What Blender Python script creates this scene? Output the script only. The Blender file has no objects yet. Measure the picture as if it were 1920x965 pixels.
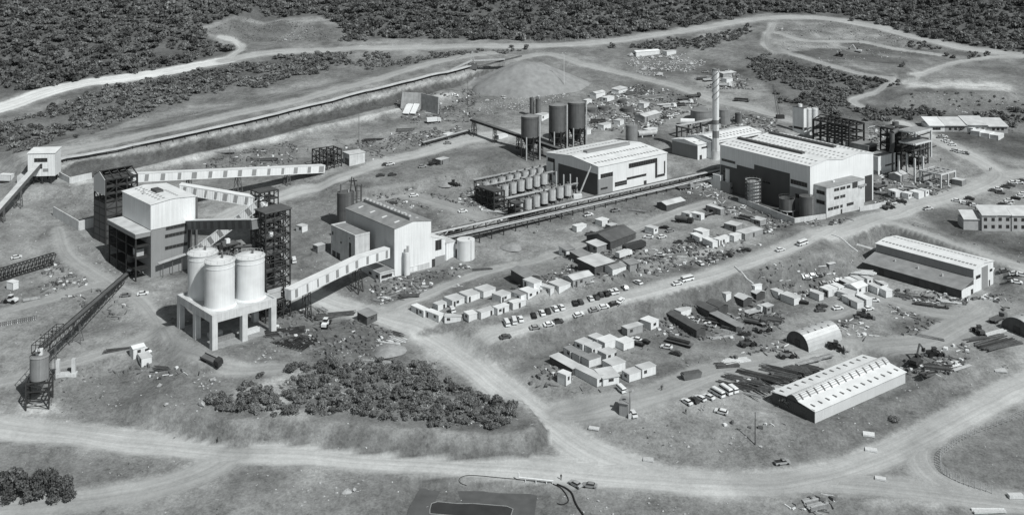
import bpy, math, random
import numpy as np
from mathutils import Vector, Matrix
random.seed(7); RNG = np.random.default_rng(7)
scene = bpy.context.scene
COL = scene.collection

# ------------------------------------------------------------------ camera, sky, sun, exposure
CAMZ, FPX, HOR = 150.0, 2000.0, -170.0        # camera height, focal length and horizon row (in 1920-wide pixels)
cam_d = bpy.data.cameras.new("camera"); cam = bpy.data.objects.new("camera", cam_d); COL.objects.link(cam)
cam.location = (0, 0, CAMZ); cam.rotation_euler = (math.radians(90), 0, 0)
cam_d.sensor_width = 36; cam_d.lens = 36 * FPX / 1920
cam_d.shift_y = (HOR - 482.5) / 1920          # rising-front (shift) lens: verticals stay vertical
cam_d.clip_start = 1; cam_d.clip_end = 6000
scene.camera = cam
SUN_EL, SUN_X, SUN_Y = math.radians(47), 0.66, -0.75   # where the sun stands, seen from the site
world = bpy.data.worlds.new("World"); scene.world = world; world.use_nodes = True
nt = world.node_tree; nt.nodes.clear()
sky = nt.nodes.new("ShaderNodeTexSky"); sky.sky_type = 'NISHITA'; sky.sun_disc = False
sky.sun_elevation = SUN_EL; sky.sun_rotation = math.atan2(SUN_X, SUN_Y)
bw = nt.nodes.new("ShaderNodeRGBToBW")        # black-and-white film: the sky lights in grey
bg = nt.nodes.new("ShaderNodeBackground"); bg.inputs[1].default_value = 0.082
tint = nt.nodes.new("ShaderNodeMixRGB"); tint.blend_type = 'MULTIPLY'; tint.inputs[0].default_value = 1
tint.inputs[2].default_value = (0.95, 1.0, 1.02, 1)
wo = nt.nodes.new("ShaderNodeOutputWorld")
nt.links.new(sky.outputs[0], bw.inputs[0]); nt.links.new(bw.outputs[0], tint.inputs[1])
nt.links.new(tint.outputs[0], bg.inputs[0]); nt.links.new(bg.outputs[0], wo.inputs[0])
sl = bpy.data.lights.new("sun", 'SUN'); sl.energy = 4.05; sl.angle = math.radians(0.53); sl.color = (1.0, 1.0, 0.985)
sun = bpy.data.objects.new("sun", sl); COL.objects.link(sun)
_d = Vector((SUN_X, SUN_Y, 0)).normalized() * math.cos(SUN_EL) + Vector((0, 0, math.sin(SUN_EL)))
sun.rotation_euler = _d.to_track_quat('Z', 'Y').to_euler(); sun.location = (200, 100, 400)
vs = scene.view_settings; vs.view_transform = 'Standard'; vs.look = 'None'; vs.exposure = 0.0; vs.gamma = 1.0
scene.render.engine = 'CYCLES'

# ------------------------------------------------------------------ materials (all greys: black-and-white photograph)
MATS = {}
def mat(name, alb, rough=0.85, var=0.18, scale=0.35, bump=0.0, metal=0.0, ribs=0.0, streak=0.0, rnd=0.0):
    """grey procedural material: base albedo, blotchy variation, optional vertical streaks / ribs"""
    if name in MATS: return MATS[name]
    m = bpy.data.materials.new(name); m.use_nodes = True; t = m.node_tree; N = t.nodes; L = t.links
    b = N["Principled BSDF"]; b.inputs["Roughness"].default_value = rough; b.inputs["Metallic"].default_value = metal
    b.inputs["Specular IOR Level"].default_value = 0.3
    tc = N.new("ShaderNodeTexCoord"); nz = N.new("ShaderNodeTexNoise"); nz.inputs["Scale"].default_value = scale; nz.inputs["Detail"].default_value = 6
    L.new(tc.outputs["Object"], nz.inputs["Vector"])
    mr = N.new("ShaderNodeMapRange"); mr.inputs[1].default_value = .3; mr.inputs[2].default_value = .7
    mr.inputs[3].default_value = alb * (1 - var); mr.inputs[4].default_value = alb * (1 + var)
    L.new(nz.outputs["Fac"], mr.inputs[0]); val = mr.outputs[0]
    def mul(v, w):
        x = N.new("ShaderNodeMath"); x.operation = 'MULTIPLY'; L.new(v, x.inputs[0])
        if isinstance(w, float): x.inputs[1].default_value = w
        else: L.new(w, x.inputs[1])
        return x.outputs[0]
    if streak:
        mp = N.new("ShaderNodeMapping"); mp.inputs["Scale"].default_value = (2.2, 2.2, .06); L.new(tc.outputs["Object"], mp.inputs[0])
        n2 = N.new("ShaderNodeTexNoise"); n2.inputs["Scale"].default_value = 1.0; n2.inputs["Detail"].default_value = 5; L.new(mp.outputs[0], n2.inputs["Vector"])
        m2 = N.new("ShaderNodeMapRange"); m2.inputs[1].default_value = .35; m2.inputs[2].default_value = .7; m2.inputs[3].default_value = 1 - streak; m2.inputs[4].default_value = 1 + streak * .3
        L.new(n2.outputs["Fac"], m2.inputs[0]); val = mul(val, m2.outputs[0])
    if rnd:
        oi = N.new("ShaderNodeObjectInfo"); m3 = N.new("ShaderNodeMapRange"); m3.inputs[3].default_value = 1 - rnd; m3.inputs[4].default_value = 1 + rnd
        L.new(oi.outputs["Random"], m3.inputs[0]); val = mul(val, m3.outputs[0])
    cb = N.new("ShaderNodeCombineColor")
    L.new(mul(val, 0.97), cb.inputs[0]); L.new(val, cb.inputs[1]); L.new(mul(val, 1.01), cb.inputs[2])
    L.new(cb.outputs[0], b.inputs["Base Color"])
    hgt = None
    if ribs:
        mp = N.new("ShaderNodeMapping"); mp.inputs["Scale"].default_value = (ribs, ribs, 0); L.new(tc.outputs["Object"], mp.inputs[0])
        sx = N.new("ShaderNodeSeparateXYZ"); L.new(mp.outputs[0], sx.inputs[0])
        ad = N.new("ShaderNodeMath"); L.new(sx.outputs[0], ad.inputs[0]); L.new(sx.outputs[1], ad.inputs[1])
        sn = N.new("ShaderNodeMath"); sn.operation = 'SINE'; L.new(ad.outputs[0], sn.inputs[0]); hgt = sn.outputs[0]; dist = .06
    elif bump:
        n3 = N.new("ShaderNodeTexNoise"); n3.inputs["Scale"].default_value = 2.5; n3.inputs["Detail"].default_value = 4
        L.new(tc.outputs["Object"], n3.inputs["Vector"]); hgt = n3.outputs["Fac"]; dist = bump
    if hgt is not None:
        bp = N.new("ShaderNodeBump"); bp.inputs["Strength"].default_value = .6; bp.inputs["Distance"].default_value = dist
        L.new(hgt, bp.inputs["Height"]); L.new(bp.outputs[0], b.inputs["Normal"])
    MATS[name] = m
    return m
WHITE = mat('white_cladding', .77, .55, .06, .12, ribs=9, streak=.14)
WHITE2 = mat('white_paint', .74, .5, .07, .3, streak=.12)
ROOFW = mat('white_roof_sheet', .74, .5, .1, .2, streak=.05)
ROOFG = mat('grey_roof_sheet', .26, .6, .18, .3)
ROOFM = mat('weathered_light_roof', .52, .7, .16, .25)
ROOFD = mat('dark_roof', .10, .8, .2, .3)
GREYC = mat('grey_cladding', .27, .6, .06, .15, ribs=9, streak=.06)
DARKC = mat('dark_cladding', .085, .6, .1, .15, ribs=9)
CONC = mat('raw_concrete', .56, .9, .14, .35, bump=.04, streak=.15)
CONCD = mat('weathered_concrete', .33, .9, .2, .4, bump=.04, streak=.2)
STEEL = mat('dark_steel', .035, .6, .3, .5)
STEELM = mat('primed_steel', .12, .6, .2, .5)
STEELL = mat('galvanised_steel', .42, .5, .15, .6)
TANKD = mat('dark_painted_tank', .115, .6, .14, .3, streak=.25)
TANKM = mat('grey_painted_tank', .24, .6, .12, .3, streak=.2)
TANKW = mat('white_painted_tank', .70, .5, .07, .25, streak=.09)
GLASS = mat('window_glass', .035, .15, .2, 1.0)
DOOR = mat('dark_door', .05, .6, .2, 1.0)
CABW = mat('cabin_white_wall', .68, .6, .06, .5, streak=.1, rnd=.08)
CABG = mat('cabin_grey_wall', .28, .7, .12, .5, streak=.15, rnd=.2)
CABD = mat('cabin_dark_wall', .085, .7, .15, .5, streak=.15, rnd=.25)
CABR = mat('cabin_roof', .40, .7, .12, .5, rnd=.25)
TIMBER = mat('timber', .30, .9, .25, 2.0, rnd=.4)
TIMBD = mat('dark_stacked_steel', .085, .8, .3, 2.0, rnd=.6)
PLANKW = mat('pale_boards', .58, .9, .15, 2.0, rnd=.2)
RUBBER = mat('tyre_rubber', .02, .9, .2, 2.0)
CARW = mat('white_car_paint', .72, .25, .03, 1.0, rnd=.12)
CARG = mat('grey_car_paint', .26, .3, .05, 1.0, rnd=.4)
CARD = mat('dark_car_paint', .06, .25, .05, 1.0, rnd=.8)
SHIRT = mat('light_clothes', .5, .9, .1, 2.0, rnd=.4)
TROUS = mat('dark_clothes', .05, .9, .1, 2.0, rnd=.4)
SKIN = mat('skin', .22, .7, .05, 2.0)
ROCK = mat('pale_rock', .35, .95, .25, .8, bump=.05)
BARK = mat('bark', .06, .95, .3, 2.0)

# ------------------------------------------------------------------ mesh helper
class MB:
    def __init__(s): s.v = []; s.f = []
    def add(s, vs, fs):
        o = len(s.v); s.v += [tuple(p) for p in vs]; s.f += [tuple(i + o for i in f) for f in fs]; return s
    def box(s, x0, x1, y0, y1, z0, z1):
        return s.add([(x0,y0,z0),(x1,y0,z0),(x1,y1,z0),(x0,y1,z0),(x0,y0,z1),(x1,y0,z1),(x1,y1,z1),(x0,y1,z1)],
                     [(3,2,1,0),(4,5,6,7),(0,1,5,4),(1,2,6,5),(2,3,7,6),(3,0,4,7)])
    def prism(s, prof, a0, a1, axis='y'):
        """closed profile (u,z) swept along axis: axis 'y' -> u is x; axis 'x' -> u is y"""
        n = len(prof)
        if axis == 'y': A = [(u, a0, z) for u, z in prof]; B = [(u, a1, z) for u, z in prof]
        else: A = [(a0, u, z) for u, z in prof]; B = [(a1, u, z) for u, z in prof]
        fs = [tuple(range(n)), tuple(range(2*n-1, n-1, -1))]
        fs += [(i, n+i, n+(i+1) % n, (i+1) % n) for i in range(n)]
        return s.add(A + B, fs)
    def plate(s, poly, z0, z1):
        n = len(poly); A = [(x, y, z0) for x, y in poly]; B = [(x, y, z1) for x, y in poly]
        return s.add(A + B, [tuple(range(n-1, -1, -1)), tuple(range(n, 2*n))] + [(i, (i+1) % n, n+(i+1) % n, n+i) for i in range(n)])
    def cyl(s, cx, cy, z0, z1, r0, r1=None, n=24, caps=True):
        if r1 is None: r1 = r0
        A = [(cx+r0*math.cos(2*math.pi*i/n), cy+r0*math.sin(2*math.pi*i/n), z0) for i in range(n)]
        B = [(cx+r1*math.cos(2*math.pi*i/n), cy+r1*math.sin(2*math.pi*i/n), z1) for i in range(n)]
        fs = [(i, (i+1) % n, n+(i+1) % n, n+i) for i in range(n)]
        s.add(A + B, fs)
        if caps: s.add(A + B, [tuple(range(n-1, -1, -1)), tuple(range(n, 2*n))])
        return s
    def shell(s, cx, cy, z0, z1, r, th, n=28):
        """open-topped ring wall"""
        ri = r - th; P = []
        for rr, z in ((r, z0), (r, z1), (ri, z1), (ri, z0)):
            P += [(cx+rr*math.cos(2*math.pi*i/n), cy+rr*math.sin(2*math.pi*i/n), z) for i in range(n)]
        for k in range(4):
            R_ = [P[k*n+i] for i in range(n)]+[P[((k+1) % 4)*n+i] for i in range(n)]
            s.add(R_, [(i, (i+1) % n, n+(i+1) % n, n+i) for i in range(n)])
        return s
    def tube(s, p, q, r, n=8, r2=None):
        p, q = Vector(p), Vector(q); d = q - p
        if d.length < 1e-6: return s
        d.normalize(); u = d.orthogonal().normalized(); w = d.cross(u); r2 = r if r2 is None else r2
        A = [p + (u*math.cos(2*math.pi*i/n) + w*math.sin(2*math.pi*i/n))*r for i in range(n)]
        B = [q + (u*math.cos(2*math.pi*i/n) + w*math.sin(2*math.pi*i/n))*r2 for i in range(n)]
        s.add(A + B, [(i, (i+1) % n, n+(i+1) % n, n+i) for i in range(n)])
        return s.add(A + B, [tuple(range(n-1, -1, -1)), tuple(range(n, 2*n))])
    def beam(s, p, q, w, h, up=(0, 0, 1)):
        """rectangular bar from p to q"""
        p, q = Vector(p), Vector(q); d = q - p
        if d.length < 1e-6: return s
        d.normalize(); up = Vector(up)
        if abs(d.dot(up)) > .95: up = Vector((1, 0, 0))
        sd = d.cross(up).normalized(); u = sd.cross(d).normalized(); a, b = sd*(w/2), u*(h/2)
        vs = [p-a-b, p+a-b, p+a+b, p-a+b, q-a-b, q+a-b, q+a+b, q-a+b]
        return s.add(vs, [(0,1,2,3),(7,6,5,4),(0,4,5,1),(1,5,6,2),(2,6,7,3),(3,7,4,0)])
    def mesh(s, name, m, smooth=False):
        me = bpy.data.meshes.new(name); me.from_pydata(s.v, [], s.f)
        if m: me.materials.append(m)
        if smooth: me.shade_smooth() if False else me.polygons.foreach_set('use_smooth', [len(p.vertices) == 4 for p in me.polygons])
        me.update(); return me
    def build(s, name, m, parent=None, smooth=False):
        o = bpy.data.objects.new(name, s.mesh(name, m, smooth)); COL.objects.link(o)
        if parent is not None: o.parent = parent
        return o
def tag(o, label=None, cat=None, group=None, kind=None):
    if label: o["label"] = label
    if cat: o["category"] = cat
    if group: o["group"] = group
    if kind: o["kind"] = kind
    return o
def thing(name, loc, rz, label, cat, group=None):
    o = bpy.data.objects.new(name, None); COL.objects.link(o); o.empty_display_size = .5
    o.location = loc; o.rotation_euler = (0, 0, rz)
    return tag(o, label, cat, group)
def inst(name, me, parent, M=None):
    o = bpy.data.objects.new(name, me); COL.objects.link(o); o.parent = parent
    if M is not None: o.matrix_local = M
    return o
def box(name, m, parent, *a): return MB().box(*a).build(name, m, parent)
# ------------------------------------------------------------------ terrain: a sloping site with benches, banks and a wooded hill behind
def sstep(t): t = np.clip(t, 0, 1); return t*t*(3-2*t)
def vnoise(x, y, s, seed):
    x = np.asarray(x, float)/s + seed*17.3; y = np.asarray(y, float)/s - seed*9.1
    xi, yi = np.floor(x).astype(np.int64), np.floor(y).astype(np.int64); fx, fy = sstep(x-xi), sstep(y-yi)
    def h(a, b):
        n = (a*374761393 + b*668265263 + seed*974634777) & 0xffffffff
        n = ((n ^ (n >> 13))*1274126177) & 0xffffffff
        return ((n ^ (n >> 16)) & 0xffff)/65535.0
    return (h(xi, yi)*(1-fx)+h(xi+1, yi)*fx)*(1-fy) + (h(xi, yi+1)*(1-fx)+h(xi+1, yi+1)*fx)*fy
_hu = np.array([(-40,172),(0,170),(100,160),(330,126),(440,92),(520,30),(640,36),(680,66),(760,72),(980,74),(1130,70),(1300,45),(1440,22),(1560,28),(1640,44),(1750,76),(1830,92),(1960,100)], float)
_hY = FPX*203/(_hu[:, 1]+430); _hU = (_hu[:, 0]-960)/FPX
def plane(X, Y): return -53 + .13*Y
def base(X, Y):
    Yh = np.interp(X/np.maximum(Y, 1), _hU, _hY); d = np.maximum(Y-Yh, 0)
    z = plane(X, Y) + .17*(np.sqrt(d*d+100)-10)
    z += (vnoise(X, Y, 70, 1)-.5)*9*sstep(d/60)
    z += (vnoise(X, Y, 24, 2)-.5)*1.2 + (vnoise(X, Y, 7, 3)-.5)*.35
    return z
def unp(px, py, dz=0.0):
    """pixel -> point on the smooth site plane raised by dz (used only to lay out the terrain's own features)"""
    Y = FPX*(203-dz)/(py+430); return ((px-960)*Y/FPX, Y)
def pdist(X, Y, P, closed=False, ext=False):
    """distance to polyline, sign (+ left of travel), overrun past the ends, arc parameter"""
    P = np.array(P, float); Q = np.roll(P, -1, 0) if closed else P[1:]; A = P if closed else P[:-1]
    best = np.full(X.shape, 1e9); sg = np.ones(X.shape); over = np.zeros(X.shape)
    for i, (a, b) in enumerate(zip(A, Q)):
        d = b-a; L2 = d@d; t = ((X-a[0])*d[0]+(Y-a[1])*d[1])/L2; tc = np.clip(t, -1e3 if ext and i == 0 else 0, 1e3 if ext and i == len(A)-1 else 1)
        dist = np.hypot(X-a[0]-tc*d[0], Y-a[1]-tc*d[1]); m = dist < best-1e-9
        best = np.where(m, dist, best); sg = np.where(m, np.sign(d[0]*(Y-a[1])-d[1]*(X-a[0])), sg)
        if not closed:
            o = np.zeros(X.shape)
            if i == 0: o = np.maximum(o, -t*math.sqrt(L2))
            if i == len(A)-1: o = np.maximum(o, (t-1)*math.sqrt(L2))
            over = np.where(m, np.maximum(o, 0), over)
    return best, sg, over
def smooth_line(P, n=6):
    P = np.array(P, float); Q = np.vstack([2*P[0]-P[1], P, 2*P[-1]-P[-2]]); out = []
    for i in range(1, len(Q)-2):
        for k in range(n):
            t = k/n; out.append(.5*((2*Q[i])+(-Q[i-1]+Q[i+1])*t+(2*Q[i-1]-5*Q[i]+4*Q[i+1]-Q[i+2])*t*t+(-Q[i-1]+3*Q[i]-3*Q[i+1]+Q[i+2])*t**3))
    out.append(Q[-2]); return [tuple(p) for p in out]
def inpoly(X, Y, P):
    c = np.zeros(X.shape, bool); n = len(P)
    for i in range(n):
        x1, y1 = P[i]; x2, y2 = P[(i+1) % n]
        if y1 == y2: continue
        c ^= ((y1 > Y) != (y2 > Y)) & (X < (x2-x1)*(Y-y1)/(y2-y1)+x1)
    return c
def psdf(X, Y, P): d, _, _ = pdist(X, Y, P, True); return np.where(inpoly(X, Y, P), d, -d)
BANKS = [  # crest line in photo pixels, height, face width, bench width, run-back, end fade
    ([(70,318),(130,306),(300,272),(480,230),(640,190),(760,160),(880,128),(960,112)], 7.5, 9, 26, 40, 14),   # conveyor embankment
    ([(40,362),(190,346),(330,302),(480,262),(700,216),(850,172)], 2.5, 5, 5, 25, 14),
    ([(290,752),(370,775),(440,789),(520,787),(640,797),(800,808),(950,815),(992,808),(1006,790),(990,764)], 5.2, 4.5, 45, 34, 20),                # cut bank under the thicket
    ([(935,634),(1000,610),(1100,578),(1250,545),(1400,512),(1560,470)], 5.0, 9, 14, 26, 12),              # bank below the middle road
    ([(800,612),(940,588),(1080,552),(1200,520),(1330,478),(1450,452)], 2.2, 3.5, 20, 24, 12),              # cabin terrace
    ([(1130,780),(1200,800),(1330,797),(1440,800)], 2.0, 8, 30, 20, 14),
    ([(880,420),(960,395),(1100,362)], 1.0, 4, 20, 20, 12),
    ([(130,700),(230,660),(300,690),(420,700)], 2.0, 8, 14, 14, 12),
    ([(1550,450),(1640,436),(1740,470),(1880,520)], 2.5, 6, 14, 20, 12),                                 # cutting behind the workshop
    ([(640,355),(760,345),(860,320),(960,300)], 3.2, 6, 14, 24, 12),
    ([(1700,178),(1790,176),(1880,172)], 4.0, 8, 20, 30, 14),
    ([(1430,60),(1500,112),(1600,140),(1700,150)], 3.0, 8, 30, 30, 14),
]
PADS = [   # polygon in photo pixels, anchor pixel (level), tilt kept, edge width
    ([(1000,702),(1060,664),(1250,600),(1420,552),(1580,510),(1625,515),(1920,600),(1960,640),(1720,725),(1530,792),(1440,778),(1140,768)], (1300,650), .05, 7),
    ([(778,903),(1015,918),(1010,985),(750,985)], (880,935), .0, 3),      # pond liner pit (lowered below)
    ([(1690,150),(1890,158),(1880,168),(1700,166)], (1790,160), .03, 6),
]
_bw = [(smooth_line([unp(x, y, h) for x, y in P], 4), h, w, be, rb, fe) for P, h, w, be, rb, fe in BANKS]
_pw = []
for k, (P, a, tilt, w) in enumerate(PADS):
    ax, ay = unp(*a); _pw.append(([unp(x, y) for x, y in P], ay, -53+.13*ay - (1.0 if k == 1 else 0), tilt, w))
BPADS = []     # building platforms, filled as the buildings are set out: (polygon xy, level, margin)
def hfun(X, Y, sites=True):
    z = base(X, Y)
    for P, h, w, be, rb, fe in _bw:
        d, s, o = pdist(X, Y, P, ext=True); sd = d*s
        p = np.where(sd < 0, sstep((sd+w)/w), 1-sstep((sd-be)/rb)); z = z + h*p*(1-sstep(np.maximum(o, 0)/fe))
    for P, ay, z0, tilt, w in _pw:
        k = sstep((psdf(X, Y, P)+w)/w); z = z*(1-k) + k*(z0+tilt*(Y-ay)+(vnoise(X, Y, 12, 5)-.5)*.25)
    if sites:
        for P, z0, mg in BPADS:
            cx, cy = np.mean([p[0] for p in P]), np.mean([p[1] for p in P]); R = max(math.hypot(p[0]-cx, p[1]-cy) for p in P)+mg+14
            m = np.hypot(X-cx, Y-cy) < R
            if not m.any(): continue
            k = sstep((psdf(X[m], Y[m], P)+mg+9)/9); z[m] = z[m]*(1-k)+z0*k
    return z
def ramp(a, b, s0, s1):
    o = [a]; 
    while o[-1] < b: t = (o[-1]-a)/(b-a); o.append(o[-1]+s0*(1-t)+s1*t)
    return o
_xp = ramp(0, 330, 1.5, 1.6) ; _xp += ramp(_xp[-1]+3, 900, 3, 14)
GX = np.array([-v for v in _xp[:0:-1]] + _xp); GY = np.array(ramp(205, 560, 1.35, 1.6)[:-1] + ramp(560, 950, 1.8, 3.0)[:-1] + ramp(950, 1700, 4, 26))
MX, MY = np.meshgrid(GX, GY)
class Terr:
    def set(s, Z): s.Z = Z
    def z(s, x, y):
        x = np.asarray(x, float); y = np.asarray(y, float)
        i = np.clip(np.searchsorted(GX, x)-1, 0, len(GX)-2); j = np.clip(np.searchsorted(GY, y)-1, 0, len(GY)-2)
        fx = np.clip((x-GX[i])/(GX[i+1]-GX[i]), 0, 1); fy = np.clip((y-GY[j])/(GY[j+1]-GY[j]), 0, 1)
        return (s.Z[j, i]*(1-fx)+s.Z[j, i+1]*fx)*(1-fy)+(s.Z[j+1, i]*(1-fx)+s.Z[j+1, i+1]*fx)*fy
T = Terr(); T.set(hfun(MX, MY, False))
_RY = np.arange(210, 1500, .5)
def at(px, py):
    """photo pixel -> the ground point seen there"""
    u, w = (px-960)/FPX, -(py-HOR)/FPX
    g = T.z(u*_RY, _RY) - (CAMZ + w*_RY); k = int(np.argmax(g > 0)); 
    if k == 0: k = 1
    t = g[k-1]/(g[k-1]-g[k]) if g[k] != g[k-1] else 0
    y = _RY[k-1]+.5*t; x = u*y
    return Vector((x, y, float(T.z(x, y))))
def atY(px, py, Y): return Vector(((px-960)*Y/FPX, Y, CAMZ-(py-HOR)*Y/FPX))
def atZ(px, py, z): Y = (CAMZ-z)*FPX/(py-HOR); return Vector(((px-960)*Y/FPX, Y, z))
def gz(x, y): return float(T.z(x, y))
def scl(p): return FPX/p.y            # photo pixels per metre there

# buildings are set out first so that the ground can be levelled under them
def site(F, ftop, R, L, pad=True, mg=2.0, sink=0.0, yaw=None, B=None):
    """F: pixel of the near corner at the ground, ftop: row of the eave above it, R / L: eave pixels of the right / left corner.
       Returns (origin, yaw, length along right wall, length along left wall, height)"""
    f = at(*F); zt = CAMZ-(ftop-HOR)*f.y/FPX
    r = atZ(R[0], R[1], zt)-f; l = atZ(L[0], L[1], zt)-f
    a = math.atan2(r.y, r.x); b = math.atan2(l.y, l.x)-math.pi/2
    lr, ll = math.hypot(r.x, r.y), math.hypot(l.x, l.y); yaw = (a*lr+b*ll)/(lr+ll) if yaw is None else math.radians(yaw)
    ex, ey = Vector((math.cos(yaw), math.sin(yaw), 0)), Vector((-math.sin(yaw), math.cos(yaw), 0))
    A, B = r.dot(ex), (l.dot(ey) if B is None else B)
    if pad: BPADS.append(([tuple((f+ex*x+ey*y)[:2]) for x, y in ((0, 0), (A, 0), (A, B), (0, B))], f.z-sink, mg))
    print("SITE", F, "yaw %.1f A %.1f B %.1f H %.1f" % (math.degrees(yaw), A, B, zt-f.z), "skew %.1f" % math.degrees(a-b))
    return (f, yaw, A, B, zt-f.z)
S = {}
S['prep'] = site((282.5,521), 384, (367,368), (228,359))
S['frametower'] = site((198,458), 331, (259,321), (174,323), mg=1)
S['silobase'] = site((398,658), 592, (520.6,560), (327.6,552.7))
S['steeltower'] = site((498,606), 401, (543.5,391), (476,394), mg=1, yaw=42)
S['transfer'] = site((486,470), 362, (523,355.5), (480,354), mg=1, yaw=42)
S['mill'] = site((740,519), 429, (809.5,414), (647,391))
S['millannex'] = site((665.7,506), 443.7, (693.4,437.6), (619.6,423.5), pad=False, yaw=39.5)
S['millhut'] = site((712.5,531), 513, (739,506.5), (671.7,496), pad=False, yaw=39.5)
S['hall'] = site((1122,368), 313, (1246,285.4), (1029,285.4))
S['refinery'] = site((1519,405), 312.5, (1627.5,285), (1358,270))
S['office'] = site((1549.5,408), 353, (1631,339), (1520,346), pad=False, yaw=35.4)
S['stackshed'] = site((1308,300), 272, (1326,268), (1265,260), yaw=38)
S['longshed'] = site((1333,297), 266, (1424,247), (1296,251), pad=False, yaw=38, B=17)
S['workshop'] = site((1803,560), 543, (1872,518), (1614,493))
S['warehouse'] = site((1528,793), 771, (1704,700), (1443,736))
S['acidblock'] = site((1646.5,328), 296, (1674,287), (1628,285), mg=1, yaw=38, B=9)
S['concframe'] = site((1715,345), 297, (1745,289), (1693,289), mg=1, yaw=38)
S['skeleton'] = site((1592,286), 236, (1619,230), (1533,222), mg=1, yaw=38)
S['crusher'] = site((52,346), 288, (103,287), (50,284), mg=1, yaw=6, B=9)
S['admin'] = site((1841,433), 403, (2000,404), (1815,396), mg=2, yaw=-2, B=8)
T.set(hfun(MX, MY))
# ------------------------------------------------------------------ ground surface: albedo of dirt, roads, banks, grass, a painted tower shadow (point attributes on the terrain mesh)
ROADS = [  # name, pixels, width (m), albedo, label
    ('haul_road', [(-80,785),(0,800),(150,815),(320,835),(420,845),(600,852),(800,866),(1000,878),(1200,897),(1400,907),(1520,895),(1620,868),(1720,825),(1800,782),(1920,722),(2010,690)], 11, .41, 'wide pale dirt haul road crossing the whole foreground'),
    ('haul_road', [(440,850),(380,885),(300,912),(200,932),(60,945),(-80,950)], 10, .32, 'dirt road branching from the haul road to the bottom left corner'),
    ('haul_road', [(1400,907),(1560,905),(1680,915),(1800,930),(1920,945),(2010,950)], 9, .33, 'dirt road leaving the haul road towards the bottom right corner'),
    ('haul_road', [(1745,812),(1722,850),(1745,890),(1800,918),(1880,938)], 8, .33, 'curved dirt link round the fenced field at lower right'),
    ('access_road', [(545,540),(600,560),(660,580),(740,598),(800,622),(880,680),(960,740),(1040,800),(1110,848),(1230,893)], 12, .43, 'pale diagonal dirt road from the mill down to the haul road'),
    ('access_road', [(830,660),(900,640),(1000,607),(1100,575),(1280,530),(1400,492),(1480,463),(1560,432)], 9, .4, 'dirt road lined with parked cars between the two cabin yards'),
    ('access_road', [(690,585),(780,560),(860,528),(930,505),(1000,490),(1060,470),(1120,448),(1200,425),(1260,402),(1330,380)], 6, .34, 'dirt road above the upper cabin rows'),
    ('plant_road', [(425,408),(480,385),(560,358),(640,332),(720,305),(800,285),(880,262),(970,250)], 11, .39, 'wide dirt road climbing past the steel tower towards the dark hoppers'),
    ('plant_road', [(690,375),(760,362),(840,385),(900,405)], 9, .28, 'dirt apron behind the mill building'),
    ('east_road', [(1540,440),(1620,420),(1700,392),(1780,370),(1850,345),(1870,325),(1830,298),(1780,274),(1725,250),(1690,232)], 11, .39, 'dirt road curving round the unfinished concrete frames'),
    ('east_road', [(1640,412),(1680,425),(1760,458),(1840,482),(1930,508),(2000,530)], 11, .36, 'dirt road passing between the workshop and the long office'),
    ('east_road', [(1850,340),(1900,328),(2000,318)], 10, .34, 'dirt road running off the right edge above the car park'),
    ('hill_road', [(-60,222),(0,203),(60,182),(150,158),(300,137),(420,114)], 17, .62, 'broad bright limestone road below the left forest'),
    ('hill_road', [(420,114),(520,98),(700,90),(850,87),(960,87),(1100,82),(1200,70),(1320,52),(1430,35),(1530,34),(1640,50),(1760,80),(1850,96),(1970,106)], 12, .36, 'dirt road along the foot of the wooded hill'),
    ('hill_road', [(415,70),(445,80),(452,92),(430,108)], 6, .4, 'small bright track bending into the clearing at upper left'),
    ('bench_road', [(-40,318),(0,309),(110,285),(300,246),(480,206),(640,166),(760,132),(860,108),(930,99),(1020,102),(1100,122),(1180,141),(1260,160),(1340,188),(1420,206),(1500,232)], 9, .33, 'dirt road along the bench above the long conveyor'),
    ('spur_road', [(1450,45),(1436,75),(1455,95),(1520,112),(1600,135),(1680,150)], 6, .33, 'narrow track looping round the quarry terraces at upper right'),
    ('spur_road', [(1450,60),(1520,78),(1600,78),(1680,92),(1760,103)], 6, .34, 'track across the quarry terraces at upper right'),
    ('spur_road', [(1990,108),(1920,107),(1860,108),(1790,118),(1720,140),(1660,160),(1612,182),(1598,190),(1615,200)], 5, .36, 'pale curving track above the valley scrub at upper right'),
    ('yard_track', [(1060,775),(1130,760),(1230,738),(1330,700),(1440,680),(1560,660),(1650,650),(1740,640),(1800,610),(1850,585)], 12, .31, 'worn dirt track through the lower yard between huts and warehouse'),
    ('yard_track', [(1560,590),(1650,560),(1750,585),(1830,590)], 8, .30, 'dirt track in front of the long workshop'),
    ('left_track', [(-60,730),(60,702),(160,672),(240,645),(300,612),(262,560),(200,528),(130,480),(110,430)], 6, .32, 'dirt track winding between the left conveyor and the silos'),
    ('left_track', [(-60,600),(0,586),(90,562),(180,535),(240,545)], 5, .30, 'faint dirt track at the left edge below the truss'),
    ('left_track', [(300,612),(340,655),(420,690),(520,690)], 6, .28, 'dirt track in front of the silo platform'),
]
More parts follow.
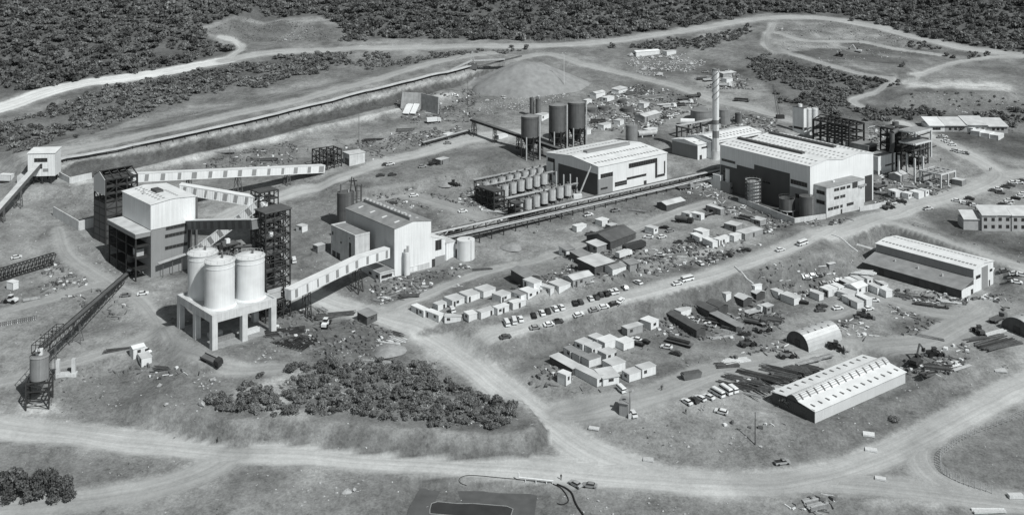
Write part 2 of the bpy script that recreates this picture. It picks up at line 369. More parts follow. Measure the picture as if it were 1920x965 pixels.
PATCH = [  # pixels polygon, albedo, soft (m), strength
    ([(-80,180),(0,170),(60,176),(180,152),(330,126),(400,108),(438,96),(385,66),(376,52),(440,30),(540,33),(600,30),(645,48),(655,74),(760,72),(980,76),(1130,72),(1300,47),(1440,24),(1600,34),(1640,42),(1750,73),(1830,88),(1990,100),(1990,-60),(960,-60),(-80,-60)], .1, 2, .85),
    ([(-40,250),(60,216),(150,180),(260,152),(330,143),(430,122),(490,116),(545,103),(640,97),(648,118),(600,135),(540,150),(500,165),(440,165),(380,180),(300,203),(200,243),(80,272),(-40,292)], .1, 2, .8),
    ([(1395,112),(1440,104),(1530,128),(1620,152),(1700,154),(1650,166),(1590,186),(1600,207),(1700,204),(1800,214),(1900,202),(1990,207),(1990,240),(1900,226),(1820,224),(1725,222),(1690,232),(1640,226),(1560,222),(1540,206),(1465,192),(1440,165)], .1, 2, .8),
    ([(430,794),(520,790),(640,799),(800,809),(960,816),(1000,802),(985,832),(940,842),(800,838),(640,828),(520,826),(430,815)], .27, 1.5, .85),
    ([(538,796),(580,798),(576,825),(530,824)], .1, 1.5, .8), ([(616,816),(656,803),(722,808),(724,832),(612,826)], .11, 1.5, .8), ([(768,812),(812,814),(808,838),(764,836)], .11, 1.2, .8), ([(930,820),(960,817),(950,838),(930,838)], 0.142, 1.2, .7),
    ([(110,312),(300,274),(480,233),(760,163),(905,124),(940,118),(905,132),(760,172),(480,243),(300,284),(120,322)], .36, 1.0, .9),
    ([(110,320),(300,282),(480,241),(760,170),(905,131),(940,122),(880,152),(760,192),(480,264),(300,306),(135,340)], .085, .6, .95),
    ([(1010,775),(1200,742),(1330,690),(1440,645),(1500,580),(1570,555),(1700,562),(1850,572),(1890,600),(1820,645),(1700,655),(1520,685),(1380,725),(1440,785),(1300,792),(1180,790),(1060,800)], .27, 5, .75),
    ([(1180,445),(1250,410),(1340,385),(1450,415),(1450,445),(1330,480),(1200,505)], .26, 4, .7),
    ([(690,335),(800,300),(960,255),(1000,285),(930,310),(880,340),(900,400),(860,410),(780,400),(690,360)], .25, 5, .6),
    ([(765,592),(930,545),(1060,540),(1080,545),(960,586),(830,608)], .29, 2, .8),
    ([(870,520),(960,480),(1080,440),(1240,395),(1330,378),(1300,400),(1180,435),(1060,485),(930,520)], .26, 4, .6),
    ([(1040,150),(1180,175),(1330,200),(1440,225),(1300,240),(1180,250),(1100,235)], .25, 6, .5),
    ([(1300,140),(1390,150),(1420,190),(1340,185),(1290,165)], .3, 5, .6),
    ([(100,430),(190,440),(290,530),(330,600),(240,640),(100,660),(60,560)], .22, 8, .6),
    ([(1450,80),(1530,84),(1600,80),(1560,95),(1600,110),(1500,108)], .32, 4, .8),
    ([(1560,120),(1640,112),(1710,118),(1640,132)], .3, 4, .8),
    ([(130,340),(300,306),(480,264),(700,214),(850,170),(850,176),(700,222),(480,272),(300,316),(135,350)], .42, 1.5, .9),
    ([(380,330),(600,285),(760,250),(880,235),(870,262),(640,320),(420,385),(380,360)], 0.165, 8, .6),
    ([(760,930),(785,905),(1005,925),(1000,975),(760,970)], 0.142, 1.5, .9),
    ([(1700,152),(1890,158),(1880,170),(1790,166),(1700,164)], .48, 4, .9),
    ([(1750,245),(1800,260),(1850,282),(1920,300),(1990,300),(1990,250),(1850,250)], .085, 5, .9),
    ([(1700,385),(1740,378),(1830,400),(1830,440),(1920,440),(1990,470),(1920,480),(1800,445),(1735,415)], .095, 4, .9),
    ([(1770,880),(1790,830),(1920,770),(2000,770),(2000,930),(1900,930)], 0.165, 6, .8),
    ([(1680,600),(1760,575),(1820,590),(1760,640),(1690,635)], .075, 5, .75),
    ([(1545,590),(1590,585),(1610,600),(1560,608)], .07, 2, .8),
    ([(640,600),(720,590),(780,640),(770,690),(690,690),(600,670),(520,660),(520,610)], .11, 8, .7),
    ([(395,660),(980,690),(975,790),(800,800),(520,785),(400,790)], 0.153, 10, .8),
    ([(440,740),(470,715),(570,690),(520,720),(580,780),(560,790)], .45, 3, .8),
    ([(0,850),(150,850),(240,880),(210,925),(0,945)], 0.177, 6, .6),
    ([(100,700),(300,690),(420,720),(420,790),(200,790),(110,770)], 0.165, 10, .7),
    ([(40,757),(110,750),(115,775),(45,782)], .5, 2, .7),
    ([(1180,290),(1360,262),(1440,290),(1300,330),(1250,345)], .26, 8, .7),
    ([(560,345),(640,325),(640,300),(860,240),(640,300)], .36, 6, .4),
    ([(950,170),(1080,150),(1180,165),(1100,180),(960,200),(890,210)], 0.189, 8, .5),
    ([(900,310),(980,330),(960,300),(1010,290),(960,280),(880,290)], .1, 6, .7),
    ([(1050,120),(1150,135),(1230,155),(1150,150),(1080,140)], 0.165, 4, .8),
    ([(500,890),(700,905),(760,930),(600,960),(480,940)], 0.177, 10, .7),
    ([(560,895),(680,890),(700,905),(640,915)], .36, 6, .6),
    ([(1230,905),(1290,908),(1280,925),(1240,925)], .06, 3, .8),
    ([(1100,910),(1400,925),(1450,965),(1050,975)], 0.189, 10, .6),
    ([(1620,935),(1850,945),(1850,950),(1640,946)], .5, 3, .7),
    ([(1560,770),(1720,735),(1880,680),(1800,740),(1700,800),(1540,850),(1500,830)], 0.177, 8, .6),
    ([(1130,800),(1440,812),(1470,850),(1250,860),(1160,830)], 0.189, 8, .6),
    ([(900,655),(1200,572),(1540,480),(1590,500),(1250,592),(1000,690)], .145, 4, .8),
    ([(380,60),(440,40),(540,35),(530,75),(480,80),(440,75)], .17, 5, .8),
    ([(540,60),(600,38),(640,60),(620,75),(560,78)], .17, 5, .8),
    ([(1460,85),(1560,92),(1700,110),(1680,130),(1560,118)], 0.177, 6, .8),
    ([(1480,50),(1560,48),(1570,66),(1500,68)], 0.177, 5, .8),
    ([(1380,100),(1440,95),(1560,140),(1700,165),(1590,200),(1600,225),(1480,200)], 0.142, 8, .7),
    ([(1700,170),(1890,175),(1920,220),(1700,215)], 0.165, 8, .8),
    ([(1490,96),(1560,91),(1640,103),(1705,112),(1690,121),(1600,113),(1500,111)], .1, 2, .85), ([(1580,76),(1700,94),(1765,104),(1720,108),(1640,98),(1575,86)], .11, 2, .85), ([(1400,60),(1432,50),(1440,100),(1400,110),(1340,100)], 0.153, 4, .7), ([(1830,120),(1990,118),(1990,150),(1850,140)], 0.153, 5, .7), ([(1720,128),(1860,116),(1830,135),(1740,145)], 0.177, 4, .7),
    ([(380,62),(440,38),(530,38),(545,55),(520,76),(450,72)], 0.142, 1.5, .8), ([(545,66),(600,42),(640,62),(600,78)], 0.153, 1.5, .8),
    ([(130,850),(240,840),(330,870),(200,915),(150,900)], 0.153, 6, .7), ([(1330,640),(1420,600),(1460,620),(1380,660)], 0.142, 5, .6), ([(900,560),(1000,520),(1060,500),(1100,510),(960,560)], 0.177, 4, .4),
    ([(640,545),(740,545),(870,520),(860,545),(760,565),(680,575)], 0.153, 4, .6), ([(560,370),(640,345),(640,420),(560,450),(545,420)], 0.165, 6, .7), ([(700,325),(860,285),(960,270),(940,300),(830,330),(760,350)], 0.142, 4, .6),
    ([(0,240),(200,200),(480,140),(650,110),(700,130),(500,165),(300,215),(0,270)], 0.165, 8, .8),
    ([(640,110),(880,95),(860,105),(740,130),(640,155)], 0.177, 6, .7),
    ([(380,215),(560,185),(420,230),(240,260)], 0.177, 6, .6),
    ([(150,390),(190,385),(200,420),(150,410)], 0.142, 4, .5),  # cast shadow of the open steel tower, painted into the ground albedo
    ([(330,660),(420,700),(560,640),(520,600),(420,670)], 0.153, 5, .6),
]
def wpts(pix): return [tuple(at(max(-90, x), y)[:2]) if True else None for x, y in pix]
Zt = T.Z
ALB = np.full(MX.shape, .19)
ALB *= 1 + .7*(vnoise(MX, MY, 45, 11)-.5) + .6*(vnoise(MX, MY, 16, 12)-.5) + .35*(vnoise(MX, MY, 5, 13)-.5)
wob = (vnoise(MX, MY, 9, 21)-.5)*6 + (vnoise(MX, MY, 3.5, 22)-.5)*2.5
for P, a, soft, st in PATCH:
    Q = wpts(P); xs, ys = [p[0] for p in Q], [p[1] for p in Q]; m = (MX > min(xs)-25) & (MX < max(xs)+25) & (MY > min(ys)-25) & (MY < max(ys)+25)
    if not m.any(): continue
    k = sstep((psdf(MX[m], MY[m], Q)+wob[m]*min(1, soft/5))/(2*soft)+.5)*st; ALB[m] = ALB[m]*(1-k)+a*k
BERM = np.zeros(MX.shape); SLOPE = np.hypot(np.gradient(Zt, GX, axis=1), np.gradient(Zt, GY, axis=0)); FLAT = 1-sstep((SLOPE-.5)/.3); RMASK = np.zeros(MX.shape); RID = np.full(MX.shape, -1); LAT = np.zeros(MX.shape); ROADW = []
for i, (nm, P, w, a, lb) in enumerate(ROADS):
    Q = smooth_line(wpts(P)); ROADW.append(Q); xs, ys = [p[0] for p in Q], [p[1] for p in Q]
    m = (MX > min(xs)-30) & (MX < max(xs)+30) & (MY > min(ys)-30) & (MY < max(ys)+30)
    d, s, o = pdist(MX[m], MY[m], Q); k = (1-sstep((d+wob[m]*.22-w*.5+1.0)/2.4))*FLAT[m]
    halo = .2*(1-sstep((d-w*.5)/(w*.45)))*(1-k)*FLAT[m]; BERM[m] = np.maximum(BERM[m], .45*np.exp(-((d-w*.5-.9)/.9)**2)*(o <= 0)*FLAT[m]*(.3+.9*vnoise(MX[m], MY[m], 8, 61)))
    ALB[m] = ALB[m]*(1-k-halo)+a*(k+halo); nr = k > RMASK[m]
    r = RMASK[m]; r[nr] = k[nr]; RMASK[m] = r; r = RID[m]; r[nr] = i; RID[m] = r; r = LAT[m]; r[nr] = (d*s)[nr]; LAT[m] = r
Zt += BERM*np.clip(1-RMASK*2.5, 0, 1)
VEG = np.clip(1-RMASK*1.3, 0, 1)*np.clip((vnoise(MX, MY, 18, 31)-.35)*2.2, 0, 1)
# ground material
gm = bpy.data.materials.new('dirt_ground'); gm.use_nodes = True; t = gm.node_tree; N = t.nodes; L = t.links
bs = N["Principled BSDF"]; bs.inputs["Roughness"].default_value = .95; bs.inputs["Specular IOR Level"].default_value = .15
def attr(n): a = N.new("ShaderNodeAttribute"); a.attribute_name = n; return a.outputs["Fac"]
def mth(op, a, b):
    x = N.new("ShaderNodeMath"); x.operation = op
    for k, v in enumerate((a, b)):
        if isinstance(v, (int, float)): x.inputs[k].default_value = v
        else: L.new(v, x.inputs[k])
    return x.outputs[0]
def noise(vec, sc, det=5, ro=.6):
    n = N.new("ShaderNodeTexNoise"); n.inputs["Scale"].default_value = sc; n.inputs["Detail"].default_value = det; n.inputs["Roughness"].default_value = ro; L.new(vec, n.inputs["Vector"]); return n.outputs["Fac"]
def rng(v, a, b, c, d):
    m = N.new("ShaderNodeMapRange"); L.new(v, m.inputs[0])
    for k, q in enumerate((a, b, c, d)): m.inputs[k+1].default_value = q
    return m.outputs[0]
geo = N.new("ShaderNodeNewGeometry"); pos = geo.outputs["Position"]
road = attr('road'); soft = mth('SUBTRACT', 1, mth('MULTIPLY', road, .65))
n1 = rng(noise(pos, .06, 10, .72), .34, .66, -.34, .34); n2 = rng(noise(pos, .4, 7, .75), .34, .66, -.22, .22); n3 = rng(noise(pos, 1.3, 4, .7), .34, .66, -.2, .2)
var = mth('ADD', 1, mth('MULTIPLY', soft, mth('ADD', n1, mth('ADD', n2, n3))))
cx = N.new("ShaderNodeCombineXYZ"); L.new(mth('MULTIPLY', attr('lat'), 1.0), cx.inputs[0]); L.new(mth('MULTIPLY', noise(pos, .02, 2), 2.0), cx.inputs[1])
tr = rng(noise(cx.outputs[0], .55, 4), .34, .66, -.17, .17); tracks = mth('ADD', 1, mth('MULTIPLY', tr, road))
vo = N.new("ShaderNodeTexVoronoi"); vo.inputs["Scale"].default_value = .6; L.new(pos, vo.inputs["Vector"])
tuft = mth('MULTIPLY', rng(vo.outputs["Distance"], 0.142, .42, .15, 0), attr('veg')); tuf = mth('SUBTRACT', 1, tuft)
vp = N.new("ShaderNodeTexVoronoi"); vp.inputs["Scale"].default_value = .9; L.new(pos, vp.inputs["Vector"])
peb = mth('MULTIPLY', mth('MULTIPLY', rng(vp.outputs["Distance"], .06, .2, .9, 0), rng(noise(pos, .06, 4), .5, .66, 0, 1)), soft)
mpg = N.new("ShaderNodeMapping"); mpg.inputs["Scale"].default_value = (.32, .12, .12); L.new(pos, mpg.inputs[0])
gul = mth('ADD', 1, mth('MULTIPLY', rng(noise(mpg.outputs[0], 1.0, 6, .7), .32, .68, -.2, .14), attr('steep')))
val = mth('MULTIPLY', mth('MULTIPLY', mth('MULTIPLY', mth('MULTIPLY', attr('alb'), var), gul), tracks), mth('ADD', tuf, mth('MULTIPLY', peb, .6)))
cc = N.new("ShaderNodeCombineColor"); L.new(mth('MULTIPLY', val, .97), cc.inputs[0]); L.new(val, cc.inputs[1]); L.new(mth('MULTIPLY', val, 1.0), cc.inputs[2]); L.new(cc.outputs[0], bs.inputs["Base Color"])
bp = N.new("ShaderNodeBump"); bp.inputs["Strength"].default_value = .4; bp.inputs["Distance"].default_value = .45
L.new(mth('ADD', mth('MULTIPLY', noise(pos, .5, 5, .65), soft), mth('MULTIPLY', noise(pos, 2.0, 3), .25)), bp.inputs["Height"]); L.new(bp.outputs[0], bs.inputs["Normal"])
# one terrain grid, split into the ground and each road by face (no overlaps)
ny, nx = MX.shape
rid_f = np.where((RMASK[:-1, :-1]+RMASK[1:, 1:]+RMASK[:-1, 1:]+RMASK[1:, :-1]) > 2.0, RID[:-1, :-1], -1).ravel()
jj, ii = np.meshgrid(np.arange(ny-1), np.arange(nx-1), indexing='ij'); q0 = (jj*nx+ii).ravel()
quads = np.stack([q0, q0+1, q0+nx+1, q0+nx], 1); VV = np.stack([MX, MY, Zt], -1).reshape(-1, 3)
attrs = {'alb': ALB.ravel(), 'road': RMASK.ravel(), 'lat': LAT.ravel(), 'veg': VEG.ravel(), 'steep': sstep((SLOPE-.45)/.3).ravel()}
def np_mesh(name, V, F, m, at_=None, smooth=True):
    me = bpy.data.meshes.new(name); me.vertices.add(len(V)); me.vertices.foreach_set('co', np.asarray(V, np.float32).ravel())
    k = F.shape[1]; me.loops.add(F.size); me.loops.foreach_set('vertex_index', F.astype(np.int32).ravel())
    me.polygons.add(len(F)); me.polygons.foreach_set('loop_start', np.arange(0, F.size, k, dtype=np.int32))
    me.polygons.foreach_set('use_smooth', np.full(len(F), smooth))
    for n, a in (at_ or {}).items():
        A = me.attributes.new(n, 'FLOAT', 'POINT'); A.data.foreach_set('value', np.asarray(a, np.float32))
    me.materials.append(m); me.update(calc_edges=True); return me
for r in range(-1, len(ROADS)):
    F = quads[rid_f == r]
    if len(F) == 0: continue
    used, inv = np.unique(F, return_inverse=True)
    nm, lb, ct = ('ground', 'dry mottled bare earth of the sloping works site and hillside', 'ground') if r < 0 else (ROADS[r][0], ROADS[r][4], 'road')
    o = bpy.data.objects.new(nm, np_mesh(nm, VV[used], inv.reshape(F.shape), gm, {k: v[used] for k, v in attrs.items()})); COL.objects.link(o)
    tag(o, lb, ct, kind='structure')
# ------------------------------------------------------------------ building helpers (local frame: x along the right wall, y along the left wall)
def begin(key, name, label, cat, group=None):
    f, yaw, A, B, H = S[key]; return thing(name, f, yaw, label, cat, group), A, B, H
def gable(p, A, B, H, rise, ridge, wm, rm, over=.35, th=.18, x0=0, y0=0, base=-2.5):
    W = A if ridge == 'y' else B; Ln = B if ridge == 'y' else A; o = x0 if ridge == 'y' else y0; l0 = y0 if ridge == 'y' else x0
    w = MB().prism([(o, base), (o+W, base), (o+W, H), (o+W/2, H+rise), (o, H)], l0, l0+Ln, ridge).build('wall', wm, p)
    r = MB(); g = .02; k = rise/(W/2)
    r.prism([(o-over, H-over*k+g), (o+W/2, H+rise+g), (o+W/2, H+rise+th+g), (o-over, H-over*k+th+g)], l0-over, l0+Ln+over, ridge)
    r.prism([(o+W/2, H+rise+g), (o+W+over, H-over*k+g), (o+W+over, H-over*k+th+g), (o+W/2, H+rise+th+g)], l0-over, l0+Ln+over, ridge)
    return w, r.build('roof', rm, p)
def onroof(p, A, B, H, rise, ridge, spots, m, name='roof_light', h=.12, kind='stuff'):
    """spots: (across fraction 0..1, along fraction centre, size across m, size along m)"""
    W = A if ridge == 'y' else B; Ln = B if ridge == 'y' else A; b = MB()
    for a, l, sa, sl_ in spots:
        u0, u1 = a*W-sa/2, a*W+sa/2; z = lambda u: H+rise*(1-abs(u/W-.5)*2)+.2
        c = l*Ln; P = [(u0, z(u0)), (u1, z(u1)), (u1, z(u1)+h), (u0, z(u0)+h)]; b.prism(P, c-sl_/2, c+sl_/2, ridge)
    o = b.build(name, m, p)
    if kind: o["kind"] = kind
    return o
def win(p, A, B, H, face, u0, u1, v0, v1, name='window', m=None, d=.07, bars=None, x0=0, y0=0):
    m = m or GLASS; z0, z1 = v0*H, v1*H
    if face == 'R': o = MB().box(x0+u0*A, x0+u1*A, y0-d, y0+.05, z0, z1).build(name, m, p)
    else: o = MB().box(x0-d, x0+.05, y0+u0*B, y0+u1*B, z0, z1).build(name, m, p)
    if name == 'window':
        f = MB(); n = bars or max(2, int((u1-u0)*(A if face == 'R' else B)/1.8)+1)
        for i in range(n+1):
            t = u0+(u1-u0)*i/n
            if face == 'R': f.box(x0+t*A-.05, x0+t*A+.05, y0-d-.04, y0-d+.01, z0, z1)
            else: f.box(x0-d-.04, x0-d+.01, y0+t*B-.05, y0+t*B+.05, z0, z1)
        for zz in (z0, z1):
            if face == 'R': f.box(x0+u0*A-.06, x0+u1*A+.06, y0-d-.05, y0-d+.012, zz-.06, zz+.06)
            else: f.box(x0-d-.05, x0-d+.012, y0+u0*B-.06, y0+u1*B+.06, zz-.06, zz+.06)
        f.build('frame', STEELM, o)
    return o
def frame(p, A, B, H, cx, cy, levels, cm=None, cw=.5, floor=None, brace=True, x0=0, y0=0, zb=-1.5, bm=None):
    """steel or concrete frame: each column, each level and each braced face is a part"""
    cm = cm or STEEL; bm = bm or cm
    for x in cx:
        for y in cy: MB().box(x0+x-cw/2, x0+x+cw/2, y0+y-cw/2, y0+y+cw/2, zb, H).build('column', cm, p)
    for z in levels:
        b = MB(); bw_ = cw*.8
        for y in cy: b.box(x0+min(cx)+cw/2, x0+max(cx)-cw/2, y0+y-bw_/2, y0+y+bw_/2, z-cw*.9, z)
        for x in cx: b.box(x0+x-bw_/2, x0+x+bw_/2, y0+min(cy)+cw/2, y0+max(cy)-cw/2, z-cw*.9-.01, z-.01)
        fl = b.build('floor_beams', bm, p)
        if floor: MB().box(x0+min(cx)+.2, x0+max(cx)-.2, y0+min(cy)+.2, y0+max(cy)-.2, z+.005, z+.12).build('deck', floor, fl)
    if brace:
        zs = [0]+list(levels)
        for face in range(2):
            b = MB()
            for k in range(len(zs)-1):
                if face == 0:
                    for i in range(len(cx)-1):
                        a, c = (cx[i], cx[i+1]) if (k+i) % 2 else (cx[i+1], cx[i])
                        b.beam((x0+a, y0+min(cy), zs[k]), (x0+c, y0+min(cy), zs[k+1]-.4), cw*.45, cw*.45)
                else:
                    for i in range(len(cy)-1):
                        a, c = (cy[i], cy[i+1]) if (k+i) % 2 else (cy[i+1], cy[i])
                        b.beam((x0+min(cx), y0+a, zs[k]), (x0+min(cx), y0+c, zs[k+1]-.4), cw*.45, cw*.45)
            b.build('bracing', bm, p)
def lin(a, b, n): return [a+(b-a)*i/(n-1) for i in range(n)]
def gallery(name, label, pts, w, h, stripes, m=None, sm=None, rm=None, legs=(), group=None, legm=None):
    """enclosed conveyor gallery along world points pts (floor centre line); stripes: list of (segment, from, to)"""
    m = m or WHITE; sm = sm or GREYC; rm = rm or ROOFW
    p = thing(name, (pts[0].x, pts[0].y, gz(pts[0].x, pts[0].y)), 0, label, 'conveyor', group); o = Vector(p.location)
    Q = [q-o for q in pts]; body, roof = MB(), MB()
    for a, b in zip(Q[:-1], Q[1:]):
        body.beam(a+Vector((0, 0, h/2)), b+Vector((0, 0, h/2)), w, h); roof.beam(a+Vector((0, 0, h+.12)), b+Vector((0, 0, h+.12)), w+.35, .18)
    body.build('gallery_wall', m, p); roof.build('gallery_roof', rm, p)
    for sgi, f0, f1 in stripes:
        a, b = Q[sgi], Q[sgi+1]; d = b-a; up = Vector((0, 0, h/2))
        MB().beam(a+d*f0+up, a+d*f1+up, w+.12, h*.8).build('side_panel', sm, p)
    for sgi, fr, sp in legs:
        q = Q[sgi]+(Q[sgi+1]-Q[sgi])*fr; d = (Q[sgi+1]-Q[sgi]); sd = Vector((-d.y, d.x, 0)).normalized(); dd = Vector((d.x, d.y, 0)).normalized()
        g = gz(q.x+o.x, q.y+o.y)-o.z-.5; b = MB(); t = sp*.5
        ends = []
        for k in (-1, 1):
            for l in (-1, 1):
                top = q+sd*k*w*.42+dd*l*.5; bot = Vector((q.x, q.y, g))+sd*k*t+dd*l*t*.7; b.beam(bot, top, .3, .3); ends.append((bot, top))
        n = max(2, int((q.z-g)/4))
        for i in range(1, n+1):
            f = i/n-.05
            for (e0, e1) in ((0, 1), (1, 3), (3, 2), (2, 0)):
                b.beam(ends[e0][0].lerp(ends[e0][1], f), ends[e1][0].lerp(ends[e1][1], f), .18, .18)
                b.beam(ends[e0][0].lerp(ends[e0][1], f-1/n+.06), ends[e1][0].lerp(ends[e1][1], f), .14, .14)
        b.build('trestle', legm or STEELM, p)
    return p
def cylat(xl, xr, yb):
    f = at((xl+xr)/2, yb); r = (xr-xl)/2*f.y/(FPX-(xr-xl)/2); c = Vector((f.x*(f.y+r)/f.y, f.y+r, 0)); c.z = gz(c.x, c.y); return c, r
def ztop(c, py): return CAMZ-(py-HOR)*c.y/FPX
def ladder(b, x, y, z0, z1, d=(0, -1)):
    for s in (-.25, .25): b.beam((x+s, y, z0), (x+s, y, z1), .08, .08)
    z = z0+.5
    while z < z1: b.beam((x-.25, y, z), (x+.25, y, z), .05, .05); z += .8
def cage_rail(b, r, z, n=28, h=1.0):
    for i in range(n):
        a0, a1 = 2*math.pi*i/n, 2*math.pi*(i+1)/n; P = (r*math.cos(a0), r*math.sin(a0)); Q = (r*math.cos(a1), r*math.sin(a1))
        b.beam((*P, z+h), (*Q, z+h), .07, .07)
        if i % 2 == 0: b.beam((*P, z), (*P, z+h), .07, .07)
def dark_fill(*a): pass

# ---- preparation building (tall, white above grey)
p, A, B, H = begin('prep', 'preparation_building', 'tall two-tone building, white above and grey below, beside the three white silos', 'building')
zs = H*.655
gable(p, A, B, H-zs, .9, 'y', WHITE, ROOFW, base=0)
for c in list(p.children): c.location.z += zs
MB().box(.25, A*.83, .25, B, -2.5, zs-.01).build('lower_wall', GREYC, p)
MB().box(A*.83, A-.4, 2.2, B, -2.5, zs-.01).build('recess_wall', DARKC, p)
win(p, A, B, H, 'R', .34, .99, .612, .65, bars=8, d=.04)
win(p, A, B, H, 'R', .32, .80, .50, .545, y0=.25); win(p, A, B, H, 'R', .32, .82, .335, .38, y0=.25)
c = MB().box(-6.4, -.15, -.3, B*.98, zs-2.2, zs-.5).build('canopy', GREYC, p); MB().box(-6.6, -.1, -.5, B*.985, zs-.49, zs-.2).build('canopy_roof', ROOFM, c)
for yy in (.2, B*.33, B*.66, B*.95): MB().box(-6.2, -5.7, yy, yy+.5, -2.5, zs-2.2).build('canopy_post', STEEL, p)
for zz in (4, 8.5, 13):
    MB().box(-6.0, -.1, .5, B*.96, zz, zz+.3).build('deck', STEEL, p)
MB().box(-4.5, -1.5, 3, 6.5, 8.8, 11.5).build('hopper', STEELL, p); MB().cyl(-3, 12, 4.3, 8, 1.4, 1.4).build('vessel', STEELM, p)
box('louvre_vent', DARKC, p, A*.40, A*.56, B*.42, B*.62, H+.5, H+2.0)
onroof(p, A, B, H, .9, 'y', [(a, l, 1.0, .9) for a in (.25, .36) for l in lin(.12, .9, 9)]+[(a, l, 1.0, .9) for a in (.66,) for l in lin(.12, .5, 6)], GREYC)
b = MB(); b.tube((A*.2, B*.55, H+.2), (A*.2, B*.55, H+2.6), .35); b.build('roof_fan', STEELL, p)
# lower side shelter with pipes in front
b = MB(); b.beam((2, -2.5, 6), (A*.8, -2.5, 7.4), 2.0, .25); b.build('lean_roof', STEELL, p)
b = MB(); [b.beam((x, -2.5, -1.5), (x, -2.5, 6+1.4*x/A), .25, .25) for x in (4, 8, 12, 15)]; b.build('lean_post', STEELM, p)
p2 = box('duct_column', STEELM, p, A+.6, A+1.5, 1.0, 2.0, -2.5, H*.97)

# ---- open steel frame tower with a clad end
p, A, B, H = begin('frametower', 'frame_tower', 'open dark steel tower with a pale clad end behind the two-tone building', 'tower')
frame(p, A, B, H-1.5, lin(0, A, 4), lin(0, B, 3), lin(H*.1, H-1.5, 9), cw=.55, floor=DARKC)
MB().prism([(0, H*.72), (B, H*.72), (B, H-1.5), (B/2, H+1.2), (0, H-1.5)], -.35, -.1, 'x').build('end_cladding', mat('pale_end_cladding', .5, .6, .06, .15, ribs=9, streak=.06), p)
MB().box(-.2, A*.75, -.1, B+.1, -2, H*.60).build('lower_cladding', DARKC, p)
for i, x in enumerate(lin(.2, A, 5)):
    b = MB(); b.beam((x, 0, H-1.4), (x, B/2, H+1.2), .35, .45); b.beam((x, B/2, H+1.2), (x, B, H-1.4), .35, .45); b.build('rafter', STEEL, p)
b = MB(); [b.beam((0, y, z), (A, y, z), .2, .2) for y, z in ((B*.25, H-.1), (B*.5, H+1.25), (B*.75, H-.1))]; b.build('purlin', STEEL, p)
MB().prism([(B*.5, H+1.45), (B+.3, H-1.2), (B+.3, H-1.05), (B*.5, H+1.6)], 0, A+1, 'x').build('roof_sheet', ROOFD, p)

# ---- silo platform and the three silos
p, A, B, H = begin('silobase', 'silo_platform', 'raw concrete platform on square columns carrying the three white silos', 'platform')
cw = 2.0; bd = 2.7
for x in (0, A*.5-cw/2, A-cw):
    for y in (0, B*.5-cw/2, B-cw):
        if 0 < x < A-cw and 0 < y < B-cw: continue
        MB().box(x, x+cw, y, y+cw, -2, H-bd).build('column', CONC, p)
MB().box(0, A, 0, B, H-bd, H-.6).build('deck_slab', CONC, p)
for a in ((0, A, 0, .4), (0, A, B-.4, B), (0, .4, .4, B-.4), (A-.4, A, .4, B-.4)): MB().box(*a, H-.6+.002, H).build('parapet', CONC, p)
MB().box(.5, A-.5, .5, B-.5, -.3, .12).build('plinth', CONCD, p)
for i, a in enumerate([(4, 11, 5, 7), (13, 20, 4, 6), (12, 19, 8, 9.5), (4, 9, 10, 12)]): MB().box(*a, .13, 1.2+.4*(i % 2)).build('stacked_boxes', PLANKW if i % 2 else TIMBER, p)
SILO_O = Vector(p.location); SILO_YAW = S['silobase'][1]; zdeck = SILO_O.z+H-.6
for i, (xl, xr, yt, lb) in enumerate([(384.5, 439.3, 487, 'frontmost of the three big white silos on the concrete platform'), (442, 495.5, 478.5, 'right-hand white silo on the concrete platform next to the steel tower'), (353, 407, 472, 'left-hand white silo on the concrete platform, half shaded by the front one')]):
    cxp = (xl+xr)/2; yb = (582, 566.5, 562.5)[i]
    f = atZ(cxp, yb, zdeck); r = (xr-xl)/2*f.y/(FPX-(xr-xl)/2); cx, cy = f.x*(f.y+r)/f.y, f.y+r
    q = thing('storage_silo', (cx, cy, zdeck), 0, lb, 'silo', 'white silos on the concrete platform'); hh = CAMZ-(yt-HOR)*cy/FPX-zdeck
    MB().cyl(0, 0, .5, hh, r, n=48).build('shell', TANKW, q, True)
    MB().cyl(0, 0, .003, .5, r+.7, r+.05, n=48).build('skirt', TANKW, q, True)
    MB().cyl(0, 0, hh, hh+.9, r*.99, r*.25, n=48).build('roof', TANKW, q, True)
    MB().cyl(0, 0, hh-2.0, hh-1.75, r+.12, n=48).build('stiffener', TANKW, q, True)
    MB().cyl(0, 0, hh-.25, hh, r+.25, n=48).build('rim', TANKW, q, True)
    b = MB(); cage_rail(b, r-.2, hh+.05, 26, 1.0); b.build('handrail', STEELL, q)
    b = MB(); b.cyl(r*.2, -r*.1, hh+.5, hh+2.2, .4, n=10); b.build('filter_unit', STEELM, q)

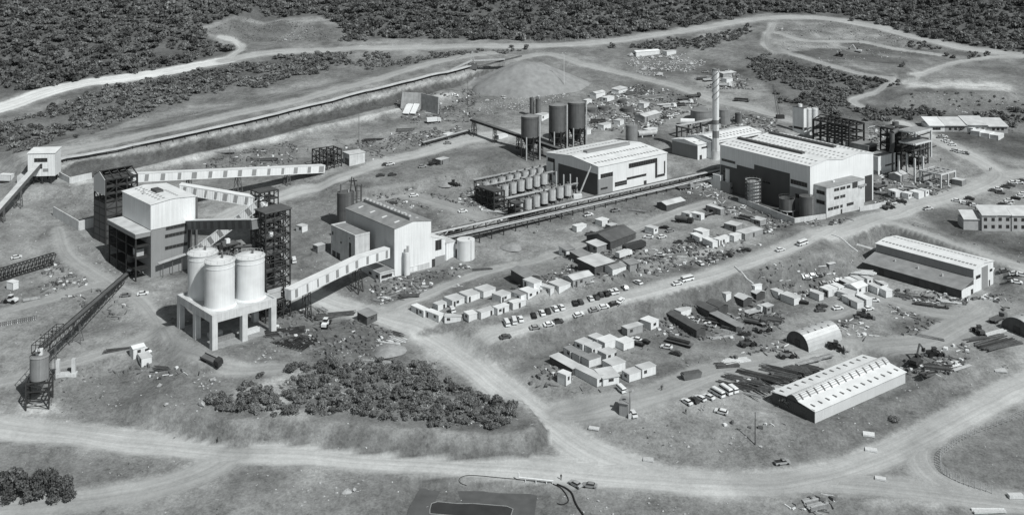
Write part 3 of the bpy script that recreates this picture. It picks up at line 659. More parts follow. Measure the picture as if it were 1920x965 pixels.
# ---- black steel stair and process tower
p, A, B, H = begin('steeltower', 'steel_tower', 'tall black open steel tower packed with floors behind the white silos', 'tower')
frame(p, A, B, H, lin(0, A*.72, 3)+[A], lin(0, B, 3), lin(3.2, H, 13), cw=.42, floor=None)
for z in lin(3.2, H, 13)[1:-1:2]: MB().box(.3, A*.7, .3, B-.3, z+.01, z+.12).build('deck', STEELM, p)
b = MB()
zz = lin(0, H, 14)
for k in range(13):
    y0, y1 = (0.4, B-.4) if k % 2 else (B-.4, .4); b.beam((A*.86, y0, zz[k]), (A*.86, y1, zz[k+1]), 1.4, .22)
b.build('stair', STEELL, p)
for k, (x, y, z, sx, sy, sz, m) in enumerate([(1, 1, H*.62, 3, 3, 4, STEELM), (3.5, 1, H*.3, 3, 4, 5, STEELM), (1, 3, H*.42, 3, 3, 3, STEEL), (2, .6, H*.76, 1.4, 1.2, 2.2, WHITE2), (.5, .8, H*.2, 5, 4, 4, STEEL), (4, .5, H*.5, 2, 3, 4, STEEL)]):
    MB().box(x, x+sx, y, y+sy, z, z+sz).build('equipment', m, p)
b = MB()
for k in range(1, 12):
    z = 3.2+(H-3.2)*k/12+1.0; b.beam((0, -.3, z), (A, -.3, z), .1, .1); b.beam((-.3, 0, z), (-.3, B, z), .1, .1)
b.build('handrail', STEELM, p)
box('wall_sheet', STEELL, p, A*.05, A*.6, -.32, -.2, H*.2, H*.3)
MB().box(-.6, A+.6, -.6, B+.4, H+.02, H+.35).build('roof', ROOFD, p)
# ---- transfer frame behind it
p, A, B, H = begin('transfer', 'transfer_tower', 'smaller black steel frame receiving two striped galleries behind the black tower', 'tower')
frame(p, A, B, H, lin(0, A, 3), lin(0, B, 3), lin(4, H, 7), cw=.4, floor=DARKC)
box('equipment', WHITE2, p, A*.3, A*.55, .5, 2, H*.7, H*.82); box('hopper', STEELM, p, A*.2, A*.8, 1, B-1, H*.45, H*.62)
b = MB(); [b.beam((0, -.2, z), (A, -.2, z), .1, .1) for z in lin(6, H+1, 8)]; b.build('handrail', STEELM, p)

# ---- mill
p, A, B, H = begin('mill', 'mill_building', 'mill building with white gable front, grey roof and ridge fans, left of centre', 'building')
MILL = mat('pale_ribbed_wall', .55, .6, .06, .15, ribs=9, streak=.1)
gable(p, A, B, H, 1.5, 'y', WHITE, ROOFG)
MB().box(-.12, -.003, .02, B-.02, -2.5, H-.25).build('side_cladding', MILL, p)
rv = MB(); rv.box(A*.5-.9, A*.5+.9, 1.2, B-1.2, H+1.3, H+2.9); rv = rv.build('ridge_vent', GREYC, p)
for y in lin(2.6, B-2.6, 13): MB().cyl(A*.5, y, H+2.9, H+3.45, .75, .6, n=12).build('vent_cowl', STEELL, rv)
for y in lin(5, B-5, 4):
    for x in (A*.24, A*.76):
        k = H+1.5*(1-abs(x/A-.5)*2)+.2
        MB().prism([(x-1.2, k-.2), (x+1.2, k+.2 if x < A/2 else k-.2), (x+1.2, (k+.3) if x < A/2 else k-.1), (x-1.2, k+.1 if x > A/2 else k-.05)], y-.45, y+.45, 'y').build('roof_light', WHITE2, p)
MB().prism([(A, -2.5), (A+7.2, -2.5), (A+7.2, 10.2), (A, 12.6)], .01, B*.5, 'y').build('side_bay', WHITE, p)
MB().prism([(A+.01, 12.62), (A+7.4, 10.2), (A+7.4, 10.4), (A+.01, 12.82)], -.2, B*.5+.3, 'y').build('side_bay_roof', ROOFW, p)
MB().box(A+7.21, A+12, -.6, 9, -2.5, 8.6).build('end_bay', WHITE, p); MB().box(A+7.1, A+12.2, -.8, 9.2, 8.61, 8.8).build('end_bay_roof', ROOFM, p)
win(p, A, B, H, 'R', 1.12, 1.29, .34, .55); win(p, A, B, H, 'R', 1.02, 1.11, 0, .17, 'door', DOOR); win(p, A, B, H, 'R', 1.115, 1.39, 0, .2, 'door_panel', GREYC)
MB().box(A*.28, A*.95, -.15, 0, -2.5, 2.4).build('plinth', CONC, p)
for u in (.36, .5): win(p, A, B, H, 'R', u, u+.11, .02, .1, 'shutter', WHITE2, d=.2)
b = MB(); b.cyl(A*.25, -2.2, -2, 9.5, 1.2, n=18); b.build('standpipe_silo', TANKW, p, True); b = MB(); b.cyl(A*.25+.4, -2.2, 9.5, 12, .55, n=12); b.cyl(A*.25-.6, -2.2, 9.5, 11, .4, n=10); b.build('filter_unit', STEELL, p)
# concrete annex and low hut at the mill's left wall
p, A, B, H = begin('millannex', 'concrete_annex', 'square raw concrete block against the left wall of the mill', 'building')
MB().box(0, A, 0, B, -2.5, H).build('wall', CONC, p)
for a in ((-.15, A, -.15, .35), (-.15, A, B-.4, B+.15), (-.15, .35, .35, B-.4)): MB().box(*a, H+.005, H+.6).build('parapet', CONC, p)
MB().box(.4, A-.1, .4, B-.5, H+.005, H+.2).build('roof', ROOFG, p)
for u0, u1, v0, v1 in ((.16, .24, .3, .75), (.9, .95, .75, .85), (.55, .6, .6, .66), (.2, .23, .86, .9)): win(p, A, B, H, 'L', u0, u1, v0, v1, 'opening', DOOR)
for u in (.62, .80): win(p, A, B, H, 'L', u, u+.14, .02, .27, 'gate', DOOR)
p, A, B, H = begin('millhut', 'flat_hut', 'low flat-roofed concrete office in front of the mill, under the striped gallery', 'building')
MB().box(0, A, 0, B, -2.5, H).build('wall', CONC, p); MB().box(-.3, A+.1, -.3, B+.1, H+.005, H+.3).build('roof_slab', CONC, p); MB().box(.2, A-.1, .2, B-.2, H+.305, H+.4).build('roof', ROOFG, p)
win(p, A, B, H, 'R', .1, .85, .45, .75); win(p, A, B, H, 'L', .08, .2, .45, .72); win(p, A, B, H, 'L', .42, .55, .45, .72)

# ---- machine hall with low gable facing left
p, A, B, H = begin('hall', 'process_hall', 'white process hall with dark lower end wall and stepped dark window bands', 'building')
gable(p, A, B, H, 1.9, 'x', WHITE, ROOFW)
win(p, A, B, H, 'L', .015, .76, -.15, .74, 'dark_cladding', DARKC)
win(p, A, B, H, 'L', .83, .97, .72, .85); win(p, A, B, H, 'L', .83, .855, .28, .715); win(p, A, B, H, 'L', .9, .93, .05, .3, 'door', DOOR)
win(p, A, B, H, 'R', .0, .2, -.15, .57, 'grey_panel', GREYC, d=.05)
for a in ((.03, .2, .59, .73), (.23, .40, .275, .345), (.23, .40, .20, .26), (.4, .685, .345, .42), (.43, .85, .735, .89), (.82, .85, .19, .73), (.855, .965, .2, .28), (.955, .972, .285, .72)): win(p, A, B, H, 'R', *a)
win(p, A, B, H, 'R', .03, .125, .2, .26, d=.1); win(p, A, B, H, 'R', .65, .69, -.1, .18, 'door', DOOR)
MB().box(A*.19, A*.82, B*.5-1.5, B*.5+1.5, H+1.6, H+3.2).build('ridge_vent', GREYC, p)
onroof(p, A, B, H, 1.9, 'x', [(a, l, 1.5, 1.0) for a in (.12, .32) for l in lin(.05, .95, 20)]+[(a, l, 1.2, .9) for a in (.64, .85) for l in lin(.05, .95, 20)], GREYC)
# ---- refinery hall: two low gables side by side
p, A, B, H = begin('refinery', 'refinery_hall', 'largest white hall with twin-ridge roof and four long dark roof vents', 'building')
MB().prism([(0, -2.5), (A, -2.5), (A, H), (A*.75, H+1.6), (A*.5, H+.1), (A*.25, H+1.6), (0, H)], 0, B, 'y').build('wall', WHITE, p)
r = MB()
for a, b_ in ((0, 0), (.25, 1), (.5, 2), (.75, 3)):
    h0, h1 = ((H, H+1.6), (H+1.6, H+.1), (H+.1, H+1.6), (H+1.6, H))[b_]; x0, x1 = A*a, A*(a+.25)
    if b_ == 0: x0 -= .3
    if b_ == 3: x1 += .3
    r.prism([(x0, h0+.02), (x1, h1+.02), (x1, h1+.2), (x0, h0+.2)], -.3, B+.3, 'y')
r.build('roof', ROOFW, p)
for x in (.25, .75):
    for y0, y1 in ((.24, .60), (.615, .97)): MB().box(A*x-1.1, A*x+1.1, B*y0, B*y1, H+1.5, H+2.7).build('roof_vent', DARKC, p)
b = MB()
for x in (.06, .15, .36, .44, .56, .64, .86, .94):
    t = x % .5; z = H+1.6*(1-abs(t/.25-1))+.22
    for y in lin(.04, .96, 22): b.box(A*x-.6, A*x+.6, B*y-.45, B*y+.45, z-.15, z+.12)
tag(b.build('roof_light', GREYC, p), kind='stuff')
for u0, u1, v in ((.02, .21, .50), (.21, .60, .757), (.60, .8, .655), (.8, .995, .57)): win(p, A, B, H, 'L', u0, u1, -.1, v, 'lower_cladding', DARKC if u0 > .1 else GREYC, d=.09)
win(p, A, B, H, 'L', .03, .2, .56, .65); win(p, A, B, H, 'L', .82, .98, .66, .71); win(p, A, B, H, 'L', .42, .5, .42, .47, d=.16); win(p, A, B, H, 'L', .9, .96, .42, .46, d=.16)
win(p, A, B, H, 'L', .08, .15, .3, .38, d=.16)
win(p, A, B, H, 'R', .86, .98, .0, .55, 'opening', DOOR)
# ---- concrete office block in front
p, A, B, H = begin('office', 'office_block', 'raw pale concrete three-storey office block at the corner of the largest hall', 'building')
B = max(B, 9)
MB().box(0, A, 0, B, -2.5, H).build('wall', CONC, p); MB().box(-.25, A+.2, -.25, B, H+.005, H+.35).build('roof_slab', CONCD, p); MB().box(.3, A-.3, .3, B-.3, H+.355, H+.45).build('roof', ROOFG, p)
for v0, v1, us in ((.83, .92, (.2, .27, .36, .43, .53)), (.55, .64, (.2, .27, .36, .43)), (.22, .31, (.04, .11, .19, .26, .36, .53, .62))):
    for u in us: win(p, A, B, H, 'R', u, u+(.058 if u < .5 else .09), v0, v1)
win(p, A, B, H, 'R', .68, .82, .78, .98, 'opening', DOOR); win(p, A, B, H, 'R', .9, .93, .7, .75, 'opening', DOOR); win(p, A, B, H, 'R', .37, .41, -.05, .16, 'door', DOOR)
for v in (.75, .42): win(p, A, B, H, 'L', .1, .6, v, v+.12)
box('roof_hatch', WHITE2, p, A*.35, A*.35+1, B*.4, B*.4+1, H+.45, H+1.3); box('balcony', CONCD, p, A*.84, A+1.2, -.6, 3, H*.78, H*.84)
# ---- sheds round the chimney
p, A, B, H = begin('stackshed', 'boiler_house', 'small white gabled boiler house left of the chimney', 'building')
gable(p, 15, B, H, 1.4, 'x', WHITE, ROOFW)
win(p, 15, B, H, 'L', .0, 1, -.1, .9, 'side_cladding', GREYC, d=.05); win(p, 15, B, H, 'R', .2, .7, .7, .8); win(p, 15, B, H, 'R', .1, .22, -.05, .28, 'door', DOOR)
onroof(p, 15, B, H, 1.4, 'x', [(a, l, 1.2, 1) for a in (.2, .8) for l in lin(.1, .9, 4)], GREYC)
p, A, B, H = begin('longshed', 'compressor_hall', 'long low white-roofed shed running behind the chimney', 'building')
gable(p, A, B, H, 1.6, 'x', WHITE, ROOFW); win(p, A, B, H, 'R', .05, .95, .72, .84)
onroof(p, A, B, H, 1.6, 'x', [(a, l, 1.2, 1) for a in (.15, .3, .8) for l in lin(.06, .94, 14)], GREYC)
# ---- workshop: high bay with lean-to
p, A, B, H = begin('workshop', 'workshop_building', 'long workshop with white high bay and grey lean-to at the right edge', 'building')
x1 = A*.37; hb = 9.2
MB().prism([(0, -2.5), (x1, -2.5), (x1, H+2.2), (0, H)], 0, B, 'y').build('lean_to_wall', CABD, p)
MB().prism([(-.5, H-.15), (x1, H+2.22), (x1, H+2.4), (-.5, H+.05)], -.4, B+.4, 'y').build('lean_to_roof', ROOFG, p)
gable(p, A-x1, B, hb, .9, 'y', WHITE, ROOFW, x0=x1)
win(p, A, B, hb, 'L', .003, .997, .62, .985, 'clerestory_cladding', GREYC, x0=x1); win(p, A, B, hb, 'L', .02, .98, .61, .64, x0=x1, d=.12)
win(p, A, B, H, 'R', .0, .37, -.4, .98, 'end_wall', WHITE, d=.05)
win(p, A, B, hb, 'R', .62, .82, -.1, .93, 'tall_door', GREYC); win(p, A, B, hb, 'R', .44, .58, .55, .68); win(p, A, B, hb, 'R', .88, .96, .6, .7); win(p, A, B, H, 'R', .28, .35, -.1, .55, 'door', DOOR, d=.1)
win(p, A, B, hb, 'R', .85, .89, -.1, .25, 'door', DOOR)
for u in (.15, .42, .78): win(p, A, B, H, 'L', u, u+.05, -.2, .75, 'door', DOOR)
onroof(p, (A-x1), B, hb, .9, 'y', [(a, l, 1.0, 1.0) for a in (.22, .78) for l in lin(.03, .97, 26)], GREYC)
for c in p.children:
    if c.name.startswith('roof_light'): c.location.x = x1
for x, y in ((.2, .25), (.22, .5), (.25, .75)): MB().cyl(A*x, B*y, H+.8, H+2.4, .5, .35, n=12).build('vent_cowl', STEELL, p)
MB().box(A, A+9, 3, 16, -2.5, 4).build('end_annex', WHITE, p); win(p, A, B, H, 'R', 1.1, 1.3, .5, .75, y0=3)
# ---- warehouse with raised curved monitor roof
p, A, B, H = begin('warehouse', 'warehouse', 'long pale warehouse with slotted white roof and raised curved ridge, lower right', 'building')
arch = [(B*(.36+.28*i/8), H+.75+1.35*math.sin(math.pi*i/8)) for i in range(9)]
prof = [(0, -2.5), (B, -2.5), (B, H), (B*.64, H+.7)]+arch[::-1]+[(B*.36, H+.7), (0, H)]
MB().prism(prof, 0, A, 'x').build('wall', mat('warehouse_wall', .56, .6, .05, .2, ribs=8, streak=.08), p)
MB().box(-.1, -.003, .02, B-.02, -2.5, H+.35).build('gable_panel', DARKC, p)  # whole gable end toned darker than the long walls
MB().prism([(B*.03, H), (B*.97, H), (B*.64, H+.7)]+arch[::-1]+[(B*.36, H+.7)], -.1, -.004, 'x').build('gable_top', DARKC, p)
r = MB(); r.prism([(-.4, H-.02), (B*.36, H+.72), (B*.36, H+.9), (-.4, H+.14)], -.4, A+.4, 'x'); r.prism([(B*.64, H+.72), (B+.4, H-.02), (B+.4, H+.14), (B*.64, H+.9)], -.4, A+.4, 'x'); r.build('roof', ROOFW, p)
r = MB()
for (a, za), (b_, zb_) in zip(arch[:-1], arch[1:]): r.prism([(a, za+.02), (b_, zb_+.02), (b_, zb_+.16), (a, za+.16)], -.4, A+.4, 'x')
r.build('curved_ridge', ROOFW, p, True)
for fy, ln, nm in ((.14, 1.0, 1), (.86, 1.0, 1)):
    for l in lin(.04, .96, 13):
        z = H+.7*(fy if fy < .5 else 1-fy)/.36+.14
        MB().prism([(B*fy-.8, z-.8*.117*(1 if fy < .5 else -1)+.02), (B*fy+.8, z+.8*.117*(1 if fy < .5 else -1)+.02), (B*fy+.8, z+.22), (B*fy-.8, z+.22)], A*l-.28, A*l+.28, 'x').build('roof_slot', STEELM, p)
for l in lin(.04, .96, 13):
    s_ = MB()
    for a, c in ((arch[0], arch[1]), (arch[1], arch[2]), (arch[2], arch[3])): s_.prism([(a[0]-.05, a[1]+.12), (c[0], c[1]+.12), (c[0]-.04, c[1]+.26), (a[0]-.09, a[1]+.26)], A*l-.3, A*l+.3, 'x')
    s_.build('ridge_slot', STEELM, p)
# ---- corrugated half-round huts
def quonset(label, F, L_, R_, ht, rise_end=True, group='half-round corrugated huts'):
    f = at(*F); l = atZ(*L_, f.z); r = atZ(*R_, f.z); ax = r-f; yaw = math.atan2(ax.y, ax.x); Ln = math.hypot(ax.x, ax.y)
    W = (l-f).dot(Vector((-math.sin(yaw), math.cos(yaw), 0))); p = thing('round_hut', f, yaw, label, 'hut', group); n = 14
    arc = [(W/2-W/2*math.cos(math.pi*i/n), ht*math.sin(math.pi*i/n)**.85) for i in range(n+1)]
    MB().prism(arc[::-1], .25, Ln-.25, 'x').build('end_wall', CABD, p)
    r_ = MB()
    for (a, za), (b_, zb_) in zip(arc[:-1], arc[1:]):
        d = Vector((b_-a, zb_-za)).normalized(); nn = Vector((-d.y, d.x))*.12; r_.prism([(a+nn.x*.1, za-.3 if za == 0 else za), (b_+nn.x*.1, zb_), (b_+nn.x, zb_+nn.y), (a+nn.x, za+nn.y)], 0, Ln, 'x')
    r_.build('arched_roof', mat('galvanised_sheet', .55, .35, .08, .4, ribs=10, metal=.25), p, False)
    for t in lin(.2, .8, 4):
        a, c = arc[5], arc[8]; MB().prism([(a[0]-.1, a[1]+.14), (c[0]-.1, c[1]+.14), (c[0]-.1, c[1]+.3), (a[0]-.1, a[1]+.3)], Ln*t-.3, Ln*t+.3, 'x').build('roof_slot', STEELM, p)
    MB().box(.1, .24, W*.42, W*.62, -.5, ht*.5).build('door', DOOR, p); return p
quonset('corrugated half-round hut in the middle of the lower yard', (1516,660), (1475,641.6), (1578.7,638), 5.4)
quonset('corrugated half-round hut cut off by the right edge', (1938,640), (1890,612), (2010,618), 6.0)
# ---- crusher house on legs, far left
p, A, B, H = begin('crusher', 'crusher_house', 'white box-shaped house on steel legs at the left edge of the long conveyor', 'building')
z0 = H*.26
MB().prism([(0, z0), (B, z0), (B, H+.8), (0, H)], 0, A, 'x').build('wall', WHITE, p); MB().prism([(-.4, H-.02), (B+.3, H+.85), (B+.3, H+1.05), (-.4, H+.2)], -.3, A+.3, 'x').build('roof', ROOFW, p)
win(p, A, B, H, 'R', .24, .72, .72, .84); win(p, A, B, H, 'R', .3, .53, .5, .66, 'belt_opening', DOOR); win(p, A, B, H, 'R', .55, .75, .4, .5, 'hatch', GREYC)
frame(p, A*.7, B, z0, lin(2.5, A-2, 3), lin(.6, B-.6, 2), [z0-.01], cw=.5)
MB().box(-6, -.3, 3, 9, -2, 3.5).build('side_wall', CONC, p)
# ---- acid plant block, skeleton frame, concrete frames
p, A, B, H = begin('acidblock', 'white_block', 'white cubic building right behind the corner of the largest hall', 'building')
MB().box(0, A, 0, B, -2.5, H).build('wall', WHITE, p); MB().box(.3, A-.3, .3, B-.3, H+.005, H+.15).build('roof', ROOFG, p)
for a in ((-.1, A, -.1, .3), (-.1, .3, .3, B)): MB().box(*a, H+.003, H+.5).build('parapet', WHITE, p)
win(p, A, B, H, 'R', .4, .95, .4, .48); win(p, A, B, H, 'R', .1, .18, -.05, .22, 'door', DOOR); win(p, A, B, H, 'L', .4, .95, .8, .9); win(p, A, B, H, 'L', 0, 1, -.2, .22, 'plinth', CONCD)
p, A, B, H = begin('skeleton', 'steel_skeleton', 'bare dark steel skeleton of a building under construction behind the largest hall', 'building')
frame(p, A, B, H, lin(0, A, 3), lin(0, B, 6), [H*.45, H*.72, H], cw=.75, brace=False)
for y in lin(0, B, 6):
    b = MB(); b.beam((0, y, H), (A/2, y, H+1.8), .4, .5); b.beam((A/2, y, H+1.8), (A, y, H), .4, .5); b.build('rafter', STEEL, p)
b = MB(); [b.beam((x, 0, z), (x, B, z), .3, .3) for x, z in ((A*.25, H+1), (A*.5, H+1.9), (A*.75, H+1))]; b.build('purlin', STEEL, p)
MB().box(0, A*.6, B+.1, B+.3, H*.4, H).build('end_cladding', GREYC, p)
for k in range(7): MB().box(A*.15+random.random()*A*.5, A*.15+random.random()*A*.5+2.5, B*k/7+.5, B*k/7+2.5, 0, 2+random.random()*3).build('equipment', random.choice([STEELL, STEELM, WHITE2]), p)
p, A, B, H = begin('concframe', 'unfinished_building', 'unfinished two-storey concrete frame with steel pipework on top near the east road', 'building')
frame(p, A, B, H, lin(0, A, 3), lin(0, B, 2), [H*.55, H], CONC, .8, CONCD, False)
frame(p, A*.8, B, 6, lin(1, A*.8, 3), lin(1, B-1, 2), [3, 6], STEEL, .35, STEELM, True, zb=0)
for c in list(p.children)[-12:]: c.location.z = H+.13
b = MB(); [b.cyl(1.5+1.6*k, 2+(k % 3), H+.2, H+2+random.random()*3, .5, n=10) for k in range(6)]; b.build('vessel', STEELM, p)
p = thing('unfinished_shed', at(1764, 353), math.radians(38), 'low open concrete portal frame with roof beams beside the east road', 'building')
frame(p, 13, 11, 6.8, lin(0, 13, 3), lin(0, 11, 2), [6.8], CONC, .7, None, False)
for y in lin(1.5, 9.5, 4): MB().box(.4, 12.6, y, y+.5, 6.2, 6.79).build('roof_beam', CONCD, p)
MB().box(.6, 8, 9.5, 10.2, -.5, 5).build('back_wall', CONCD, p)
p = thing('process_column', at(1690, 318), math.radians(38), 'dark process tower with fat bent ducts and stacked platforms behind the white block', 'tower')
frame(p, 12, 12, 20, lin(0, 12, 3), lin(0, 12, 3), lin(4, 20, 5), STEEL, .6, DARKC, True)
for x, y, r, z in ((3, 3, 2.2, 21), (8.5, 3.5, 1.8, 17), (4, 8.5, 2.6, 14), (9, 9, 1.7, 22)): MB().cyl(x, y, -1, z, r, n=20).build('vessel', STEEL if r > 2 else STEELM, p, True)
for k in range(9): MB().box(*(lambda a, b_: (a, a+1.6, b_, b_+1.6))(random.random()*10, random.random()*10), 4+k*1.9, 5.6+k*1.9).build('equipment', random.choice([STEELM, STEELL, WHITE2]), p)
b = MB(); P = [Vector((-6, 2, -1)), Vector((-6, 2, 9)), Vector((-5, 2, 12)), Vector((-5, 2, 19)), Vector((3, 3, 20))]
for a, c in zip(P[:-1], P[1:]): b.tube(a, c, 1.15, 14)
b.build('duct', STEELM, p, True)
p = thing('process_tower', at(1722, 318), math.radians(38), 'shorter dark steel platform tower with tanks, right of the dark ducts', 'tower')
frame(p, 9, 9, 15, lin(0, 9, 3), lin(0, 9, 2), lin(4, 15, 4), STEEL, .5, DARKC, True)
for k in range(6): MB().cyl(1.5+(k % 3)*3, 2+(k//3)*4, 8+k, 12+k*.8, .9+.2*(k % 2), n=14).build('vessel', random.choice([STEELM, STEELL, WHITE2]), p, True)
b = MB(); b.beam((-6, 3, 15.5), (16, 3, 16.5), .5, .5); b.beam((8, 3, 8), (22, 3, 8.6), .3, .4); b.build('pipe_bridge', STEEL, p)
p = thing('brick_shed', at(1628, 296), math.radians(38), 'small flat-roofed open-fronted shed behind the largest hall', 'building')
MB().box(0, 8, 0, 14, -2, 6).build('wall', CONCD, p); MB().box(-.4, 8.4, -.4, 14.4, 6.005, 6.35).build('roof', ROOFG, p); win(p, 8, 14, 6, 'R', .15, .9, .2, .85, 'opening', DOOR)
# ---- far white house and right-hand office
p = thing('long_house', at(1741, 247), math.radians(-2), 'long low house with pale pitched roofs in front of the dark trees, upper right', 'building')
for x0, x1, rm, h, d in ((0, 9, ROOFW, 3.6, 12), (9, 21, ROOFM, 3.7, 11.5), (21, 33, ROOFM, 4.2, 12.5), (33, 44, ROOFM, 3.4, 11.5)):
    MB().box(x0+.01, x1-.01, 0, d, -3, h).build('wall', CABW if rm == ROOFW else CONCD, p)
    MB().prism([(-1, h-.2), (d, h+2.4), (d, h+2.6), (-1, h+.05)], x0-.1, x1+.1, 'x').build('roof', rm, p)
    for u in lin(x0+3, x1-3, 3): MB().box(u-.7, u+.7, -.08, .05, 1, 2.4).build('window', GLASS, p)
p, A, B, H = begin('admin', 'site_office', 'two-storey office with stepped pale gabled bays cut off by the right edge', 'building')
H = 7.0
for k, (x0, x1, y0) in enumerate([(-7.5, -.02, 1.2), (0, 6.5, 0), (6.52, 13, .4), (13.02, 26, 0)]):
    MB().box(x0, x1, y0, B, -2.5, H-(2.2 if k == 0 else 0)).build('wall', mat('pale_brick', .36, .85, .12, .5), p)
    h = H-(2.2 if k == 0 else 0); MB().prism([(y0-.5, h-.1), (B*.9, h+2.4), (B*.9, h+2.6), (y0-.5, h+.1)], x0-.15, x1+.12, 'x').build('roof', ROOFM, p)
    if k:
        for zz in (1.2, 4.4):
            for u in lin(x0+1.6, x1-1.6, 2 if k < 3 else 4): MB().box(u-.7, u+.7, y0-.08, y0+.05, zz, zz+1.5).build('window', GLASS, p)
# ---- chimney
c, r = cylat(1334.5, 1349.5, 300); zt = ztop(c, 131)-c.z
p = thing('chimney', c, 0, 'tall white chimney with two grey bands and spiral strakes', 'chimney')
MB().cyl(0, 0, -2, 4.5, r*1.35, r, n=32).build('base', CONC, p, True)
rr = r*.86
for k, (z0, z1, m) in enumerate([(4.5, zt*.24, TANKW), (zt*.24, zt*.32, TANKM), (zt*.32, zt*.39, TANKW), (zt*.39, zt*.44, TANKM), (zt*.44, zt, TANKW)]):
    MB().cyl(0, 0, z0+.002, z1, rr-.02*k, n=32).build('shaft_band' if m == TANKM else 'shaft', m, p, True)
for s in range(3):
    b = MB(); n = 40; R2 = rr+.12
    for i in range(n):
        a0, a1 = 2*math.pi*(1.6*i/n+s/3), 2*math.pi*(1.6*(i+1)/n+s/3); z0 = zt*.66+zt*.34*i/n; z1 = zt*.66+zt*.34*(i+1)/n
        b.beam((R2*math.cos(a0), R2*math.sin(a0), z0), (R2*math.cos(a1), R2*math.sin(a1), z1), .3, .2)
    b.build('spiral_strake', TANKM, p)
MB().shell(0, 0, zt-.2, zt+.6, rr+.15, .5, 32).build('rim', TANKM, p); b = MB(); ladder(b, 0, -rr-.3, 2, zt); b.build('ladder', STEELM, p)
# ------------------------------------------------------------------ conveyors
def up(v, h): return Vector((v.x, v.y, v.z+h))
def SP(key, x, y, z):
    f, yaw, A, B, H = S[key]; return f+Vector((math.cos(yaw)*x-math.sin(yaw)*y, math.sin(yaw)*x+math.cos(yaw)*y, z))
def stripes(seg, n, w, off=0.0, jit=.0):
    return [(seg, (i+.5)/n-w/2+off+random.uniform(-jit, jit), (i+.5)/n+w/2+off) for i in range(n)]
yF = SP('frametower', 12, 3, 0).y; pR = at(612, 324)
gallery('conveyor_gallery', 'long white gallery with grey stripes from the open tower to the receiving pit', [atY(247, 341, yF), atY(606, 323, pR.y)], 3.2, 3.7, stripes(0, 13, .022, .02, .008), legs=((0, .27, 3), (0, .52, 5), (0, .79, 3)), group='striped conveyor galleries')
yP = SP('prep', 17, 22, 0).y; yT = SP('transfer', 3, 3, 0).y
gallery('conveyor_gallery', 'white striped gallery from the two-tone building roof to the transfer frame', [atY(338, 362, yP), atY(492, 388, yT)], 3.4, 3.9, stripes(0, 8, .045, .0, .02), legs=(), group='striped conveyor galleries')
g2 = at(376, 475)
gallery('conveyor_gallery', 'steep white striped gallery dropping from the transfer frame behind the silos', [atY(370, 478, g2.y+6), atY(494, 385, yT-2)], 3.4, 3.9, stripes(0, 7, .045, .02, .015), legs=(), group='striped conveyor galleries')
yS = SP('steeltower', 0, 4, 0).y; yP2 = SP('prep', 18, 2, 0).y
gallery('conveyor_gallery', 'level grey gallery with dark stripes between two-tone building and black tower', [atY(350, 429, yP2), atY(480, 429, yS)], 3.2, 3.5, stripes(0, 10, .045, .0, .012), m=mat('grey_gallery', .16, .7, .1, .4), sm=DARKC, legs=(), group='striped conveyor galleries')
yM = SP('mill', 0, 4, 0).y-2; yA = S['steeltower'][0].y+3
k1 = atY(672, 499, at(672, 545).y)
gallery('conveyor_gallery', 'bent white striped gallery climbing from the black tower base to the mill', [atY(540, 562, yA), k1, atY(726, 482, yM)], 3.4, 3.8, stripes(0, 7, .033, .0, .012)+stripes(1, 3, .08, .05), legs=((0, .25, 3), (0, .98, 4)), group='striped conveyor galleries', legm=STEEL)
# long overland belt along the embankment
px = [(104, 309), (135, 300), (200, 289), (300, 268), (390, 248), (480, 228), (560, 208), (640, 188), (700, 173), (760, 158), (820, 143), (886, 127)]
Pw = [Vector((*q, 0)) for q in smooth_line([at(*q)[:2] for q in px], 4)]
for q in Pw: q.z = gz(q.x, q.y)
p = thing('overland_conveyor', Pw[0], 0, 'long low covered belt conveyor running up the dark embankment', 'conveyor'); o = Pw[0]
cov, sd = MB(), MB()
for a, b in zip(Pw[:-1], Pw[1:]): cov.beam(up(a-o, 1.85), up(b-o, 1.85), 2.8, .6); sd.beam(up(a-o, 1.3), up(b-o, 1.3), 2.0, .5)
cov.build('cover', ROOFM, p); sd.build('belt_frame', STEEL, p)
lg = MB().beam((0, -1.0, -1), (0, -1.0, .9), .25, .25).beam((0, 1.0, -1), (0, 1.0, .9), .25, .25).beam((0, -1, .7), (0, 1, .7), .2, .2).mesh('support_leg', STEEL)
for a, b in zip(Pw[:-1], Pw[1:]):
    d = b-a; inst('support_leg', lg, p, Matrix.Translation(a-o) @ Matrix.Rotation(math.atan2(d.y, d.x), 4, 'Z'))
# conveyor leaving the crusher house towards the bottom left
q0 = SP('crusher', 4.8, -.5, 8.0); q1 = up(at(-60, 470), 1.5)
p = gallery('belt_conveyor', 'pale covered conveyor sloping from the white house on legs to the left edge', [q0, q1], 2.4, 2.0, [], m=STEELM, rm=ROOFM, legs=((0, .3, 3), (0, .55, 2.5)))
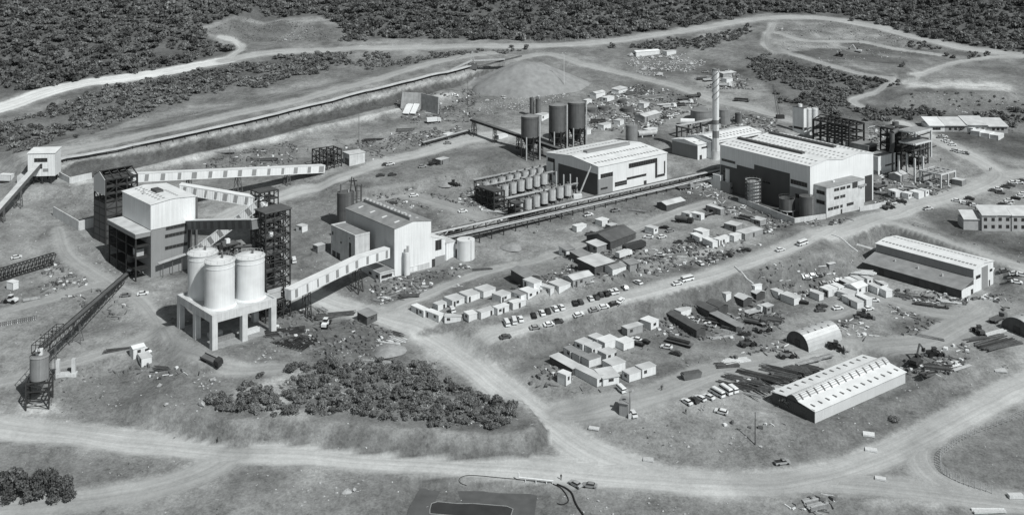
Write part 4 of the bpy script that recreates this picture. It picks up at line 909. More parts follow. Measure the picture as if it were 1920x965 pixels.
# dark conveyor to the loading bin, lower left
hb = at(70, 768); q1 = atY(66, 662, hb.y+1); q0 = up(at(243, 512), .8)
p = thing('belt_conveyor', at(243, 512), 0, 'dark open conveyor rising to the round bin on legs, lower left', 'conveyor'); o = Vector(p.location)
d = (q1-q0); L0 = d.length; ex = d.normalized(); sd = Vector((-ex.y, ex.x, 0)).normalized(); n = 26
MB().beam(q0-o, q1-o, 1.5, .35).build('belt', STEELM, p)
for s in (-1, 1):
    b = MB(); e = sd*s*1.1
    b.beam(q0-o+e, q1-o+e, .22, .3); b.beam(up(q0-o+e, -2.0), up(q1-o+e, -2.0), .22, .3)
    for i in range(n):
        a, c = q0+d*(i/n)+e-o, q0+d*((i+1)/n)+e-o; b.beam(a, up(c, -2), .13, .13); b.beam(up(a, -2), a, .13, .13)
    b.build('truss_side', STEEL, p)
b = MB()
for i in range(7):
    a = q0+d*(.78+.22*i/6)-o
    for s in (-1, 1): b.beam(a+sd*s*1.2, up(a+sd*s*1.2, 2.6), .16, .16)
    b.beam(up(a-sd*1.2, 2.6), up(a+sd*1.2, 2.6), .16, .16)
for s in (-1, 1): b.beam(up(q0+d*.78-o+sd*s*1.2, 2.6), up(q1-o+sd*s*1.2, 2.6), .16, .16)
b.build('head_cage', STEEL, p)
MB().box(-.8, .8, -.8, .8, -.2, 1.8).build('tail_cover', WHITE2, p)
for fr, sp in ((.62, 5), (.85, 3)):
    a = q0+d*fr-o; g = gz(a.x+o.x, a.y+o.y)-o.z-.4; b = MB()
    for s in (-1, 1):
        for l in (-1, 1): b.beam((a.x+sd.x*s*sp*.4+ex.x*l*sp*.3, a.y+sd.y*s*sp*.4+ex.y*l*sp*.3, g), a+sd*s*.9+ex*l*.4+Vector((0, 0, -2)), .2, .2)
    for t in (.3, .6):
        z = g+(a.z-2-g)*t
        for s in (-1, 1): b.beam((a.x+sd.x*s*sp*.35-ex.x*sp*.2, a.y+sd.y*s*sp*.35-ex.y*sp*.2, z), (a.x+sd.x*s*sp*.35+ex.x*sp*.2, a.y+sd.y*s*sp*.35+ex.y*sp*.2, z), .14, .14)
        b.beam((a.x-sd.x*sp*.35, a.y-sd.y*sp*.35, z), (a.x+sd.x*sp*.35, a.y+sd.y*sp*.35, z), .14, .14)
    b.build('trestle', STEELM, p)
c = at(123, 702); p2 = thing('concrete_pier', c, math.radians(8), 'pale U-shaped concrete pier under the lower left conveyor', 'pier')
for x in (-3, 2): MB().box(x, x+1.2, -.7, .7, .6, 5.2).build('leg', CONC, p2)
MB().box(-3.4, 3.6, -1.2, 1.2, -.6, .6).build('footing', CONC, p2)
# round loading bin
p = thing('loading_bin', hb, math.radians(12), 'grey round loading bin on tall steel legs at the end of the lower left conveyor', 'bin'); sc = hb.y/FPX
zt_, zb_ = (768-674)*sc, (768-716)*sc; r = 2.9
MB().cyl(0, 3, zb_, zt_, r, n=30).build('shell', TANKM, p, True); MB().cyl(0, 3, zt_+.01, zt_+.5, r*1.06, r*.9, n=30).build('roof', TANKM, p); MB().cyl(0, 3, zb_-3.4, zb_-.3, .7, 2.2, n=24).build('cone', STEELM, p, True)
frame(p, 7, 6, zb_-.1, [-3.4, 3.4], [0, 6], [zb_*.35, zb_*.68, zb_-.1], STEEL, .4, None, True)
b = MB(); ladder(b, 3.6, 2, -1, zt_+1); b.build('ladder', STEEL, p); MB().box(-1, 1, 2.2, 3.8, zt_+.5, zt_+2.2).build('chute', WHITE2, p)
# hopper feed conveyor
q0 = up(at(884, 252), 7.5); q1 = atY(1049, 283, at(1049, 312).y)
p = gallery('belt_conveyor', 'dark inclined conveyor running to the foot of the dark hoppers', [q0, q1], 2.2, 1.2, [], m=STEEL, rm=STEELM, legs=((0, .03, 3), (0, .28, 2), (0, .55, 2), (0, .8, 2)), legm=STEEL)
q0, q1 = up(at(792, 274), 1.0), up(at(880, 250), 1.0)
p = gallery('belt_conveyor', 'short low conveyor beside the wide dirt road, leading to the dark conveyor', [q0, q1], 1.6, .9, [], m=STEEL, rm=STEELL, legs=((0, .1, 1.4), (0, .5, 1.4), (0, .9, 1.4)), legm=STEEL)
p = thing('receiving_frame', at(600, 322), math.radians(36), 'dark steel receiving frame at the low end of the long striped gallery', 'frame')
frame(p, 12, 9, 10, lin(0, 12, 4), lin(0, 9, 3), [3, 6.5, 10], STEEL, .45, None, True)
for k in range(4): MB().box(1+k*2.5, 3+k*2.5, 1+k, 3+k, 1+k, 3+k*1.2).build('equipment', STEEL, p)
p = thing('pump_house', at(655, 312), math.radians(36), 'small bare concrete house beside the receiving frame', 'building')
MB().box(0, 9, 0, 7, -2, 6).build('wall', CONC, p); MB().box(-.3, 9.3, -.3, 7.3, 6.01, 6.3).build('roof', CONC, p)
for u in (.1, .4): win(p, 9, 7, 6, 'L', u, u+.22, .05, .6, 'opening', DOOR)
# stacker on the stockpile and its booms
sp = at(886, 128); p = thing('stacker', sp, 0, 'pale stacker with A-frame mast and two booms at the top of the long conveyor', 'stacker')
m_ = MB(); [m_.beam((s*2.2, 0, -1), (0, 0, 12), .4, .4) for s in (-1, 1)]; m_.beam((-1.2, 0, 5), (1.2, 0, 5), .3, .3); m_.build('mast', STEELL, p)
a0 = atY(835, 136, sp.y-4)-sp; a1 = atY(885, 113, sp.y)-sp; MB().beam(a0, a1, 1.8, 1.0).build('boom', STEELL, p)
a0 = atY(888, 114, sp.y)-sp; a1 = atY(946, 111, sp.y+4)-sp; MB().beam(a0, a1, 1.4, .9).build('boom', STEELL, p)
a0 = atY(895, 126, sp.y)-sp; a1 = atY(978, 105, sp.y+10)-sp; MB().beam(a0, a1, 1.8, .8).build('boom', STEELM, p)
MB().box(-3, 3, -2, 2, -.5, 3).build('carriage', STEELM, p); m_ = MB(); m_.beam((0, 0, 12), (-17, -4, 3), .12, .12); m_.beam((0, 0, 12), (18, 3, 6), .12, .12); m_.build('stay', STEELM, p)
# gravel stockpile
pk = at(988, 165); n, R = 72, 33.0
V = [(0, 8, 15)]; F = []
for k in range(1, 15):
    for i in range(n):
        a = 2*math.pi*i/n; rr = R*k/14*(1+.06*math.sin(3*a+1)+.04*math.sin(7*a)); x, y = rr*math.cos(a)*1.25, rr*math.sin(a)*.85+8
        z = min(19*(1-k/14), 14.2+.8*(1-k/14))+.5*(vnoise(x+pk.x, y+pk.y, 3, 40)-.5)+.45*math.sin(a*19+2*math.sin(a*7))*(k/14); g = gz(x+pk.x, y+pk.y)-pk.z
        V.append((x, y, float(max(z, g-.6) if k < 14 else g-.8)))
for i in range(n): F.append((0, 1+i, 1+(i+1) % n))
for k in range(13):
    for i in range(n): F.append((1+k*n+i, 1+(k+1)*n+i, 1+(k+1)*n+(i+1) % n, 1+k*n+(i+1) % n))
b = MB(); b.add(V, F); st = b.build('gravel_stockpile', mat('crushed_gravel', .25, .95, .16, .25, bump=.25), None, True); st.location = pk
tag(st, 'big pale conical gravel stockpile below the stacker', 'stockpile', kind='stuff')
# ------------------------------------------------------------------ tanks, hoppers, silos
def tank(label, xl, xr, yt, yb, m, roof=.12, name='tank', group=None, open_=False, rm=None, cat='tank', rings=1):
    c, r = cylat(xl, xr, yb); h = ztop(c, yt)-c.z; p = thing(name, c, 0, label, cat, group); n = 36
    if open_:
        MB().shell(0, 0, -1, h, r, .25, n).build('shell', m, p, True); MB().cyl(0, 0, -.9, .5, r-.26, n=n).build('floor', STEEL, p)
    else:
        MB().cyl(0, 0, -1, h, r, n=n).build('shell', m, p, True); MB().cyl(0, 0, h+.005, h+.05+roof*r, r*1.02, r*.1, n=n).build('roof', rm or m, p, True)
        MB().cyl(r*.4, -r*.3, h, h+roof*r+.8, .3, n=8).build('vent', STEELL, p)
    for k in range(rings): MB().cyl(0, 0, h*(1-.06-.4*k)-.1, h*(1-.06-.4*k)+.1, r+.08, n=n).build('stiffener', m, p)
    b = MB(); ladder(b, r*.6, -r*.8-.15, -.5, h+.4); b.build('ladder', STEELL, p)
    return p, r, h
def hopper(label, xl, xr, yt, yc, yb):
    c, r = cylat(xl, xr, yb); p = thing('hopper_silo', c, 0, label, 'silo', 'dark hopper silos on legs'); h, hc = ztop(c, yt)-c.z, ztop(c, yc)-c.z
    MB().cyl(0, 0, hc, h, r, n=36).build('shell', TANKD, p, True); MB().cyl(0, 0, h+.005, h+.9, r*1.02, r*.3, n=36).build('roof', TANKM, p, True)
    MB().cyl(0, 0, hc-7.5, hc-.01, .6, r*.98, n=36).build('cone', STEEL, p, True); MB().cyl(0, 0, h-1.1, h-.9, r+.12, n=36).build('stiffener', TANKD, p)
    for i in range(8):
        a = math.pi*(i+.5)/4; MB().box(r*math.cos(a)-.3, r*math.cos(a)+.3, r*math.sin(a)-.3, r*math.sin(a)+.3, -1.5, hc+.5).build('leg', STEEL if i != 5 else STEELL, p)
    b = MB()
    for k in (.35, .7):
        for i in range(8):
            a, a2 = math.pi*(i+.5)/4, math.pi*(i+1.5)/4; b.beam((r*math.cos(a), r*math.sin(a), hc*k), (r*math.cos(a2), r*math.sin(a2), hc*k), .25, .25)
            if k < .5: b.beam((r*math.cos(a), r*math.sin(a), hc*.05), (r*math.cos(a2), r*math.sin(a2), hc*.68), .16, .16)
    b.build('bracing', STEEL, p)
    MB().tube((r+.5, -r*.6, -1), (r+.5, -r*.6, h+.5), .42, 10).build('standpipe', STEELL, p, True)
hopper('nearest of the three dark hopper silos, standing lower left of the pair', 977, 1010, 217.5, 256, 302)
hopper('middle dark hopper silo of three, behind the process hall roof', 1029, 1061, 196.5, 246, 284)
hopper('rightmost dark hopper silo of three, behind the process hall roof', 1064.5, 1097, 191.5, 239, 278)
tank('left one of two slim dark standing cylinders behind the hopper silos', 993, 1002, 183, 220, TANKD, 0, 'slim_tank', 'slim dark cylinders')
tank('right one of two slim dark standing cylinders behind the hopper silos', 1004, 1014, 185, 222, TANKD, 0, 'slim_tank', 'slim dark cylinders')
tank('dark grey upright tank rising behind the process hall ridge', 1173, 1195.5, 234, 276, TANKM)
tank('wide grey tank left of the chimney', 1295, 1340, 206, 234, TANKM, .06, rings=2)
tank('grey tank right of the chimney with a ladder', 1346, 1369, 205, 235, TANKM, .06, rings=2)
tank('wide low round tank touching the roof of the largest hall', 1399, 1433, 243, 262, mat('pale_grey_tank', .4, .6, .1, .3), .1)
tank('small dark tank right of the chimney tanks', 1378, 1391, 212, 232, TANKD, .05)
for i, (a, b_, c_, d_) in enumerate([(1097.5, 1121.5, 204, 212), (1121.5, 1143, 200, 208.5), (1158, 1175.5, 187.5, 195.5), (1164.5, 1190, 202, 211.5)]):
    tank(['leftmost', 'second from left', 'farthest', 'rightmost'][i]+' of the four dark open round basins behind the hoppers', a, b_, c_, d_, TANKD, name='open_basin', group='open round basins', open_=True, cat='basin')
pT, r, h = tank('dark tank with pipework on its roof behind the mill', 632, 664, 360, 432, TANKD, .1, rings=3)
b = MB(); b.beam((2, 1, h), (2.6, 1, h+6.5), .4, .4); b.beam((4.4, 1, h), (3.4, 1, h+6), .4, .4); b.beam((1.5, 1, h+4.5), (5, 1, h+4.8), .5, .4); b.build('gantry', STEEL, pT)
b = MB(); b.tube((-2, -1, h), (-2, -1, h+3.8), .35); b.tube((-2, -1, h+3.4), (2.2, 1, h+5.4), .25); b.build('roof_pipe', STEELM, pT)
b = MB(); [b.beam((x, y, -1), (x, y, h+3), .25, .25) for x, y in ((r+1, -1), (r+3, -1), (r+1, 2), (r+3, 2))]; [b.beam((r+1, -1, z), (r+3, -1, z), .15, .15) for z in lin(2, h+3, 8)]; b.build('stair_tower', STEEL, pT)
tank('squat white tank at the right end of the mill building', 857, 890, 448, 490, TANKW, .05)
tank('tall dark tank left of the office block', 1499, 1527, 367, 412, TANKD, .05)
c, r = cylat(1461, 1490, 409); p = thing('raised_tank', c, 0, 'dark open tank on pale posts left of the tall dark tank', 'tank'); h1, h0 = ztop(c, 371)-c.z, ztop(c, 392)-c.z
MB().shell(0, 0, h0, h1, r, .3, 36).build('shell', TANKD, p, True); MB().cyl(0, 0, h0-.3, h0-.005, r+.2, n=36).build('floor', CONC, p); b = MB(); cage_rail(b, r+.1, h1, 24, .9); b.build('handrail', STEELM, p)
for i in range(6): a = math.pi*(i+.3)/3; MB().cyl(r*.85*math.cos(a), r*.85*math.sin(a), -1, h0-.31, .3, n=8).build('leg', CONC, p)
# scaffolded tower
c, r = cylat(1398, 1426, 388); p = thing('scaffolded_tank', c, 0, 'round concrete tank wrapped in scaffolding below the largest hall', 'tank'); h = ztop(c, 339)-c.z
MB().cyl(0, 0, -1, h*.96, r*.78, n=32).build('shell', CONC, p, True); MB().cyl(0, 0, h*.96+.004, h, r*.8, r*.6, n=32).build('roof', CONCD, p)
for k, z in enumerate(lin(2, h+.5, 7)):
    MB().shell(0, 0, z, z+.15, r*1.05, r*.2, 24).build('scaffold_deck', STEELM if k % 2 else TIMBER, p)
for i in range(14): a = 2*math.pi*i/14; MB().tube((r*1.05*math.cos(a), r*1.05*math.sin(a), -1), (r*1.05*math.cos(a), r*1.05*math.sin(a), h+1.4), .09, 6).build('scaffold_pole', STEELM, p)
# dosing block with two white silos
p = thing('dosing_house', at(1368, 364), math.radians(36), 'stepped small block with two white silos against the largest hall', 'building')
MB().box(0, 10, 0, 6, -2, 5.2).build('wall', GREYC, p); MB().box(0, 5.5, 6.02, 11, -2, 7.6).build('tall_wall', WHITE, p); MB().box(0, 6, 11.02, 18, -2, 5).build('rear_wall', WHITE, p)
MB().box(-.2, 5.7, 6, 11.2, 7.605, 7.8).build('roof', ROOFW, p); MB().box(-.2, 6.2, 11.25, 18.2, 5.005, 5.2).build('rear_roof', ROOFW, p); win(p, 10, 6, 5.2, 'R', .1, .5, .45, .62)
win(p, 6, 7, 5, 'L', .2, .8, -.1, .6, 'opening', DOOR, y0=11)
for x in (2.6, 6.2): MB().cyl(x, 3.2, 5.205, 11.5, 1.5, n=24).build('silo', TANKW, p, True)
b = MB(); b.beam((4, 3, 11.5), (5, 3, 14), .4, .4); b.beam((6, 3, 11.5), (5.2, 3, 13.6), .3, .3); b.build('hoist', STEELM, p)
# white silos behind
for i, (a, b_) in enumerate([(1510.5, 1522), (1522.5, 1534)]): tank(('left' if i == 0 else 'right')+' of two tall white silos behind the largest hall', a, b_, 203, 252, TANKW, .1, 'tall_silo', 'tall white silos', cat='silo')
p = thing('silo_house', at(1507, 254), math.radians(38), 'tall narrow white block beside the two tall white silos', 'building')
MB().box(0, 2.6, 0, 7.5, -2, 15).build('wall', WHITE2, p); MB().box(-.2, 2.8, -.2, 7.7, 15.01, 15.3).build('roof', STEELM, p); win(p, 4, 7.5, 15, 'L', .1, .9, .2, .28); win(p, 2.6, 7.5, 15, 'R', .1, .9, .2, .28); MB().cyl(1.4, 3.5, 15.3, 16.8, 1.2, n=14).build('cowl', WHITE2, p)
for px_, py_, L_, m_, lb, yw in ((1196, 258, 11, STEELL, 'long pale horizontal tank behind the process hall', 20), (1276, 234, 8, TANKW, 'white horizontal pressure vessel left of the chimney tanks', -8)):
    c = at(px_, py_); p = thing('horizontal_tank', c, math.radians(yw), lb, 'tank'); b = MB(); b.tube((0, 0, 2.1), (L_, 0, 2.1), 1.6, 18); b.build('shell', m_, p, True)
    for x in (L_*.2, L_*.8): MB().box(x-.3, x+.3, -1.2, 1.2, -.6, 1.2).build('saddle', CONC, p)
# pipe portal left of chimney
p = thing('pipe_portal', at(1268, 256), math.radians(38), 'white pipe bridge on slim legs left of the chimney', 'pipe bridge')
MB().box(0, 41, -.7, .7, 5.6, 6.3).build('pipe_deck', STEELL, p); MB().box(-.7, .7, -12, -.71, 5.4, 6.1).build('side_deck', STEELM, p)
for x in (.5, 10, 20, 30, 40): MB().box(x-.2, x+.2, -.6, .6, -1, 5.6).build('leg', STEELM, p)
for y in (-4, -8, -11.5): MB().box(-.2, .2, y-.2, y+.2, -2, 5.4).build('leg', STEELM, p)
for k in range(7): MB().cyl(14+k*3.2, -3-(k % 3), -1, 2.5+(k % 2)*1.5, .7, n=12).build('pump_vessel', STEELL if k % 2 else STEELM, p, True)
# ---- long pipe rack
r0, r1 = at(828, 473), at(1357, 349); dv = Vector((r1.x-r0.x, r1.y-r0.y, 0)); Ln = dv.length; yaw = math.atan2(dv.y, dv.x)
p = thing('pipe_rack', r0, yaw, 'long raised pipe rack on dark posts running from the mill to the largest hall', 'pipe rack'); dz = (r1.z-r0.z)/Ln; N_ = 26
for i in range(N_+1):
    x = Ln*i/N_; z = dz*x; b = MB()
    for y in (0, 5): b.box(x-.18, x+.18, y-.18, y+.18, z-2.2, z+(5.2 if y == 0 else 7.4))
    b.box(x-.15, x+.15, .181, 4.819, z+4.6, z+4.95); b.box(x-.15, x+.15, 3.2, 4.819, z+6.8, z+7.1); b.build('rack_bent', STEEL, p)
    if i % 2 == 0: MB().box(x-.5, x+.5, -.5, .5, z-2.0, z+.35).build('footing', CONC, p)
for y, z, r, m_ in ((-.1, 5.45, .28, STEELL), (3.4, 7.35, .25, STEELL), (4.2, 7.4, .3, STEELL), (4.9, 7.7, .25, STEELM), (4.6, 5.25, .35, STEEL), (.8, 5.2, .16, STEELM), (2.4, 5.2, .22, STEELL), (2.4, 2.6, .25, STEEL), (3.6, 2.8, .3, STEELM)):
    MB().tube((-3, y, z-3*dz), (Ln+2, y, z+(Ln+2)*dz), r, 8).build('pipe', m_, p, True)
b = MB()
for i in range(N_): 
    x0, x1 = Ln*i/N_, Ln*(i+1)/N_; b.beam((x0, 5, dz*x0+4.9), (x1, 5, dz*x1+7.1), .16, .16)
b.build('bracing', STEEL, p)
# ---- leach tank rows
o = at(974.8, 404); yaw = math.radians(38.7); ex = Vector((math.cos(yaw), math.sin(yaw), 0)); ey = Vector((-math.sin(yaw), math.cos(yaw), 0)); zt0 = o.z
TANKL = mat('dulled_white_tank', .5, .6, .14, .6, streak=.3)
tm = dict(shell=MB().cyl(0, 0, 1.4, 6.2, 1.8, n=24).mesh('shell', TANKL, True), roof=MB().cyl(0, 0, 6.205, 6.75, 1.7, .9, n=24).mesh('roof', TANKM, True), band=MB().cyl(0, 0, 3.9, 4.02, 1.79, n=24).mesh('band', STEELM), motor=MB().box(-.35, .35, -.35, .35, 6.76, 7.7).mesh('agitator', STEELM), leg=MB().cyl(0, 0, -1.5, 2.0, .18, n=8).mesh('leg', STEEL))
rown = {0: 'front', 17.2: 'middle', 25.8: 'rear'}
for d_, nn, s0 in ((0, 7, 0), (17.2, 7, 0), (25.8, 8, 0)):
    for i in range(nn):
        q = o+ex*(i*4.85+s0)+ey*d_; q.z = gz(q.x, q.y)
        lb = f"white round leach tank, {['first','second','third','fourth','fifth','sixth','seventh','eighth'][i]} from the left in the {rown[d_]} tank row"
        p = thing('leach_tank', q, yaw, lb, 'tank', 'leach tanks in rows')
        for k in ('shell', 'roof', 'band', 'motor'): inst({'motor': 'agitator'}.get(k, k), tm[k], p)
        for a in range(4): inst('leg', tm['leg'], p, Matrix.Translation((1.3*math.cos(a*math.pi/2+.8), 1.3*math.sin(a*math.pi/2+.8), 0)))
for d_, lb, wh in ((-2.6, 'front', 1.6), (2.9, 'second', 6.6), (20.2, 'third', 6.6), (14.4, 'fourth', 1.2), (28.8, 'rearmost', 6.4)):
    q = o+ex*-4+ey*d_; q.z = gz(q.x, q.y); p = thing('pipe_walkway', q, yaw, f'{lb} raised walkway with pale pipes beside the leach tanks', 'walkway', 'leach tank walkways')
    for i, x in enumerate(lin(0, 40, 9)):
        b = MB(); b.box(x-.15, x+.15, -.9, -.6, -2, wh); b.box(x-.15, x+.15, .6, .9, -2, wh); b.box(x-.15, x+.15, -.599, .599, wh-.6, wh-.3); b.build('post_pair', STEEL, p)
    MB().box(-.5, 40.5, -.6, .6, wh+.01, wh+.15).build('deck', STEEL, p)
    for y, z in ((-.6, 1.1), (.1, .45), (.7, 1.1)): MB().tube((-1, y, wh+z), (42, y, wh+z), .14, 6).build('pipe' if z < .6 else 'rail', STEELL, p)
    for k in range(9): MB().box(2+k*4.4, 3.0+k*4.4, 1.1, 2.6, -1.5, 2.2+(k*7 % 3)).build('equipment', (STEEL, STEELM, STEELM)[k % 3], p)
q = o+ex*-8+ey*9; q.z = gz(q.x, q.y); p = thing('dark_rack', q, yaw, 'dark steel end frame at the left end of the leach tank rows', 'frame'); frame(p, 6, 14, 9, lin(0, 6, 2), lin(0, 14, 4), [3, 6, 9], STEEL, .5, DARKC, True)
q = o+ex*-6+ey*-4; q.z = gz(q.x, q.y); p = thing('dark_rack', q, yaw, 'dark steel frame in front of the leach tank rows', 'frame'); frame(p, 5, 5, 8, lin(0, 5, 2), lin(0, 5, 2), [3, 5.5, 8], STEEL, .45, DARKC, True)
q = SP('hall', -5, 5, 0); p = thing('crane_jib', q, 0, 'slanted pale crane jib beside the dark wall of the process hall', 'crane'); MB().beam((-3, -3, -.5), (4, 3, 14), .5, .5).build('jib', STEELL, p); MB().box(-5, -1, -5, -2, -1, 1.6).build('carrier', WHITE2, p)
for i, x in enumerate((-3, -5.5, -8, -11)): 
    q = SP('hall', x, 12+i*2, 0); q.z = gz(q.x, q.y); p = tag(MB().cyl(0, 0, -1, 7+i % 2, .35, n=10).build('vent_pipe', STEELL, None, True), f"{['first','second','third','fourth'][i]} pale upright vent pipe from the process hall's dark wall", 'pipe', 'vent pipes'); p.location = q
# ---- girders and panels at the far left
a0, a1 = at(-30, 534), at(103, 494); d = a1-a0; p = thing('truss_girder', a0, math.atan2(d.y, d.x), 'long dark steel truss girder lying on the ground at the left edge', 'girder'); Ln = math.hypot(d.x, d.y)
for y in (-1.4, 1.4):
    b = MB(); b.beam((0, y, .3), (Ln, y, .3+d.z), .35, .35); b.beam((0, y, 4.2), (Ln, y, 4.2+d.z), .35, .35); n = 18
    for i in range(n): x0, x1 = Ln*i/n, Ln*(i+1)/n; b.beam((x0, y, .3+d.z*i/n), (x1, y, 4.2+d.z*i/n), .2, .2); b.beam((x0, y, .3+d.z*i/n), (x0, y, 4.2+d.z*i/n), .2, .2)
    b.build('truss_side', STEEL, p)
for zz in (.3, 4.2):
    b = MB(); [b.beam((Ln*i/18, -1.4, zz+d.z*i/18), (Ln*i/18, 1.4, zz+d.z*i/18), .2, .2) for i in range(19)]; b.build('cross_bars', STEEL, p)
a0, a1 = at(-20, 614), at(70, 596); d = a1-a0; Ln = math.hypot(d.x, d.y); p = thing('track_panel', a0, math.atan2(d.y, d.x), 'ladder-like panel of timber sleepers lying near the left edge', 'track')
slm = MB().box(-.2, .2, -1.6, 1.6, 0, .5).mesh('sleeper', TIMBER)
for i in range(24): inst('sleeper', slm, p, Matrix.Translation((Ln*i/24, 0, d.z*i/24)))
for y in (-1, 1): MB().beam((0, y, .62), (Ln, y, .62+d.z), .15, .2).build('rail', STEELM, p)
# ---- retaining walls
def wall(label, pts, h, th=.5, m=None, name='retaining_wall'):
    P = [at(*q) for q in pts]; p = thing(name, P[0], 0, label, 'wall'); o = P[0]
    for a, b_ in zip(P[:-1], P[1:]):
        d = Vector((b_.x-a.x, b_.y-a.y, 0)); zz = (a.z+b_.z)/2-o.z
        MB().beam(Vector((a.x-o.x, a.y-o.y, a.z-o.z+h/2-.6)), Vector((b_.x-o.x, b_.y-o.y, b_.z-o.z+h/2-.6)), th, h+1.2).build('wall_section', m or CONC, p)
    return p
wall('bent pale concrete retaining wall left of the open tower', [(100, 404), (148, 432), (183, 424)], 4.2)
wall('sloping pale wing wall right of the white house on legs', [(112, 334), (131, 344), (172, 335)], 3.0)
wall('low concrete wall around the dark tanks below the largest hall', [(1385, 378), (1490, 418), (1548, 410)], 2.2, .4)
p = wall('tall concrete tipping wall with two pale chutes near the embankment', [(752, 204), (790, 206), (822, 214)], 10, .8, CONCD, 'tipping_wall')
for x, w_ in ((768, 4), (781, 3.4)):
    q = at(x, 212); MB().beam(q-Vector(p.location)+Vector((0, 2, 5)), q-Vector(p.location)+Vector((-2, -4, .3)), w_, .6).build('chute', WHITE2, p)
wall('thin white kerb wall beside the upper cabin road', [(1605, 458), (1640, 468), (1662, 478)], .5, .4)
wall('concrete wall at the foot of the office block', [(1612, 396), (1660, 386)], 2.0, .4)
# ---- poles
def pole(label, x, yt, yb, lamp=True, m=None, r=.16):
    c = at(x, yb); h = (yb-yt)*c.y/FPX; p = thing('light_mast' if lamp else 'utility_pole', c, 0, label, 'pole', 'site poles'); MB().tube((0, 0, -1), (0, 0, h), r, 8, r*.55).build('mast', m or STEELM, p, True)
    if lamp:
        for s in (-1, 1): MB().box(s*.9-.4, s*.9+.4, -.3, .3, h-.1, h+.45).build('floodlight', STEELL, p)
        MB().box(-1.3, 1.3, -.08, .08, h-.2, h-.05).build('crossarm', STEELM, p); MB().box(-.5, .5, -.5, .5, -.6, 1.3).build('base', CONC, p)
    else: MB().box(-.9, .9, -.07, .07, h-.9, h-.75).build('crossarm', TIMBER, p)
pole('tall floodlight mast between the receiving frame and the embankment', 673, 187, 284); pole('floodlight mast beside the pale debris slope', 877, 139, 215)
pole('tall white floodlight mast behind the hopper silos', 1057.5, 100, 170, True, WHITE2); pole('floodlight mast behind the long striped gallery', 431, 246, 330)
pole('slim lamp post beside the hut at the yard entrance', 1181, 733, 783); pole('dark wooden pole on the bank left of the warehouse', 1416, 772, 833, False, TIMBD, .2)
p = thing('lattice_crane', at(1462, 222), 0, 'thin leaning lattice crane mast above the largest hall', 'crane'); b = MB()
for dx, dy in ((-.4, -.4), (.4, -.4), (.4, .4), (-.4, .4)): b.beam((dx*2, dy*2, -.5), (-4+dx*.5, dy*.5, 20), .14, .14)
for i in range(12): b.beam((-.8+.04*i-4*i/12, -.5, 20*i/12), (.8-4*(i+1)/12, -.5, 20*(i+1)/12), .1, .1)
b.build('mast', STEELM, p); MB().box(-2, 2.5, -1.5, 1.5, -.5, 2).build('cab', STEEL, p)

# ---- sheds and skewed elevator behind the mill
p = thing('pump_shed', SP('mill', 24, 26, 0), S['mill'][1], 'low flat grey-roofed shed with a white front behind the mill', 'building'); p.location.z = gz(p.location.x, p.location.y)
MB().box(0, 9, 0, 13, -2, 5.5).build('wall', WHITE, p); MB().box(-.3, 9.3, -.3, 13.3, 5.505, 5.75).build('roof', ROOFG, p); win(p, 9, 13, 5.5, 'R', .15, .4, .3, .7)
for k in range(7): MB().box(.2+k*1.3, .9+k*1.3, .2, .9, 5.751, 6.3).build('roof_box', STEELL, p)
p = thing('bucket_elevator', SP('mill', 20, 36, 0), S['mill'][1], 'dark A-shaped steel elevator frame rising behind the mill roof', 'elevator'); p.location.z = gz(p.location.x, p.location.y)
for s in (-1, 1):
    b = MB(); b.beam((-3.5, s*1.4, -1), (1.5, s*.8, 12), .4, .4); b.beam((3.2, s*1.4, -1), (1.5, s*.8, 12), .4, .4)
    for t in lin(.15, .85, 5): b.beam((-3.5+5*t, s*(1.4-.6*t), -1+13*t), (3.2-1.7*t, s*(1.4-.6*t), -1+13*t), .2, .2)
    b.build('side_frame', STEEL, p)
MB().beam((-3.2, 0, 0), (1.4, 0, 11.8), 1.2, .8).build('casing', STEELM, p)
for k, (x, y) in enumerate(((832, 452), (846, 447), (842, 440), (858, 442))):
    q = at(x, y); p = thing('pump_set', q, math.radians(38), f'{["first", "second", "third", "fourth"][k]} dark pump set among the pipes right of the mill', 'pump', 'pump sets by the mill')
    MB().cyl(0, 0, -.5, 2.6+k*.4, 1.0, n=12).build('vessel', STEEL if k % 2 else STEELM, p, True); MB().box(1.1, 2.8, -.6, .6, -.3, 1.1).build('motor', STEELM, p); MB().tube((0, 0, 2.2), (3.5, 2, 3.0), .2, 6).build('pipe', STEELL, p)

# ---- dark machinery behind the silo tops
q = SP('silobase', 15, 24, 0); p = thing('feed_bridge', q, S['silobase'][1], 'dark tangle of feed steelwork and pipes behind the silo tops', 'steelwork'); p.location.z = gz(q.x, q.y); Hs = 26
frame(p, 8, 5, Hs, lin(0, 8, 3), lin(0, 5, 2), lin(Hs-14, Hs, 5), STEEL, .4, STEELM, True)
for k in range(12): MB().box(*(lambda a, b_: (a, a+1.5, b_, b_+1.4))(random.uniform(-1, 9), random.uniform(-.5, 4)), Hs-9+k*.9, Hs-7.4+k*.9).build('drive_unit', (STEEL, STEELM, WHITE2)[k % 3], p)
for k in range(3): MB().tube((1+2.5*k, 0, Hs-2), (2*k-2, -6, Hs-4.5), .3, 8).build('feed_pipe', STEELM, p, True)
MB().tube((4, 3, Hs-1.5), (14, -6, Hs-.5), .55, 10).build('main_pipe', STEELM, p, True)
